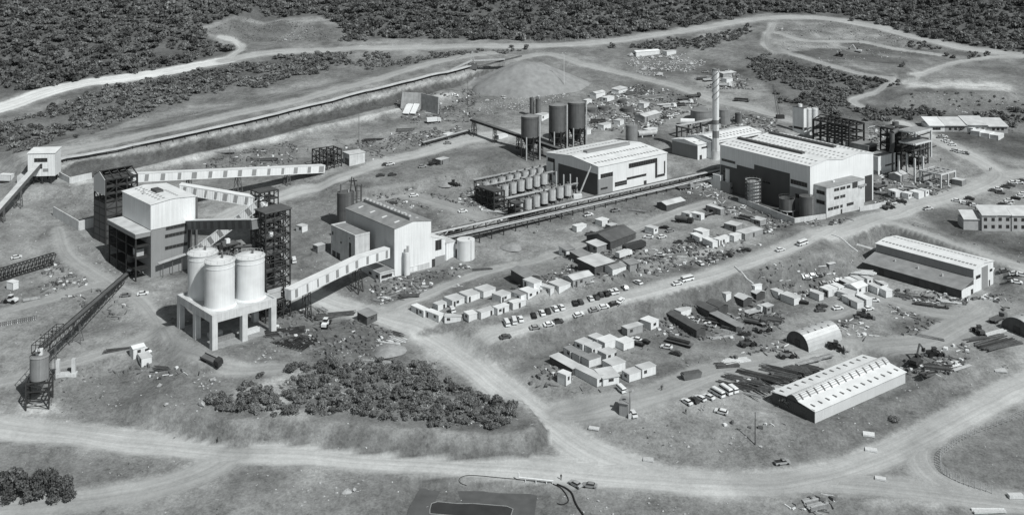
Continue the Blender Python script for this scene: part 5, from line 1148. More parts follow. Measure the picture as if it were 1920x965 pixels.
# ------------------------------------------------------------------ portable cabins, containers and sheds
ORD = ['first', 'second', 'third', 'fourth', 'fifth', 'sixth', 'seventh', 'eighth', 'ninth', 'tenth', 'eleventh', 'twelfth', 'thirteenth', 'fourteenth', 'fifteenth', 'sixteenth', 'seventeenth', 'eighteenth', 'nineteenth', 'twentieth', 'twenty-first', 'twenty-second', 'twenty-third', 'twenty-fourth']
TONE = {'w': ('white', CABW), 'g': ('grey', CABG), 'd': ('dark', CABD)}
def cabin(row, name, label, cat, group):
    fx, fy, side, ex, ey, short, h, st = row[:8]; kind = row[8] if len(row) > 8 else 'flat'
    f = at(fx, fy); e = atZ(ex, ey, f.z)-f; ln = math.hypot(e.x, e.y); a = math.atan2(e.y, e.x); wm = TONE[st[0]][1]
    if side == 'R': yaw, A, B = a, ln, short
    else: yaw, A, B = a-math.pi/2, short, ln
    A, B = max(A, 1.8), max(B, 1.8); p = thing(name, f, yaw, label, cat, group)
    rm = {'w': ROOFW, 'g': ROOFG, 'd': ROOFD, 'm': ROOFM}[st[1]] if len(st) > 1 else CABR
    if kind == 'gable':
        gable(p, A, B, h, min(A, B)*.16, 'x' if A > B else 'y', wm, rm, .25, .1, base=-.8)
    elif kind == 'mono':
        MB().prism([(0, -.8), (B, -.8), (B, h+.5), (0, h)], 0, A, 'x').build('wall', wm, p); MB().prism([(-.4, h-.05), (B+.3, h+.55), (B+.3, h+.67), (-.4, h+.07)], -.3, A+.3, 'x').build('roof', rm, p)
    else:
        MB().box(0, A, 0, B, .15, h).build('wall', wm, p); MB().box(-.12, A+.12, -.12, B+.12, h+.004, h+.16).build('roof', rm, p); MB().box(.15, A-.15, .15, B-.15, -.8, .148).build('skid', STEEL, p)
        for x in (0, A):
            for y in (0, B): MB().box(x-.07, x+.07, y-.07, y+.07, .1, h).build('corner_post', CABG if st[0] == 'w' else STEEL, p)
    k = int(abs(fx*7+fy*3)) % 4; fl = 'R' if A >= B else 'L'; L_ = max(A, B)
    j = int(abs(fx*3+fy*11)) % 7
    if st[0] != 'd' and j in (0, 1, 4): d0 = (.12, .7, .45, .8)[k]; win(p, A, B, h, fl, d0, d0+.9/L_, .08, .82, 'door', DOOR, d=.05)
    if st[0] != 'd' and L_ > 3.5 and j in (0, 2, 4): win(p, A, B, h, fl, (.35, .15, .15, .2)[k], (.35, .15, .15, .2)[k]+1.1/L_, .48, .8, bars=2, d=.05)
    if j == 3: win(p, A, B, h, 'L' if fl == 'R' else 'R', .35, .65, .48, .78, bars=2, d=.05)
    return p
def cabins(rows, place, group, noun='portable cabin', name='portable_cabin', cat='cabin'):
    rows = sorted(rows, key=lambda r: r[0])
    for i, r in enumerate(rows): cabin(r, name, f"{TONE[r[7][0]][0]} {noun}, {ORD[i]} from left {place}", cat, group)
cabins([(793.8,595.3,'L',770.9,584.5,2.6,2.5,'ww'), (822.1,604.4,'L',797.9,594.5,2.6,2.5,'ww'), (833.4,606.6,'R',865.2,607.1,2.6,2.6,'wm'), (878.7,604.4,'R',894.8,600.7,3.6,2.7,'ww'), (901.6,599.3,'R',927.1,591,2.6,2.6,'wm'), (932.5,591.8,'R',954.6,584.5,2.6,2.6,'ww'), (961.3,581.8,'R',986.4,574.8,2.6,2.6,'ww')],
       'in the front row of the upper cabin terrace', 'front row of the upper cabin terrace')
cabins([(820.7,584.5,'R',843.6,577,2.8,2.5,'wm'), (847.7,577,'R',871.1,570.2,5.2,2.6,'wm'), (876,568.1,'R',900.2,561.3,5.2,2.6,'wm'), (906.1,559.5,'R',929.3,552.2,5.2,2.6,'wm'), (939,569,'R',958,562,4.6,2.6,'wm'), (976,567,'R',989,562.5,5.2,2.6,'wg'), (989.6,562.2,'R',1012.5,555.4,5.2,2.6,'ww'), (1000.4,545,'R',1016,540,6,2.7,'wm'), (1031.4,555,'R',1039.5,551.6,8,2.8,'wm'), (1047.5,551,'R',1070,544.3,6,2.8,'wm')],
       'in the back row of the upper cabin terrace', 'back row of the upper cabin terrace')
cabins([(1074.5,541,'R',1112,531,6,3.2,'gm','gable'), (1115,516,'R',1152,505.5,10,3.4,'dm','mono'), (1148.5,519,'R',1174,511.8,4.5,3,'wg','gable'), (1180.9,510.4,'R',1199.7,505.6,4,3,'gg','mono'), (987,537,'L',958,519,6,3,'dg','gable'), (1119,476,'R',1137,470.5,6,3,'gm','mono'), (1144.5,469.5,'R',1192,452,13,3.6,'dd','gable'), (1062,482,'R',1078,478,5,2.8,'wg','mono'), (1095,499,'L',1068,486,6,2.8,'dg','mono')],
       'among the sheds right of the cabin terrace', 'sheds beside the cabin terrace', 'shed', 'site_shed', 'shed')
cabins([(1081,436.2,'R',1100,432,3,2.6,'ww'), (1128.4,425.5,'R',1141.8,421.4,4,2.6,'ww'), (1144.5,433.2,'R',1156.6,430,3,2.3,'gm'), (1225.3,440,'R',1234,436.8,4.6,2.6,'wm'), (1292.7,412.6,'R',1303.4,409.4,4.5,2.6,'wm'), (1314,413.8,'R',1321,411.2,5.2,2.6,'ww'), (1350.6,403.4,'L',1323.6,395,2.8,2.6,'gm'), (1317,447,'R',1330.4,443,5,2.6,'ww'), (1311.5,457,'L',1294,449,3.2,2.6,'ww'), (1335.8,466,'L',1317,457.4,2.8,2.6,'ww'), (1347.9,461.6,'R',1369.4,454.4,2.8,2.6,'ww'), (1376,454.4,'R',1394.2,449,2.8,2.6,'ww'), (1396.4,450.4,'R',1431,441,5,2.6,'gm'), (1380,436,'R',1393,431,6,2.8,'gm'), (1425,425,'R',1437,421,5,2.6,'gm')],
       'in the yard below the pipe rack', 'cabins below the pipe rack')
cabin((1249.6,397,'R',1284.6,387.8,6,3,'dm','gable'), 'site_shed', 'long dark shed with pale striped roof just below the pipe rack', 'shed', None)
cabins([(1069,672.8,'R',1083.9,668.8,4,2.6,'wg'), (1086.6,681.6,'R',1101.4,676.6,4,2.6,'wg'), (1104,690.2,'R',1127,682.6,4,2.7,'wg'), (1092,660.2,'R',1110.8,653,4,2.7,'wm'), (1109.5,667.4,'R',1128.4,661.4,4,2.6,'wm'), (1119,651.2,'R',1135,645.4,4.5,2.7,'wm'), (1133.7,658,'R',1159.3,649.6,4.5,2.9,'ww'), (1168.8,658,'R',1189,651.2,4.2,2.6,'ww'), (1136.4,679,'R',1156,672.2,4.2,2.7,'wm')],
       'in the tight cluster of the lower yard', 'cabin cluster in the lower yard')
cabin((1119,726,'L',1073,703,3.4,2.8,'wm'), 'office_hut', 'long white hut at the front of the lower yard, with a van at its end', 'hut', None)
cabin((1073,704,'L',1031,683.5,4,2.4,'dm','mono'), 'open_shelter', 'long dark open shelter continuing the white hut to the upper left', 'shelter', None)
cabin((1131,724,'R',1160.7,718.6,6,2.6,'wm','mono'), 'office_hut', 'flat-roofed white hut joined to the right of the long white hut', 'hut', None)
cabin((1147,702,'R',1173,694,5,3.0,'wm'), 'office_hut', 'pale hut behind the flat-roofed white hut', 'hut', None)
cabins([(1179.5,717.2,'R',1202,710.2,3.6,2.7,'wm'), (1203.8,709.2,'R',1230,701.6,3.6,3.0,'wm')], 'at the right end of the front huts', 'front hut row pair')
cabin((1061,724,'R',1071,719,3.6,3.6,'ww'), 'storage_crate', 'tall plain white crate left of the long white hut', 'crate', None)
cabin((1175.5,631.6,'R',1205.7,623,3,2.9,'gm'), 'shipping_container', 'dark grey shipping container at the foot of the bank', 'container', None)
cabins([(1220,619.6,'R',1235.3,613.2,5,2.8,'ww'), (1276.5,598,'R',1296.7,590.8,3.2,2.7,'wm')], 'along the foot of the bank', 'cabins along the foot of the bank')
cabins([(1330,598.8,'L',1296.7,582.5,4.6,3.2,'dd','gable'), (1348,592,'L',1308,573,4.6,3.2,'dd','gable'), (1306,634,'L',1251,602,4,3,'dd','gable'), (1393.7,576.6,'L',1360,561,4.6,3.0,'dm','gable'), (1418,565,'L',1386,551,4.6,3,'dm','gable'), (1361,566,'L',1348.5,561,3,3,'wm','flat'), (1415,550,'L',1403,545,4,2.8,'ww'), (1380,626,'L',1332,604,3.6,2.8,'dg','mono'), (1437,590,'L',1425,585,4,2.8,'gm')],
       'among the dark sheds above the lower yard', 'dark sheds above the lower yard', 'hut', 'site_hut', 'hut')
cabins([(1458.9,561,'L',1438,552,2.8,2.7,'wm'), (1488.5,573.4,'L',1463,563.8,4,2.8,'wm'), (1535.6,565,'L',1518,558.2,2.8,2.7,'wm'), (1553,557.8,'L',1537,551,2.6,2.7,'ww'), (1561.5,555,'L',1545,548,2.6,2.7,'ww'), (1572,551.6,'L',1557,545,3,2.7,'ww'), (1590.8,545,'L',1574,537,3,2.7,'dm'), (1600,541,'L',1582,533,2.8,2.7,'ww'), (1607,554.2,'R',1626.7,547.2,6,2.8,'ww','gable'), (1590,563,'R',1606,557,5,2.2,'wm'), (1609.7,537,'L',1593.5,529,2.8,2.7,'wm'), (1625.9,535.6,'L',1612,528.5,2.8,2.7,'wm'), (1644.7,553,'L',1627.5,545,2.8,2.7,'wm'), (1660.9,559,'L',1645.5,551,3.2,2.8,'ww'), (1657,541,'L',1640,533,2.4,1.6,'wm'), (1607,580,'L',1590,572,3.4,2.6,'wm'), (1597,573,'L',1578,565,3,2.4,'wm'), (1624,575,'L',1604,565,3,2.7,'ww')],
       'in the cluster before the workshop', 'cabin cluster in front of the workshop')
cabins([(1679,371,'L',1665,366,4,2.7,'ww'), (1703,374,'R',1711,371.5,3.5,2.6,'ww'), (1722,374,'R',1733,371,5,3,'ww'), (1735,369,'R',1742,367,4,2.8,'wm'), (1803,350,'R',1811,347,5,2.8,'gm'), (1688,342,'R',1701,337,6,3.2,'gm','gable')], 'near the unfinished concrete frame', 'cabins near the unfinished concrete frame')
cabins([(1836.5,256.5,'R',1847,252.5,5,2.7,'ww'), (1854.5,260.5,'R',1864.5,256.5,5,2.7,'ww'), (1871.5,264,'R',1882.5,259.5,5,2.7,'ww'), (1824,250,'R',1834,246.5,4,2.7,'ww')], 'on the dark lawn below the long house', 'cabins on the lawn')
cabins([(1131.5,245,'R',1146,241,4,3,'wm'), (1162,236,'R',1170,233.5,4,2.8,'wm'), (1099,254,'R',1111,251,5,3,'wm'), (1217,253,'R',1233,249,4,2.6,'ww'), (1207,204,'R',1217,201.5,4,3,'wm'), (1118,185,'R',1135,181,5,3,'wm','gable'), (1138,192,'R',1152,188.5,4,2.6,'ww'), (1160,178,'R',1176,173,5,3,'wm','mono')], 'among the stores behind the dark hoppers', 'huts behind the dark hoppers')
cabin((1209,231,'R',1238,223,7,3.6,'gm','gable'), 'site_shed', 'long grey gabled shed behind the process hall', 'shed', None)
cabin((1193,107,'R',1237,104,5,3.4,'ww','gable'), 'site_shed', 'long bright white shed above the pale rubble, upper centre right', 'shed', None)
cabin((1250,105,'R',1268,103,4,3,'wm'), 'site_shed', 'small white shed right of the long bright shed above the rubble', 'shed', None)
cabin((1362,156,'R',1374,154,4,2.6,'wm'), 'site_shed', 'pale hut right of the chimney top beside parked trucks', 'shed', None)
cabin((1356,147,'R',1380,144,4,3.0,'gm','mono'), 'site_shed', 'pale-roofed shelter behind the hut right of the chimney top', 'shed', None)
cabin((265,689,'R',285,684.5,5,3.0,'wm'), 'site_hut', 'white hut with small window on the left spur below the silos', 'hut', None)
cabin((250,674,'L',243,668,4,3.6,'ww','gable'), 'site_hut', 'small steep white hut behind the white hut below the silos', 'hut', None)
cabin((24,545,'R',35,541,3.6,3.0,'ww'), 'site_hut', 'lone small white hut near the left edge under the truss girder', 'hut', None)
cabin((20,340,'R',27,337,6,3.0,'ww'), 'site_hut', 'small white hut left of the white house on legs', 'hut', None)
cabin((566,437,'R',577,433.5,3.6,2.8,'wm'), 'site_hut', 'lone white hut between the black tower and the dark tank', 'hut', None)
cabin((595,475,'R',612,470,3,3.0,'gm'), 'shipping_container', 'pale container half hidden left of the concrete annex', 'container', None)
cabin((688,610,'L',670,603,5,3.2,'dg','mono'), 'site_shed', 'dark shed with debris beside it on the steel storage ground', 'shed', None)
cabin((826,310,'R',842,306,4,2.6,'gm'), 'storage_crate', 'row of pale crates beside the wide dirt road', 'crate', None)
cabin((1161,778,'R',1177,781,3.4,4.0,'gg','mono'), 'gate_hut', 'upright pale gate hut on the edge of the bank by the lamp post', 'hut', None)
cabin((1555,508,'L',1532,500,3.4,2.8,'gm','mono'), 'open_shelter', 'low dark shelter at the foot of the cutting left of the workshop', 'shelter', None)
cabin((838,262,'R',850,258,3,2.6,'ww'), 'site_hut', 'white caravan-like hut below the tipping wall', 'hut', None)
cabin((935,262,'R',953,258.5,2.6,2.2,'ww'), 'site_hut', 'small white trailer left of the nearest dark hopper', 'hut', None)
cabin((1100,196,'R',1110,194,3,2.4,'ww'), 'site_hut', 'low white hut beside the leftmost open basin', 'hut', None)
cabin((1015,228,'R',1030,224,5,3.5,'wm'), 'site_hut', 'pale walled hut between the hopper silos', 'hut', None)
# ------------------------------------------------------------------ vehicles
def taper(prof, prof_top_in, w0, w1, z0, z1):
    pass
def frustum(b, x0, x1, y, z0, X0, X1, Y, z1):
    return b.add([(x0,-y,z0),(x1,-y,z0),(x1,y,z0),(x0,y,z0),(X0,-Y,z1),(X1,-Y,z1),(X1,Y,z1),(X0,Y,z1)], [(3,2,1,0),(4,5,6,7),(0,1,5,4),(1,2,6,5),(2,3,7,6),(3,0,4,7)])
WHL = {}
def wheel_mesh(r, w):
    if (r, w) not in WHL: b = MB(); b.tube((0, -w/2, 0), (0, w/2, 0), r, 12); WHL[(r, w)] = b.mesh('wheel', RUBBER)
    return WHL[(r, w)]
PAINT = {'w': CARW, 'g': CARG, 'd': CARD}
VM = {}
def vmesh(kind, tone):
    if (kind, tone) in VM: return VM[(kind, tone)]
    P = PAINT[tone]; out = []
    if kind in ('saloon', 'estate'):
        b = MB(); b.prism([(-2.1, .32), (2.1, .32), (2.15, .6), (2.0, .78), (1.05, .9), (-1.5, .92), (-2.1, .86), (-2.15, .6)], -.82, .82, 'y'); out.append(('body', b.mesh('body', P)))
        rx = -1.85 if kind == 'estate' else -1.5; b = MB(); frustum(b, rx, 1.05, .78, .9, rx+.3, .35, .62, 1.36); out.append(('window_band', b.mesh('window_band', GLASS)))
        b = MB(); frustum(b, rx+.26, .38, .64, 1.362, rx+.4, .2, .55, 1.43); out.append(('roof', b.mesh('roof', P))); wh = [(1.3, .74), (-1.3, .74)], .31, .2
    elif kind in ('van', 'minibus'):
        L_ = 2.15 if kind == 'van' else 2.75; hh = 1.85 if kind == 'van' else 2.15
        b = MB(); b.prism([(-L_, .35), (L_, .35), (L_+.05, .95), (L_-.1, 1.15), (-L_, 1.15)], -.85, .85, 'y'); out.append(('body', b.mesh('body', P)))
        b = MB(); frustum(b, -L_+.02, L_-.12, .82, 1.152, -L_+.1, L_-.5, .76, 1.6 if kind == 'van' else 1.75); out.append(('window_band', b.mesh('window_band', GLASS)))
        b = MB(); frustum(b, -L_+.05, L_-.45, .8, 1.602 if kind == 'van' else 1.752, -L_+.2, L_-.75, .66, hh); out.append(('roof', b.mesh('roof', P))); wh = [(L_*.6, .76), (-L_*.6, .76)], .34, .22
    elif kind == 'pickup':
        b = MB(); b.prism([(-2.3, .4), (2.3, .4), (2.35, .7), (2.2, .95), (1.2, 1.0), (-2.3, 1.0)], -.85, .85, 'y'); out.append(('body', b.mesh('body', P)))
        b = MB(); frustum(b, -.35, 1.2, .8, 1.002, -.2, .7, .66, 1.5); out.append(('window_band', b.mesh('window_band', GLASS))); b = MB(); frustum(b, -.24, .74, .68, 1.502, -.1, .6, .6, 1.58); out.append(('roof', b.mesh('roof', P)))
        out.append(('load_bed', MB().box(-2.2, -.5, -.72, .72, 1.003, 1.08).mesh('load_bed', STEEL))); wh = [(1.4, .78), (-1.4, .78)], .36, .22
    elif kind in ('truck', 'tanker', 'boxtruck'):
        out.append(('chassis', MB().box(-4, 3.6, -.55, .55, .6, .95).mesh('chassis', STEEL)))
        b = MB(); b.prism([(2.0, .7), (4.0, .7), (4.05, 1.6), (3.7, 2.6), (2.0, 2.65)], -1.15, 1.15, 'y'); out.append(('cab', b.mesh('cab', P)))
        b = MB(); frustum(b, 3.86, 4.07, 1.0, 1.62, 3.6, 3.8, .95, 2.4); out.append(('windscreen', b.mesh('windscreen', GLASS)))
        if kind == 'truck': b = MB(); b.box(-4.1, 1.8, -1.2, 1.2, .96, 1.15); b.box(-4.1, 1.8, -1.2, -1.12, 1.15, 1.7); b.box(-4.1, 1.8, 1.12, 1.2, 1.15, 1.7); out.append(('load_bed', b.mesh('load_bed', STEELM if tone != 'w' else STEELL)))
        elif kind == 'tanker': b = MB(); b.tube((-4.2, 0, 2.0), (1.8, 0, 2.0), 1.05, 16); out.append(('tank', b.mesh('tank', TANKD if tone == 'd' else STEELL, True)))
        else: out.append(('box_body', MB().box(-4.2, 1.8, -1.2, 1.2, .96, 3.0).mesh('box_body', P)))
        wh = [(2.9, 1.0), (-2.2, 1.0), (-3.3, 1.0)], .5, .35
    elif kind == 'trailer':
        b = MB(); b.prism([(-5.5, .9), (5.5, .9), (5.5, 2.9), (5.0, 3.3), (-5.0, 3.3), (-5.5, 2.9)], -1.25, 1.25, 'y'); out.append(('body', b.mesh('body', P))); wh = [(3, 1.0), (-2.8, 1.0), (-4, 1.0)], .5, .35
    elif kind == 'flatbed':
        out.append(('load_bed', MB().box(-5, 5, -1.2, 1.2, .9, 1.15).mesh('load_bed', STEELM))); out.append(('load', MB().box(-4.4, 3.8, -.8, .8, 1.152, 1.9).mesh('load', STEEL))); wh = [(3.5, 1.0), (-2.8, 1.0), (-4, 1.0)], .5, .3
    elif kind == 'loader':
        b = MB(); b.prism([(-2.8, .9), (.6, .9), (.6, 1.6), (-.6, 1.9), (-2.8, 1.9)], -.95, .95, 'y'); out.append(('body', b.mesh('body', P)))
        b = MB(); frustum(b, -1.0, .5, .7, 1.9, -.8, .35, .62, 3.0); out.append(('cab', b.mesh('cab', GLASS))); out.append(('cab_roof', MB().box(-1, .6, -.8, .8, 3.002, 3.12).mesh('cab_roof', P)))
        b = MB(); b.beam((.4, 0, 1.4), (3.0, 0, .7), .9, .3); out.append(('arm', b.mesh('arm', P))); b = MB(); b.prism([(3.0, .1), (4.0, .1), (3.9, .35), (3.2, .4), (3.1, 1.2), (2.95, 1.2)], -1.3, 1.3, 'y'); out.append(('bucket', b.mesh('bucket', STEELM))); wh = [(1.5, 1.0), (-1.8, 1.0)], .8, .5
    elif kind == 'excavator':
        for s in (-1, 1): b = MB(); b.prism([(-2, .1), (2, .1), (2.3, .5), (2, .9), (-2, .9), (-2.3, .5)], s*1.1-.3, s*1.1+.3, 'y'); out.append(('track', b.mesh('track', STEEL)))
        b = MB(); b.prism([(-2.4, 1.0), (1.2, 1.0), (1.2, 1.9), (.4, 2.2), (-2.4, 2.3)], -1.2, 1.2, 'y'); out.append(('body', b.mesh('body', P))); b = MB(); frustum(b, 0, 1.3, .5, 1.9, .1, 1.2, .45, 3.1); out.append(('cab', b.mesh('cab', GLASS)))
        b = MB(); b.beam((1, .4, 1.8), (4, .4, 5.2), .5, .5); b.beam((4, .4, 5.2), (6.2, .4, 2.4), .4, .4); out.append(('boom', b.mesh('boom', P))); b = MB(); b.prism([(5.6, 1.4), (6.6, 1.2), (6.8, 2.4), (6.0, 2.6)], -.1, .9, 'y'); out.append(('bucket', b.mesh('bucket', STEEL))); wh = [], .3, .3
    VM[(kind, tone)] = (out, wh); return VM[(kind, tone)]
NOUN = {'saloon': 'saloon car', 'estate': 'estate car', 'van': 'van', 'minibus': 'minibus', 'pickup': 'pickup', 'truck': 'open truck', 'tanker': 'tank truck', 'boxtruck': 'box truck', 'trailer': 'long covered trailer', 'flatbed': 'loaded flatbed trailer', 'loader': 'wheel loader', 'excavator': 'excavator'}
CATN = {'saloon': 'car', 'estate': 'car', 'trailer': 'trailer', 'flatbed': 'trailer', 'tanker': 'truck', 'boxtruck': 'truck', 'loader': 'loader'}
def vehicle(px, py, hd, kind, tone, label, group):
    c = at(px, py); a = math.radians(hd); e = .8
    n = Vector((gz(c.x-e, c.y)-gz(c.x+e, c.y), gz(c.x, c.y-e)-gz(c.x, c.y+e), 2*e)).normalized(); n = (n+Vector((0, 0, .8))).normalized()
    fx = Vector((math.cos(a), math.sin(a), 0)); fx = (fx-n*fx.dot(n)).normalized(); fy = n.cross(fx)
    p = bpy.data.objects.new(kind if kind in ('van', 'minibus', 'pickup', 'excavator') else {'saloon': 'saloon_car', 'estate': 'estate_car', 'truck': 'open_truck', 'tanker': 'tank_truck', 'boxtruck': 'box_truck', 'trailer': 'covered_trailer', 'flatbed': 'flatbed_trailer', 'loader': 'wheel_loader'}[kind], None); COL.objects.link(p); p.empty_display_size = .5
    p.matrix_world = Matrix(((fx.x, fy.x, n.x, c.x), (fx.y, fy.y, n.y, c.y), (fx.z, fy.z, n.z, c.z), (0, 0, 0, 1)))
    tag(p, label, CATN.get(kind, kind), group); out, (wp, r, w) = vmesh(kind, tone)
    for nm, me in out: inst(nm, me, p)
    for x, y in wp:
        for s in (-1, 1): inst('wheel', wheel_mesh(r, w), p, Matrix.Translation((x, s*y, r)))
    return p
def fleet(ox, oy, sc, rows, place, group, hd=0, jit=6):
    """rows: crop x, crop y, tone, kind[, heading]"""
    R_ = sorted(rows, key=lambda r: r[0]); TN = {'w': 'white', 'g': 'grey', 'd': 'dark'}
    for i, r in enumerate(R_):
        kind = {'s': 'saloon', 'e': 'estate', 'v': 'van', 'm': 'minibus', 'p': 'pickup', 't': 'truck', 'k': 'tanker', 'b': 'boxtruck', 'r': 'trailer', 'f': 'flatbed', 'l': 'loader', 'x': 'excavator'}[r[3]]
        h = (r[4] if len(r) > 4 else hd)+random.uniform(-jit, jit)
        lb = f"{TN[r[2]]} {NOUN[kind]}, {ORD[i]} from left {place}" if len(R_) > 1 else f"{TN[r[2]]} {NOUN[kind]} {place}"
        vehicle(ox+r[0]/sc, oy+r[1]/sc+1.5, h, kind, r[2], lb, group)
K = 3.7125
fleet(960, 480, K, [(15,455,'w','v'), (60,440,'w','s'), (152,415,'d','s'), (210,397,'w','s'), (252,385,'d','s'), (300,367,'w','s'), (345,358,'w','s'), (440,330,'d','s'), (478,320,'d','s'), (548,297,'w','s'), (588,287,'d','s'), (620,270,'d','s'), (655,265,'d','s'), (692,252,'w','s'), (722,244,'w','e'), (788,220,'w','s'), (875,185,'w','e',130)], 'in the upper row along the middle road', 'cars parked on the upper side of the middle road', 105)
fleet(960, 480, K, [(160,497,'g','s'), (255,475,'w','s'), (318,455,'d','s'), (462,408,'w','e'), (570,373,'g','s'), (638,353,'w','e'), (702,333,'d','s'), (755,312,'w','s',60), (1150,193,'w','s'), (1220,165,'w','m')], 'in the lower row along the middle road', 'cars parked on the lower side of the middle road', 28)
fleet(480, 480, K, [(1745,470,'w','v',100), (1735,563,'d','s',25), (1372,380,'w','v',110)], 'around the left end of the cabin terrace', 'cars at the cabin terrace', 30)
fleet(960, 240, K, [(1305,942,'w','s',120), (1372,925,'g','s',120), (1405,915,'g','s',120), (1505,887,'d','s',140), (1630,850,'d','s',150), (1025,885,'w','s',155), (1160,797,'d','s',160), (1240,785,'d','s',160), (950,760,'w','s',160), (1045,758,'w','s',30), (1100,716,'g','s',25), (1060,694,'d','s',160), (550,737,'d','p',15)], 'between pipe rack and middle road', 'cars in the pipe rack yard', 30)
fleet(960, 240, K, [(1365,605,'d','t',40), (1200,655,'d','k',-30), (850,845,'d','r',30), (1650,640,'d','f',-25), (780,895,'w','b',40)], 'among the trucks below the pipe rack', 'trucks in the pipe rack yard')
fleet(960, 240, K, [(720,575,'g','p',30), (530,605,'w','p',30), (1210,420,'g','t',20), (1360,405,'w','e',20), (1610,550,'w','s',60)], 'close along the pipe rack', 'vehicles along the pipe rack')
fleet(1440, 240, K, [(85,848,'w','s',25), (240,805,'w','m',30)], 'on the middle road near the concrete office block', 'vehicles near the office block')
fleet(1440, 240, K, [(930,512,'d','p',-20), (1115,562,'w','p',20), (785,408,'g','t',30), (1090,412,'g','t',20), (835,556,'d','l',20)], 'right of the office block', 'vehicles right of the office block')
fleet(1440, 240, K, [(1315,506,'w','s'), (1370,524,'w','s'), (1405,490,'d','s'), (1412,532,'d','s'), (1437,540,'w','s'), (1482,560,'w','s'), (1560,566,'d','s')], 'in the lower row of the right-hand car park', 'car park lower row', -20)
fleet(1440, 240, K, [(1570,436,'d','s'), (1602,425,'w','s'), (1618,452,'d','s'), (1655,410,'d','s'), (1690,398,'d','s'), (1705,380,'w','s'), (1748,380,'w','e'), (1772,368,'d','s')], 'in the upper row of the right-hand car park', 'car park upper row', -18)
fleet(1440, 240, K, [(1635,532,'d','s'), (1680,505,'w','s'), (1725,490,'d','s'), (1757,476,'w','s'), (1778,460,'w','s'), (1665,525,'w','s')], 'in the middle row of the right-hand car park', 'car park middle row', -18)
fleet(1700, 200, 8.727, [(560,500,'g','s'), (605,485,'w','s'), (640,555,'w','s'), (690,580,'w','s'), (750,622,'w','e'), (100,455,'w','s'), (190,485,'w','s')], 'parked by the lawn below the long house', 'cars by the lawn', -5)
fleet(1700, 200, 8.727, [(800,722,'w','p'), (880,748,'w','p'), (960,762,'g','p')], 'in the short group beside the lawn', 'pickups beside the lawn', -35)
fleet(0, 240, K, [(115,900,'w','s')], 'standing alone beside the truss girder at the left edge', None, 25)
fleet(0, 480, K, [(875,275,'g','s'), (995,262,'w','s')], 'on the track between left conveyor and silos', 'cars left of the silos', 10)
fleet(0, 480, K, [(1018,660,'w','s')], 'parked behind the white hut on the left spur', None, -35)
fleet(0, 480, K, [(1475,735,'d','t')], 'parked below the front corner of the silo platform', None, -30)
fleet(0, 480, K, [(75,318,'w','l')], 'working near the left edge', None, 170)
fleet(480, 240, K, [(1160,268,'g','e'), (950,325,'d','s'), (868,330,'d','s'), (935,253,'w','p'), (905,255,'d','s'), (1240,250,'d','l'), (1335,105,'g','s'), (1100,470,'w','e'), (955,525,'d','s'), (1440,580,'w','s'), (1375,400,'d','l')], 'on open ground between mill and hoppers', 'cars between mill and hoppers', 20)
fleet(480, 240, K, [(265,925,'w','v')], 'parked right of the black steel tower', None, 110)
fleet(480, 480, K, [(488,480,'w','l')], 'on the steel storage ground', None, 80)
fleet(480, 0, K, [(1385,662,'w','s',10), (1240,848,'w','b',15)], 'below the tipping wall', 'vehicles below the tipping wall')
fleet(960, 0, K, [(890,785,'w','p'), (735,820,'g','s'), (795,812,'w','s'), (1065,820,'d','s'), (1100,806,'w','s'), (1145,796,'w','s'), (605,848,'d','f')], 'in the row behind the process hall', 'cars behind the process hall', 12)
fleet(960, 0, K, [(1100,748,'w','t'), (1160,735,'g','f'), (1215,718,'w','t'), (1270,672,'d','t'), (1200,690,'d','t')], 'among the trucks above the chimney tanks', 'trucks above the chimney tanks', 15)
fleet(960, 0, K, [(1330,550,'g','t'), (1375,560,'w','t'), (1485,598,'w','t'), (1600,700,'d','f',-20), (1345,500,'g','p'), (1505,495,'w','p'), (1560,520,'g','s'), (1300,545,'w','p')], 'of trucks around the chimney top', 'trucks around the chimney top', 5)
fleet(960, 480, K, [(865,583,'w','s'), (920,598,'d','s'), (880,615,'d','s'), (1075,635,'w','s'), (1140,680,'d','s'), (1260,447,'w','p'), (1330,497,'g','p'), (1378,483,'w','p'), (1620,548,'d','p')], 'between lower huts and dark sheds', 'cars in the lower yard', 150)
fleet(960, 480, K, [(1540,515,'g','t',-40), (1440,470,'d','f',-30), (1700,470,'d','t',-30), (1690,395,'w','t',30), (1165,610,'d','f',-32), (1750,520,'g','l',20), (1640,620,'d','l',10)], 'in front of the dark sheds', 'machines by the dark sheds')
fleet(1440, 480, K, [(268,145,'w','s'), (310,133,'w','e'), (350,128,'g','s'), (390,190,'g','s'), (485,170,'w','s'), (480,182,'w','s')], 'left of the workshop cabins', 'cars left of the workshop cabins', 15)
fleet(1440, 480, K, [(245,325,'d','s',-20), (378,350,'d','s'), (365,378,'d','s'), (485,364,'w','s',20), (738,308,'w','s',-10), (700,368,'w','s',25)], 'in front of the workshop cabins', 'cars in front of the workshop cabins', 5)
fleet(1440, 480, K, [(1645,100,'g','s'), (1720,122,'w','s'), (1768,132,'w','s'), (1732,182,'w','s'), (1695,165,'g','s')], 'at the right end of the long workshop', 'cars at the right end of the workshop', -15)
fleet(1440, 480, K, [(670,422,'d','l',-20), (135,700,'g','l',10), (465,640,'d','l',0), (1465,532,'d','l',100), (1605,445,'g','t',30), (1035,742,'d','x',40), (1160,690,'d','l',0)], 'round the half-round huts', 'machines round the half-round huts')
fleet(960, 705, K, [(1215,182,'w','s',125), (1265,172,'d','s',125), (1310,157,'w','e',125), (1368,148,'w','s',130), (1430,125,'w','m',125), (1487,105,'w','m',115), (1537,98,'w','v',115)], 'beside the stacked bars', 'vehicles beside the stacked bars', 120, 3)
fleet(960, 705, K, [(1455,250,'w','e',155)], 'alone on the yard in front of the vehicle row', None)
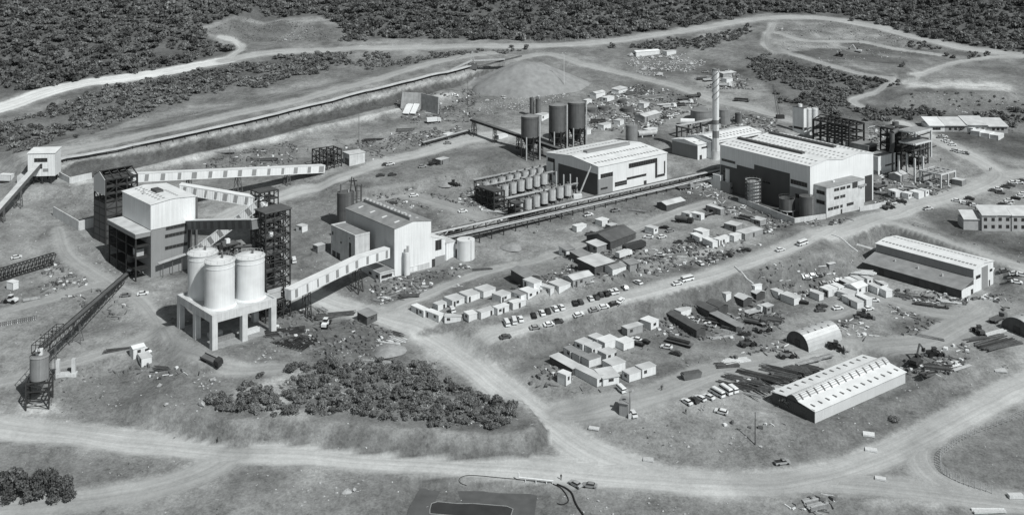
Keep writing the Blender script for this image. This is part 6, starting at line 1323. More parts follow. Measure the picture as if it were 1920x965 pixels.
fleet(960, 705, K, [(845,265,'w','s',95)], 'beside the gate hut', None)
fleet(960, 705, K, [(760,95,'w','v',110)], 'at the end of the long white hut', None)
fleet(960, 705, K, [(440,755,'g','s',140), (540,765,'g','s',165)], 'of the pair beside the haul road at the pond', 'pair of cars at the pond')
fleet(1440, 705, K, [(100,605,'g','p',10)], 'on the dirt between warehouse and haul road', None)
fleet(1440, 0, K, [(625,360,'w','x',150), (495,388,'d','l',160)], 'working on the quarry terrace, upper right', 'quarry machines')
# ------------------------------------------------------------------ people
def limb_mesh(nm, shirt, stride):
    b = MB(); J = {}
    def seg(p, q, r0, r1): b.tube(p, q, r0, 8, r1)
    return b
def person(px, py, hd, label, tone=0, stride=.25):
    c = at(px, py); p = thing('person', c, math.radians(hd), label, 'person', 'people on the site')
    # one continuous body from a skin skeleton
    V = [(0,0,.98),(0,0,1.2),(0,0,1.42),(0,0,1.52),(0,0,1.66),(0,.2,1.42),(-.06,.25,1.12),(.1,.22,.88),(0,-.2,1.42),(.06,-.25,1.12),(.12,-.22,.9),(0,.1,.93),(stride*.5,.11,.5),(stride*.3,.11,.08),(stride*.3+.14,.11,.04),(0,-.1,.93),(-stride*.4,-.11,.5),(-stride*.9,-.11,.08),(-stride*.9+.14,-.11,.04)]
    E = [(0,1),(1,2),(2,3),(3,4),(2,5),(5,6),(6,7),(2,8),(8,9),(9,10),(0,11),(11,12),(12,13),(13,14),(0,15),(15,16),(16,17),(17,18)]
    Rr = [.15,.15,.17,.06,.1,.08,.055,.04,.08,.055,.04,.1,.075,.05,.04,.1,.075,.05,.04]
    me = bpy.data.meshes.new('body'); me.from_pydata(V, E, []); o = bpy.data.objects.new('body', me); COL.objects.link(o); o.parent = p
    md = o.modifiers.new('skin', 'SKIN')
    for i, s in enumerate(me.skin_vertices[0].data if me.skin_vertices else []): s.radius = (Rr[i], Rr[i]); s.use_root = i == 0
    if not me.skin_vertices:
        pass
    o.modifiers.new('sub', 'SUBSURF').levels = 1; me.materials.append(SHIRT if tone else TROUS)
    MB().cyl(0, 0, 1.66, 1.8, .115, .06, n=10).build('hair', TROUS, p)
    return p
for x, y, h, l in ((408,829,20,'person walking alone on the haul road below the left spur'), (1243,730,60,'person walking in the yard right of the front huts'), (1240,731.5,70,'second person close beside the one walking in the yard'), (1286,776,100,'person standing on the yard edge left of the pair'), (1315,770.5,10,'left person of the pair talking in front of the vehicle row'), (1320.5,769.5,190,'right person of the pair talking in front of the vehicle row'), (1052,899,80,'person standing at the white pipes beside the pond'), (1856,321,40,'left of two people on the road above the car park'), (1859,320,40,'right of two people on the road above the car park'), (1764,303,60,'person at the roadside below the lawn')):
    person(x, y, h, l, tone=1 if x % 2 else 0)
# ------------------------------------------------------------------ vegetation
lm = bpy.data.materials.new('foliage'); lm.use_nodes = True; t = lm.node_tree; N = t.nodes; L = t.links
bs = N["Principled BSDF"]; bs.inputs["Roughness"].default_value = .7; bs.inputs["Specular IOR Level"].default_value = .25
a_ = N.new("ShaderNodeAttribute"); a_.attribute_name = 'tone'; oi = N.new("ShaderNodeObjectInfo")
r_ = rng(oi.outputs["Random"], 0, 1, .75, 1.3)
v_ = mth('MULTIPLY', mth('MULTIPLY', a_.outputs["Fac"], r_), .195); cc = N.new("ShaderNodeCombineColor")
L.new(mth('MULTIPLY', v_, .97), cc.inputs[0]); L.new(v_, cc.inputs[1]); L.new(mth('MULTIPLY', v_, 1.0), cc.inputs[2]); L.new(cc.outputs[0], bs.inputs["Base Color"])
tl = N.new("ShaderNodeBsdfTranslucent"); L.new(cc.outputs[0], tl.inputs[0]); mx = N.new("ShaderNodeMixShader"); mx.inputs[0].default_value = .35; L.new(bs.outputs[0], mx.inputs[1]); L.new(tl.outputs[0], mx.inputs[2]); L.new(mx.outputs[0], N["Material Output"].inputs[0])
def crown(seed, nleaf, leaf, hgt=1.25, lobes=9, flat=.75, gap=.0):
    """unit-radius crown of leaf clumps standing on z=0: verts (n*4,3), tone per vert"""
    g = np.random.default_rng(seed); C = []
    for i in range(lobes):
        a = g.uniform(0, 6.283); r = math.sqrt(g.uniform(0, 1))*.62; z = g.uniform(.28, .8)*hgt*(1-.45*r); C.append((r*math.cos(a), r*math.sin(a), z, g.uniform(.3, .5)))
    C = np.array(C); k = g.integers(0, lobes, nleaf); d = g.normal(size=(nleaf, 3)); d /= np.linalg.norm(d, axis=1)[:, None]; d[:, 2] = np.where(d[:, 2] < -.35, -d[:, 2], d[:, 2])
    rad = C[k, 3]*g.uniform(.72, 1.08, nleaf); P = C[k, :3]+d*rad[:, None]*np.array([1, 1, flat]); P[:, 2] = np.maximum(P[:, 2], .06)
    n = d+g.normal(size=(nleaf, 3))*.55; n /= np.linalg.norm(n, axis=1)[:, None]
    u = np.cross(n, g.normal(size=(nleaf, 3))); u /= np.linalg.norm(u, axis=1)[:, None]; w = np.cross(n, u)
    s = leaf*g.uniform(.6, 1.3, nleaf)[:, None]; V = np.stack([P-u*s-w*s*.7, P+u*s-w*s*.5, P+u*s*.8+w*s*.8, P-u*s*.7+w*s*.6], 1).reshape(-1, 3)
    return V, np.repeat(g.uniform(.55, 1.5, nleaf), 4)
def proj(x, y, z): return 960+FPX*x/y, HOR+FPX*(CAMZ-z)/y
def scatter(poly, spacing, jit=.45, seed=1, ext=None, thin=None):
    """points on the ground that fall in the photo region poly"""
    g = np.random.default_rng(seed); px = np.array(poly, float); ys = []
    for (x, y) in poly:
        q = at(min(max(x, -80), 1990), max(y, -60)); ys.append(q)
    x0, x1 = min(q.x for q in ys)-10, max(q.x for q in ys)+10; y0, y1 = min(q.y for q in ys)-10, max(q.y for q in ys)+(25 if min(p[1] for p in poly) < 0 else 10)
    X, Y = np.meshgrid(np.arange(x0, x1, spacing), np.arange(y0, y1, spacing)); X = (X+g.uniform(-jit, jit, X.shape)*spacing).ravel(); Y = (Y+g.uniform(-jit, jit, Y.shape)*spacing).ravel()
    Z = T.z(X, Y); u, v = proj(X, Y, Z); s_ = FPX/Y/3; m = inpoly(u+(vnoise(X, Y, 11, 71)-.5)*22*s_, v+(vnoise(X, Y, 8, 72)-.5)*10*s_, poly)
    m &= roadmask(X, Y) < .25
    if thin: m &= vnoise(X, Y, thin[0], seed) > thin[1]
    return X[m], Y[m], Z[m]
def roadmask(x, y):
    i = np.clip(np.searchsorted(GX, x), 0, len(GX)-1); j = np.clip(np.searchsorted(GY, y), 0, len(GY)-1); return RMASK[j, i]
def mass(name, label, cat, sets, variants, mat_=None):
    """one object of many plants (a wood that reads as one mass); sets: list of (X,Y,Z,rmin,rmax)"""
    g = np.random.default_rng(5); VS, TS = [], []
    for X, Y, Z, r0, r1 in sets:
        for x, y, z in zip(X, Y, Z):
            V, tn = variants[g.integers(0, len(variants))]; r = (r0+(r1-r0)*g.random()**1.4)*(1.3 if g.random() < .12 else 1); a = g.uniform(0, 6.283); c, s = math.cos(a), math.sin(a)
            W = np.empty_like(V); W[:, 0] = (V[:, 0]*c-V[:, 1]*s)*r+x; W[:, 1] = (V[:, 0]*s+V[:, 1]*c)*r+y; W[:, 2] = V[:, 2]*r*g.uniform(.85, 1.2)+z-.1
            VS.append(W); TS.append(tn*g.uniform(.55, 1.5))
    V = np.concatenate(VS); F = np.arange(len(V)).reshape(-1, 4)
    o = bpy.data.objects.new(name, np_mesh(name, V, F, mat_ or lm, {'tone': np.concatenate(TS)}, False)); COL.objects.link(o); tag(o, label, cat, kind='stuff'); return o
lowv = None
big = [crown(s, 165, .155, lobes=8+s % 5, hgt=1.05+.07*(s % 5)) for s in range(10, 20)]; mid = [crown(s, 170, .155, 1.0+.1*(s % 3), 6+s % 4) for s in range(20, 28)]; low = [(lambda c: (c[0], c[1]*1.4))(crown(s, 30, .27, .8, 4)) for s in range(30, 36)]
F1 = [(-80,172),(0,166),(60,172),(180,148),(330,124),(400,106),(438,94),(385,66),(376,52),(440,30),(540,33),(600,30),(645,48),(655,74),(700,68),(760,71),(980,76),(1130,72),(1300,47),(1440,24),(1560,26),(1600,34),(1640,42),(1750,73),(1830,88),(1990,100),(1990,-40),(-80,-40)]
X, Y, Z = scatter(F1, 5.2, seed=3); m = (vnoise(X, Y, 26, 77)*.6+vnoise(X, Y, 9, 78)*.4 > .2) & (Y < 1060)
mass('hillside_forest', 'dense dark forest covering the hillside along the top of the view', 'forest', [(X[m], Y[m], Z[m], 1.6, 5.0)], big)
print('TREES', int(m.sum()))
F2 = [(-40,250),(60,216),(150,180),(260,152),(330,143),(430,122),(490,116),(545,103),(640,97),(648,118),(600,135),(540,150),(500,165),(440,165),(380,180),(300,203),(200,243),(80,272),(-40,292)]
F3 = [(640,100),(740,97),(850,100),(890,94),(985,94),(985,99),(900,101),(800,116),(700,134),(620,140)]
F2b = [(640,78),(660,60),(700,66),(690,80)]; F2c = [(385,45),(470,45),(530,60),(520,75),(440,70)]
mass('scrub_belt', 'dark scrub belt between the bright upper road and the conveyor bench', 'scrub', [(*scatter(F2, 3.3, seed=4, thin=(16, .26)), 1.0, 3.0), (*scatter(F3, 3.6, seed=6, thin=(14, .42)), 1.1, 2.0), (*scatter(F2b, 3.3, seed=8), 1.6, 2.6)], mid)
F5 = [(1395,112),(1440,104),(1530,128),(1620,152),(1700,154),(1650,166),(1590,186),(1600,207),(1700,204),(1800,214),(1900,202),(1990,207),(1990,240),(1900,226),(1820,224),(1725,222),(1690,232),(1640,226),(1560,222),(1540,206),(1465,192),(1440,165)]
F6 = [(1690,78),(1760,76),(1830,97),(1920,92),(1990,102),(1990,110),(1850,108),(1780,112),(1755,97),(1700,92)]
F5b = [(1700,172),(1890,176),(1930,200),(1700,204)]
mass('valley_scrub', 'dark scrub filling the valley behind the works, upper right', 'scrub', [(*scatter(F5, 3.0, seed=9, thin=(13, .3)), .9, 2.7), (*scatter([(1420,108),(1500,122),(1600,143),(1690,152),(1690,160),(1590,152),(1500,132),(1420,118)], 2.8, seed=29), 1.2, 2.4), (*scatter([(1172,90),(1235,74),(1300,76),(1398,50),(1412,54),(1390,70),(1320,92),(1240,93)], 3.6, seed=17, thin=(10, .25)), 1.2, 2.5), (*scatter(F6, 4.5, seed=10, thin=(16, .35)), 1.4, 2.6), (*scatter(F5b, 5, seed=12, thin=(12, .5)), .6, 1.3)], mid)
# individual trees and shrubs: shared meshes, each plant a thing with trunk and crown
TV = []
for s in range(6):
    V, tn = crown(50+s, 560, .098, 1.25, 12+s % 4); me = np_mesh('crown', V, np.arange(len(V)).reshape(-1, 4), lm, {'tone': tn}, False)
    b = MB(); b.tube((0, 0, -.25), (.03, .02, .55), .07, 7, .045)
    for k in range(4): a = 1.57*k+s; b.tube((.02, .01, .35+.06*k), (.4*math.cos(a), .4*math.sin(a), .8), .035, 5, .015)
    TV.append((me, b.mesh('trunk', BARK)))
NT = [0]; TALL = []
for s in range(4):
    V, tn = crown(70+s, 900, .1, 2.5, 22); me = np_mesh('crown', V, np.arange(len(V)).reshape(-1, 4), lm, {'tone': tn*.75}, False)
    b = MB(); b.tube((0, 0, -.25), (.05, .02, 1.6), .09, 7, .05)
    for k in range(5): a = 1.3*k+s; b.tube((.02, .01, .5+.2*k), (.45*math.cos(a), .45*math.sin(a), 1.0+.25*k), .04, 5, .015)
    TALL.append((me, b.mesh('trunk', BARK)))
def plant(x, y, r, label, group, hs=1.0, name='shrub', cat='shrub', tv=None):
    p = thing(name, (x, y, gz(x, y)), random.uniform(0, 6.28), label, cat, group); tv = tv or TV; c, tr = tv[NT[0] % len(tv)]; NT[0] += 1; p.scale = (r, r, r*hs); inst('crown', c, p); inst('trunk', tr, p)
F7 = [(404,750),(440,730),(470,715),(500,696),(520,684),(560,690),(640,674),(720,680),(760,686),(790,680),(830,706),(880,728),(935,730),(960,755),(976,778),(972,792),(940,804),(870,798),(790,800),(720,790),(640,782),(570,778),(500,782),(430,778),(412,765)]
path = [(455,736),(490,714),(560,692),(575,694),(515,722),(540,748),(585,778),(575,782),(528,756),(500,730),(465,742)]
X, Y, Z = scatter(F7, 2.8, seed=15); u, v = proj(X, Y, Z); m = ~inpoly(u, v, path); m &= vnoise(X, Y, 9, 91) > .12; X, Y = X[m], Y[m]; print('SHRUBS', len(X))
k_ = RNG.permutation(len(X))[:285]; X, Y = X[k_], Y[k_]
def tlab(x, y):
    u, v = proj(x, y, gz(x, y))
    if u < 540 and v > 700: return 'dark shrub in the small clump left of the pale path through the thicket'
    side = 'left' if u < 690 else ('middle' if u < 830 else 'right'); row = 'front edge' if v > 765 else ('heart' if v > 720 else 'back edge')
    return f'rounded dark shrub at the {row} of the thicket, in its {side} third'
UX, UY, UZ = scatter(F7, 1.7, seed=16, thin=(7, .25)); u, v = proj(UX, UY, UZ); m = ~inpoly(u, v, path)
mass('thicket_undergrowth', 'low grey-green undergrowth filling the gaps of the thicket', 'undergrowth', [(UX[m], UY[m], UZ[m], .35, .95)], low)
for x, y in zip(X, Y): plant(x, y, 1.0+1.7*random.random()**1.2, tlab(x, y), 'shrubs of the thicket', random.uniform(.8, 1.15))
for i, (x, y, r, h) in enumerate([(8, 928, 3.2, 2.1), (28, 920, 2.9, 2.3), (45, 930, 3.0, 2.2), (62, 924, 2.6, 1.7), (80, 935, 3.1, 2.6), (95, 926, 2.8, 2.6), (108, 934, 2.7, 2.2), (122, 932, 2.6, 2.4), (132, 939, 2.0, 1.6), (55, 940, 2.4, 1.4), (18, 940, 2.5, 1.4), (100, 942, 2.2, 1.2), (72, 917, 2.6, 2.2), (-12, 925, 3.2, 2.0), (-20, 940, 2.6, 1.6)]):
    q = at(x, y); plant(q.x, q.y, r, 'tall dark tree in the small grove at the bottom left corner', 'grove at the bottom left', h*.5, 'tree', 'tree', TALL)
for x, y, r, h, lb in ((1148, 90, 2.8, 1.3, 'lone round tree below the upper road, upper centre'), (987, 93, 2.6, 1.3, 'dark tree at the left end of the roadside fence line'), (1470, 765, 2.6, 1.2, 'thin shrub in front of the dark gable of the warehouse'), (317, 160, 3.4, 1.5, 'tall tree standing out beside the bright upper road'), (1692, 126, 2.4, 1.4, 'small lone tree above the valley track, upper right'), (1598, 40, 2.6, 1.3, 'dark round tree at the top right edge of the quarry terraces'), (1900, 238, 3.2, 1.0, 'dark bush at the right end of the long house'), (1800, 246, 2.6, 1.0, 'dark bush in front of the long house'), (1866, 246, 2.6, 1.1, 'second dark bush in front of the long house, behind the lawn cabins'), (1676, 788, 2.0, .6, 'low dark bush on the slope between warehouse and haul road'), (835, 205, 1.6, .8, 'small shrub right of the tipping wall'), (960, 90, 2.2, 1.0, 'dark shrub at the edge of the upper road above the stockpile')):
    q = at(x, y); plant(q.x, q.y, r, lb, None, h, 'tree' if r > 2.1 else 'shrub', 'tree' if r > 2.1 else 'shrub')
# low tufts and weeds everywhere off the roads
allp = [(-60,60),(1980,60),(1980,975),(-60,975)]
X, Y, Z = scatter(allp, 3.0, seed=21); w_ = vnoise(X, Y, 30, 55)*.6+vnoise(X, Y, 9, 56)*.4; m = (w_ > .66) & (Y < 640); al = ALB[np.clip(np.searchsorted(GY, Y), 0, len(GY)-1), np.clip(np.searchsorted(GX, X), 0, len(GX)-1)]; m &= al < .22
def clear(X, Y, mg=1.5):
    k = np.ones(X.shape, bool)
    for P, z0, _ in BPADS: k &= psdf(X, Y, P) < -mg
    return k
m &= clear(X, Y); X, Y, Z = X[m], Y[m], Z[m]
mass('weeds', 'low dark weeds and tufts dotted over the bare earth', 'weeds', [(X, Y, Z, .2, .6), (*scatter([(384,60),(440,36),(535,36),(640,52),(620,76),(520,78),(450,74)], 2.6, seed=27, thin=(8, .35)), .3, .8), (*scatter([(1450,48),(1600,40),(1740,70),(1700,108),(1560,90),(1470,70)], 4, seed=28, thin=(9, .5)), .3, .8)], low)
# ------------------------------------------------------------------ rubble, stacks, scrap and other small things
def stones(name, label, cat, sets, m, seed=3):
    g = np.random.default_rng(seed); O = np.array([(1,0,0),(-1,0,0),(0,1,0),(0,-1,0),(0,0,1),(0,0,-1),(.6,.6,.55),(-.6,.55,.6)], float); Fo = np.array([(0,2,6),(2,4,6),(4,0,6),(2,1,7),(1,4,7),(4,2,7),(1,3,4),(3,0,4),(2,0,5),(1,2,5),(3,1,5),(0,3,5)]); VS, FS = [], []; n = 0
    for X, Y, Z, r0, r1 in sets:
        for x, y, z in zip(X, Y, Z):
            r = (r0*.6+(r1-r0*.6)*g.random()**2)*(1+1.5*(g.random() < .04)); S_ = g.uniform(.6, 1.3, 3)*r; S_[2] *= .7; a = g.uniform(0, 6.28); V = O*S_*g.uniform(.75, 1.2, (8, 1)); W = V.copy(); W[:, 0] = V[:, 0]*math.cos(a)-V[:, 1]*math.sin(a)+x; W[:, 1] = V[:, 0]*math.sin(a)+V[:, 1]*math.cos(a)+y; W[:, 2] += z+r*.15
            VS.append(W); FS.append(Fo+n); n += 8
    o = bpy.data.objects.new(name, np_mesh(name, np.concatenate(VS), np.concatenate(FS), m, None, False)); COL.objects.link(o); return tag(o, label, cat, kind='stuff')
def junk(name, label, cat, sets, m, seed=4):
    g = np.random.default_rng(seed); B_ = np.array([(x, y, z) for x in (-.5, .5) for y in (-.5, .5) for z in (0, 1)], float); Fb = np.array([(0,1,3,2),(4,6,7,5),(0,4,5,1),(2,3,7,6),(1,5,7,3),(0,2,6,4)]); VS, FS = [], []; n = 0
    for X, Y, Z, s in sets:
        for x, y, z in zip(X, Y, Z):
            k = g.random(); D = np.array([g.uniform(1.5, 5), g.uniform(.15, .4), g.uniform(.1, .35)]) if k < .5 else np.array([g.uniform(.5, 1.8), g.uniform(.5, 1.5), g.uniform(.15, 1.0)])
            a = g.choice([.65, 2.2])+g.normal()*.35; V = B_*D*s; W = V.copy(); W[:, 0] = V[:, 0]*math.cos(a)-V[:, 1]*math.sin(a)+x; W[:, 1] = V[:, 0]*math.sin(a)+V[:, 1]*math.cos(a)+y; W[:, 2] += z-.02+V[:, 0]*g.normal()*.06
            VS.append(W); FS.append(Fb+n); n += 8
    o = bpy.data.objects.new(name, np_mesh(name, np.concatenate(VS), np.concatenate(FS), m, None, False)); COL.objects.link(o); return tag(o, label, cat, kind='stuff')
def sc2(poly, sp, seed, thin=None):
    X, Y, Z = scatter(poly, sp, seed=seed, thin=thin); m = clear(X, Y, .5); return X[m], Y[m], Z[m]
stones('pale_rubble', 'scattered pale stones and broken rock on banks and waste ground', 'rubble', [
    (*sc2([(895,212),(900,195),(960,180),(1060,172),(1075,178),(1000,200),(960,212)], 1.5, 31, (5, .3)), .3, .8), (*sc2([(1170,118),(1190,103),(1290,103),(1325,118),(1290,135),(1230,140),(1260,150),(1200,140)], 1.5, 32, (5, .3)), .35, 1.1),
    (*sc2([(1170,815),(1300,805),(1460,820),(1500,850),(1380,855),(1250,845)], 2.2, 33, (7, .5)), .2, .6), (*sc2([(400,770),(600,640),(760,640),(700,690),(500,700)], 2.2, 34, (6, .5)), .2, .55), (*sc2([(1350,550),(1560,480),(1640,490),(1600,520),(1450,560)], 2.2, 35, (6, .5)), .2, .55), (*sc2([(380,690),(480,690),(500,640),(540,660),(440,720),(380,780)], 1.6, 36, (5, .45)), .25, .7),
    (*sc2([(120,700),(260,700),(420,760),(420,800),(200,780)], 2.6, 37, (7, .5)), .2, .5), (*sc2([(1090,905),(1400,915),(1420,965),(1060,965)], 2.6, 38, (7, .5)), .2, .6), (*sc2([(1540,745),(1880,660),(1900,700),(1560,860)], 3.2, 39, (8, .55)), .15, .45), (*sc2([(850,420),(960,400),(960,320),(830,345)], 2.4, 40, (7, .45)), .2, .6), (*sc2([(1440,52),(1600,40),(1740,70),(1700,110),(1480,120)], 3.2, 41, (9, .45)), .3, .8), (*sc2([(1700,172),(1900,178),(1920,215),(1720,205)], 3.0, 42, (9, .4)), .3, .8), (*sc2([(540,60),(600,45),(560,78),(520,78)], 2.5, 43), .3, .7), (*sc2([(480,875),(760,900),(740,960),(500,955)], 3.0, 44, (9, .55)), .2, .5), (*sc2([(130,440),(210,450),(300,520),(230,530),(150,480)], 2.2, 45, (6, .45)), .2, .5)], ROCK)
zones = [[(500,600),(600,570),(720,600),(760,650),(600,670),(500,650)], [(1260,580),(1440,560),(1480,590),(1420,640),(1300,640),(1240,620)], [(1430,500),(1560,490),(1600,540),(1500,560),(1440,540)], [(1330,690),(1470,640),(1500,690),(1400,720)], [(1600,335),(1700,320),(1790,340),(1780,370),(1680,385),(1620,370)], [(1090,190),(1180,160),(1310,180),(1330,200),(1200,250),(1100,245)], [(900,345),(1020,330),(1060,400),(930,420)], [(1040,480),(1120,440),(1210,470),(1130,505)], [(600,290),(700,255),(870,235),(850,255),(700,300)], [(380,300),(560,265),(580,300),(420,330)], [(1700,640),(1790,620),(1830,680),(1760,720),(1690,690)], [(1260,340),(1350,320),(1360,380),(1500,420),(1440,440),(1330,390)], [(860,360),(940,340),(900,420),(850,400)], [(1290,225),(1440,215),(1470,250),(1300,255)], [(1620,235),(1700,240),(1740,300),(1640,330)], [(1480,640),(1600,590),(1640,640),(1560,680)], [(1010,690),(1060,670),(1060,740),(1010,730)], [(1500,915),(1560,915),(1560,960),(1480,960)], [(60,540),(140,510),(260,560),(230,600)], [(1640,560),(1800,560),(1840,620),(1720,650)], [(1660,540),(1880,555),(1900,580),(1820,590)], [(1340,800),(1480,790),(1470,800),(1330,805)], [(700,520),(880,500),(870,540),(720,570)], [(200,690),(300,690),(380,700),(300,710)], [(960,540),(1060,500),(1200,480),(1300,440),(1440,430),(1400,460),(1200,520),(1080,540)], [(640,380),(860,400),(880,380),(760,345)], [(1440,375),(1560,420),(1660,400),(1700,395),(1640,420),(1540,430)], [(1290,490),(1440,455),(1420,470),(1300,500)], [(100,470),(220,520),(200,545),(90,540)], [(1330,130),(1400,140),(1410,170),(1330,165)], [(740,185),(900,165),(880,230),(760,235)], [(1080,730),(1120,735),(1050,745)]]
junk('dark_scrap', 'dark scrap iron, timber and parts lying about the works', 'scrap', [(*sc2(z, 2.1, 50+i, (5, .45)), 1.0) for i, z in enumerate(zones)], TIMBD, 4)
junk('pale_scrap', 'pale boards, sheets and offcuts lying about the works', 'scrap', [(*sc2(z, 5.5 if i in (0, 8, 9) or i > 27 else 3.0, 80+i, (5, .45)), .85) for i, z in enumerate(zones)], PLANKW, 5)
junk('grey_scrap', 'grey concrete blocks and weathered planks lying about the works', 'scrap', [(*sc2(z, 2.8, 110+i, (5, .45)), .9) for i, z in enumerate(zones)], TIMBER, 6)
ZX = [at(x, y) for x, y in ((0, 0),)]
junk('litter', 'small pale litter sprinkled over the open ground', 'litter', [(*sc2([(-40,330),(1960,330),(1960,970),(-40,970)], 9.0, 140), .28)], PLANKW, 7)
# individual stacks
def stack(px, py, hd, label, n, L_, w, h, m, cols=4, name='bar_stack', cat='stack', group='stacks of material', part='bar', spread=.4):
    c = at(px, py); p = thing(name, c, math.radians(hd), label, cat, group); me = MB().box(-L_/2, L_/2, -w/2, w/2, 0, h).mesh(part, m)
    for i in range(n):
        r_, k = divmod(i, cols); o = inst(part, me, p, Matrix.Translation((random.uniform(-.6, .6)*L_*.15, (k-(cols-1)/2)*w*(1.25+spread)+(r_ % 2)*.1, r_*(h+.02))) @ Matrix.Rotation(random.gauss(0, spread*.12), 4, 'Z'))
    return p
rows = [(1394,712,-32,9,13,.5,.4,'d',6),(1408,722,-32,8,13,.5,.4,'d',6),(1380,722,-32,8,12,.45,.35,'d',5),(1425,705,-32,10,14,.5,.45,'d',6),(1445,708,-30,12,12,.6,.5,'d',6),(1462,697,-30,12,13,.6,.5,'d',6),(1482,692,-30,12,13,.6,.5,'d',6),(1505,688,-30,10,12,.6,.5,'d',6),(1448,722,-28,6,10,.8,.3,'w',4),(1396,735,-34,4,12,.4,.35,'g',4),(1510,676,25,6,10,.5,.4,'g',5),(1540,668,28,5,9,.5,.4,'g',5)]
for i, (x, y, hd, n, L_, w, h, tn, cl) in enumerate(rows): n, w, h, cl = int(n*1.7), w*.55, h*.6, cl+4; stack(x, y, hd, f"{ {'d': 'dark', 'w': 'pale', 'g': 'weathered'}[tn]} bundle of long bars, {ORD[i]} in the bar stacks left of the warehouse", n, L_, w, h, {'d': TIMBD, 'w': PLANKW, 'g': TIMBER}[tn], cl)
for x, y, hd, n, L_, w, h, tn, cl, lb in ((733,640,-30,4,9,1.2,.25,'w',2,'pair of pale board stacks on the dark storage ground'), (744,634,-38,3,7,1.0,.25,'w',2,'smaller pale board stack beside the pale pair on storage ground'), (706,676,-12,3,10,.35,.25,'g',3,'long pale poles on the ground above the thicket'), (740,624,-32,4,9,.4,.3,'d',4,'dark poles lying above the pale board stacks'), (628,590,18,7,14,.5,.35,'d',7,'dark steel bars laid out beside the diagonal road'), (600,579,-50,5,7,.5,.3,'g',5,'short steel bars laid out below the striped gallery'), (582,594,-45,6,8,.5,.3,'d',6,'dark steel bars right of the silo platform'), (767,556,0,6,7,.5,.8,'d',3,'dark steel cradle on the earth slope in front of the mill'), (728,559,-30,4,6,.5,.3,'w',3,'pale boards on the earth slope in front of the mill'), (715,565,-25,4,8,.4,.3,'g',3,'weathered boards left of the pale boards in front of the mill'), (1787,682,28,3,9,2.2,.2,'w',2,'flat white sheets on the ground right of the warehouse'), (1876,694,-10,1,4,3,.3,'w',1,'single pale slab on the slope near the right edge'), (1860,640,25,14,16,.7,.5,'d',14,'wide dark bed of steel bars near the right edge'), (1866,624,28,2,11,.7,.5,'w',2,'pale beam along the dark bed of steel bars'), (1760,690,-15,8,8,.7,.6,'d',4,'dark stack right of the far warehouse corner'), (1745,700,20,6,7,.6,.5,'d',4,'second dark stack right of the far warehouse corner'), (1735,630,-30,3,12,.6,.4,'g',3,'long grey beam on the dark patch of the lower yard'), (1712,556,-18,6,12,.7,.4,'d',4,'dark beams along the front of the workshop'), (1745,572,-25,5,12,.6,.4,'d',4,'dark beams further right along the front of the workshop'), (1785,565,-20,3,9,.7,.4,'w',3,'pale beams along the front of the workshop'), (1618,510,-10,6,9,1.0,.3,'w',4,'pale planks beside the left corner of the workshop'), (1630,815,-15,1,3.4,2.4,.5,'w',1,'pale slab on the earth between warehouse and haul road'), (1634,844,-15,1,3.4,1.8,.5,'w',1,'small pale slab beside the haul road below the warehouse'), (1652,898,-15,1,3.0,1.6,.5,'w',1,'pale block on the island between the forking roads'), (1849,958,-3,2,9,.7,.5,'w',2,'long pale beam at the bottom edge on the right'), (1902,932,0,1,4,1.6,1.0,'w',1,'pale concrete block beside the right-hand road'), (1217,862,-10,1,3,2,.4,'w',1,'pale slab beside the diagonal road junction'), (1112,803,-15,1,3.2,1.6,.4,'w',1,'pale slab at the top of the bank by the diagonal road'), (1530,945,20,8,6,.9,.5,'g',4,'heap of grey boards at the bottom edge'), (1378,622,-25,8,9,.5,.4,'g',5,'heap of grey poles in front of the dark sheds'), (1350,630,20,8,9,.5,.4,'g',5,'second heap of grey poles in front of the dark sheds'), (1382,675,20,5,10,.8,.3,'w',4,'pale planks between dark sheds and half-round hut'), (1365,685,10,8,8,.6,.4,'d',4,'dark timber heap left of the pale planks'), (1447,600,-20,8,8,.7,.6,'d',4,'dark crates behind the half-round hut'), (1700,350,-35,6,12,.5,.4,'g',4,'beams in front of the unfinished concrete frame'), (1655,362,-40,7,12,.5,.4,'g',4,'beams beside the office block'), (1195,395,-20,5,8,.5,.4,'g',4,'grey beams near the pipe rack posts'), (905,505,10,4,8,.5,.4,'d',3,'dark pipes in front of the white tank'), (925,396,-25,5,14,.6,.3,'w',3,'pale planks left of the leach tanks'), (905,350,15,6,12,.5,.4,'g',4,'pale poles behind the leach tanks'), (1255,195,20,6,16,.5,.4,'w',4,'pale pipes laid out above the chimney tanks'), (1225,180,22,8,18,.6,.5,'g',4,'grey pipe stack behind the open basins'), (1190,175,20,7,14,.6,.5,'d',4,'dark pipe stack behind the open basins'), (500,300,10,7,10,.8,.7,'d',4,'dark timber stack at the end of the light strip'), (420,285,8,7,11,.7,.6,'g',4,'weathered timber stack under the embankment'), (760,245,10,7,9,.8,.8,'d',4,'dark stack below the tipping wall'), (700,262,12,6,10,.7,.6,'d',4,'dark stack near the tall floodlight mast'), (60,560,30,4,6,.6,.4,'g',3,'small weathered stack near the wheel loader'), (105,530,-40,4,6,.5,.3,'d',4,'dark bars on the ground left of the lower left conveyor'), (225,655,20,5,10,.4,.4,'d',4,'dark beams beside the white huts on the left spur'), (315,690,-10,4,10,.35,.3,'d',4,'dark poles right of the white hut on the left spur')):
    if n > 2: n, w, h, cl = int(n*1.6), w*.62, h*.62, cl+2
    stack(x, y, hd, lb, n, L_, w, h, {'d': TIMBD, 'w': PLANKW, 'g': TIMBER}[tn], cl)
c = at(553, 640); p = thing('rebar_mats', c, math.radians(-25), 'dark grid of reinforcing mats beside the silo platform', 'steel mats')
br = MB().box(-7, 7, -.09, .09, .3, .5).mesh('bar', STEEL); bc = MB().box(-.09, .09, -5, 5, .1, .3).mesh('bar', STEEL)
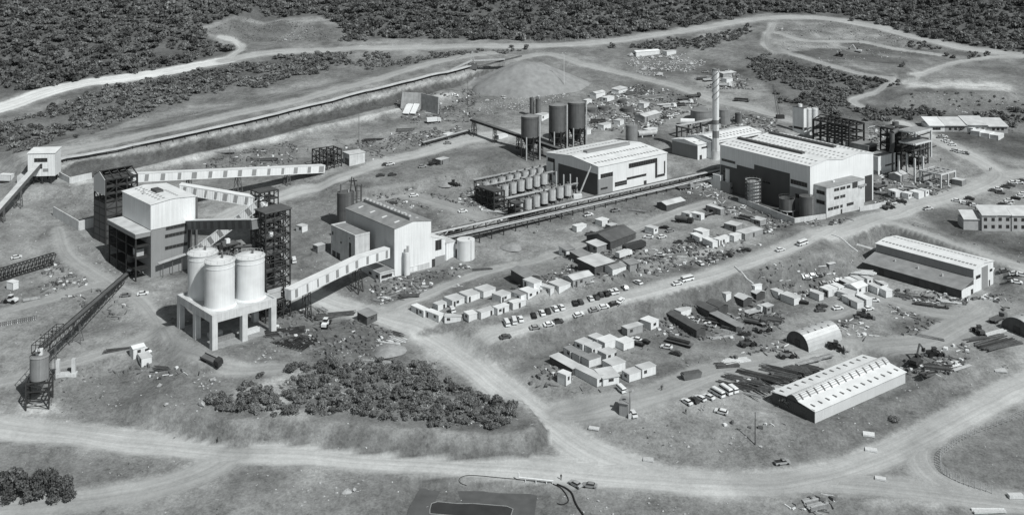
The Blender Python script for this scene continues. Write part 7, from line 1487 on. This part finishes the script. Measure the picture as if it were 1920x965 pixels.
for i in range(14): inst('bar', br, p, Matrix.Translation((0, -4.8+i*.74, 0)))
for i in range(12): inst('bar', bc, p, Matrix.Translation((-6.6+i*1.2, 0, 0)))
c = at(535, 622); p = thing('rebar_mats', c, math.radians(18), 'second dark stack of reinforcing mats next to the silo platform corner', 'steel mats')
for i in range(10): inst('bar', br, p, Matrix.Translation((0, -3+i*.6, .1*(i % 3))))
p = thing('skip_container', at(1296, 708), math.radians(20), 'open rusty skip standing alone in the lower yard', 'skip')
b = MB(); b.prism([(-3, 0), (3, 0), (3.6, 1.8), (-3.6, 1.8)], -1.1, 1.1, 'y'); b.build('tub', STEELM, p); MB().box(-3.2, 3.2, -.95, .95, 1.803, 2.1).build('load', TIMBD, p)
# ---- pond, liner, pipes
zl = at(880, 935).z
def flat(name, px, dz, m, label, cat):
    P = [atZ(x, y, zl+dz) for x, y in px]; b = MB(); b.add([tuple(q) for q in P], [tuple(range(len(P)-1, -1, -1))]); o = b.build(name, m, None); return tag(o, label, cat, kind='structure')
flat('pond_liner', [(765,955),(791,908),(900,914),(1008,922),(1000,985),(760,985)], .05, mat('pond_sheet', .1, .7, .15, .3), 'dark sheet lining the rectangular pond at the bottom edge', 'pond')
wm_ = mat('pond_water', .045, .2, .2, .2); rim = [(806,954),(809,943),(820,939.5),(857,943),(887,943),(950,948),(962,953),(958,966),(930,972),(806,962)]
flat('water', rim, .1, wm_, 'dark water filling the bottom of the lined pond', 'water')
p = thing('pond_rim', atZ(806, 954, zl), 0, 'thin pale rim around the dark pond water', 'rim'); R_ = [atZ(x, y, zl+.12)-Vector(p.location) for x, y in rim]
for a, b_ in zip(R_, R_[1:]+R_[:1]): MB().beam(a, b_, .2, .1).build('rim_section', CONCD, p)
p = thing('white_pipe_stand', at(1005, 905), math.radians(-8), 'white pipe manifold on short stands at the upper right corner of the pond', 'pipes')
MB().tube((-5, 0, 1.3), (5, 0, 1.0), .22, 8).build('pipe', WHITE2, p, True); MB().tube((-5, 0, 1.3), (-5, 0, 2.6), .22, 8).build('riser', WHITE2, p, True)
for x in (-3, 0, 3, 4.8): MB().box(x-.12, x+.12, -.12, .12, -.5, 1.0).build('stand', WHITE2, p)
def hose(label, px, r=.14, m=None, name='hose'):
    P = [Vector((x, y, gz(x, y)+.15)) for x, y in smooth_line([at(*q)[:2] for q in px], 4)]; b = MB(); o = P[0].copy()
    for a, c in zip(P[:-1], P[1:]): b.tube(a-o, c-o, r, 6)
    q = b.build(name, m or RUBBER, None); q.location = o; return tag(q, label, name.replace('_', ' '))
hose('black hose curving along the top edge of the pond', [(875,910),(863,905),(862,897),(880,891),(930,895),(975,899)], .07); hose('dark hose looping right of the pond pipes', [(1035,906),(1055,918),(1066,938),(1055,946),(1045,944)]); hose('dark ditch pipe running to the bottom edge right of the pond', [(1045,908),(1070,922),(1080,945),(1098,972)], .26)
# ---- fence along the right-hand field
fp = smooth_line([at(*q)[:2] for q in ((1935,772),(1880,796),(1820,818),(1785,838),(1764,858),(1768,885),(1800,905),(1860,925))], 6)
p = thing('post_fence', (*fp[0], gz(*fp[0])), 0, 'thin post and wire fence round the field at lower right', 'fence'); o = Vector(p.location); pm = MB().tube((0, 0, -.5), (0, 0, 2.3), .09, 6).mesh('post', STEELL)
for a in fp: inst('post', pm, p, Matrix.Translation(Vector((*a, gz(*a)))-o))
for z in (.8, 1.5, 2.1):
    b = MB()
    for a, c in zip(fp[:-1], fp[1:]): b.beam(Vector((*a, gz(*a)+z))-o, Vector((*c, gz(*c)+z))-o, .03, .03)
    b.build('wire', STEELL, p)
fp = smooth_line([at(*q)[:2] for q in ((985,77),(1060,77),(1140,74))], 8)
p = thing('post_fence', (*fp[0], gz(*fp[0])), 0, 'distant pale post fence at the forest foot above the upper road', 'fence'); o = Vector(p.location)
for a in fp: inst('post', pm, p, Matrix.Translation(Vector((*a, gz(*a)))-o))
# gully steps down the cutting
hose('pale concrete gutter running down the cutting left of the workshop', [(1560,440),(1590,458),(1608,472)], .35, CONC, 'gutter'); hose('pale pipe running down the bank above the lower sheds', [(1378,500),(1395,516),(1412,532)], .3, CONC, 'drain_pipe')
for x, y, r, lb in ((960,463,5,'low earth heap above the cabin terrace'), (730,656,6,'low pale earth heap on the dark storage ground'), (1352,338,4,'dusty heap left of the scaffolded tank'), (835,345,5,'pale heap of sand behind the mill'), (1105,430,5,'low spoil heap left of the pipe rack yard cabins'), (650,920,1.6,'pale boulder on the bare earth above the bottom edge')):
    c = at(x, y); b = MB(); n = 18; V = [(0, 0, r*.34)]; Fh = []
    for k in range(1, 6):
        for i in range(n): a = 6.283*i/n; rr = r*k/5*(1+.12*math.sin(3*a+x)); V.append((rr*math.cos(a), rr*math.sin(a), r*.34*(1-(k/5)**1.4)+random.uniform(-.1, .1)-(.3 if k == 5 else 0)))
    Fh += [(0, 1+i, 1+(i+1) % n) for i in range(n)]+[(1+k*n+i, 1+(k+1)*n+i, 1+(k+1)*n+(i+1) % n, 1+k*n+(i+1) % n) for k in range(4) for i in range(n)]
    b.add(V, Fh); o = b.build('earth_heap' if r > 2 else 'boulder', mat('loose_earth', .27, .95, .2, .6, bump=.2) if r > 2 else ROCK, None, True); o.location = c; tag(o, lb, 'heap' if r > 2 else 'boulder')
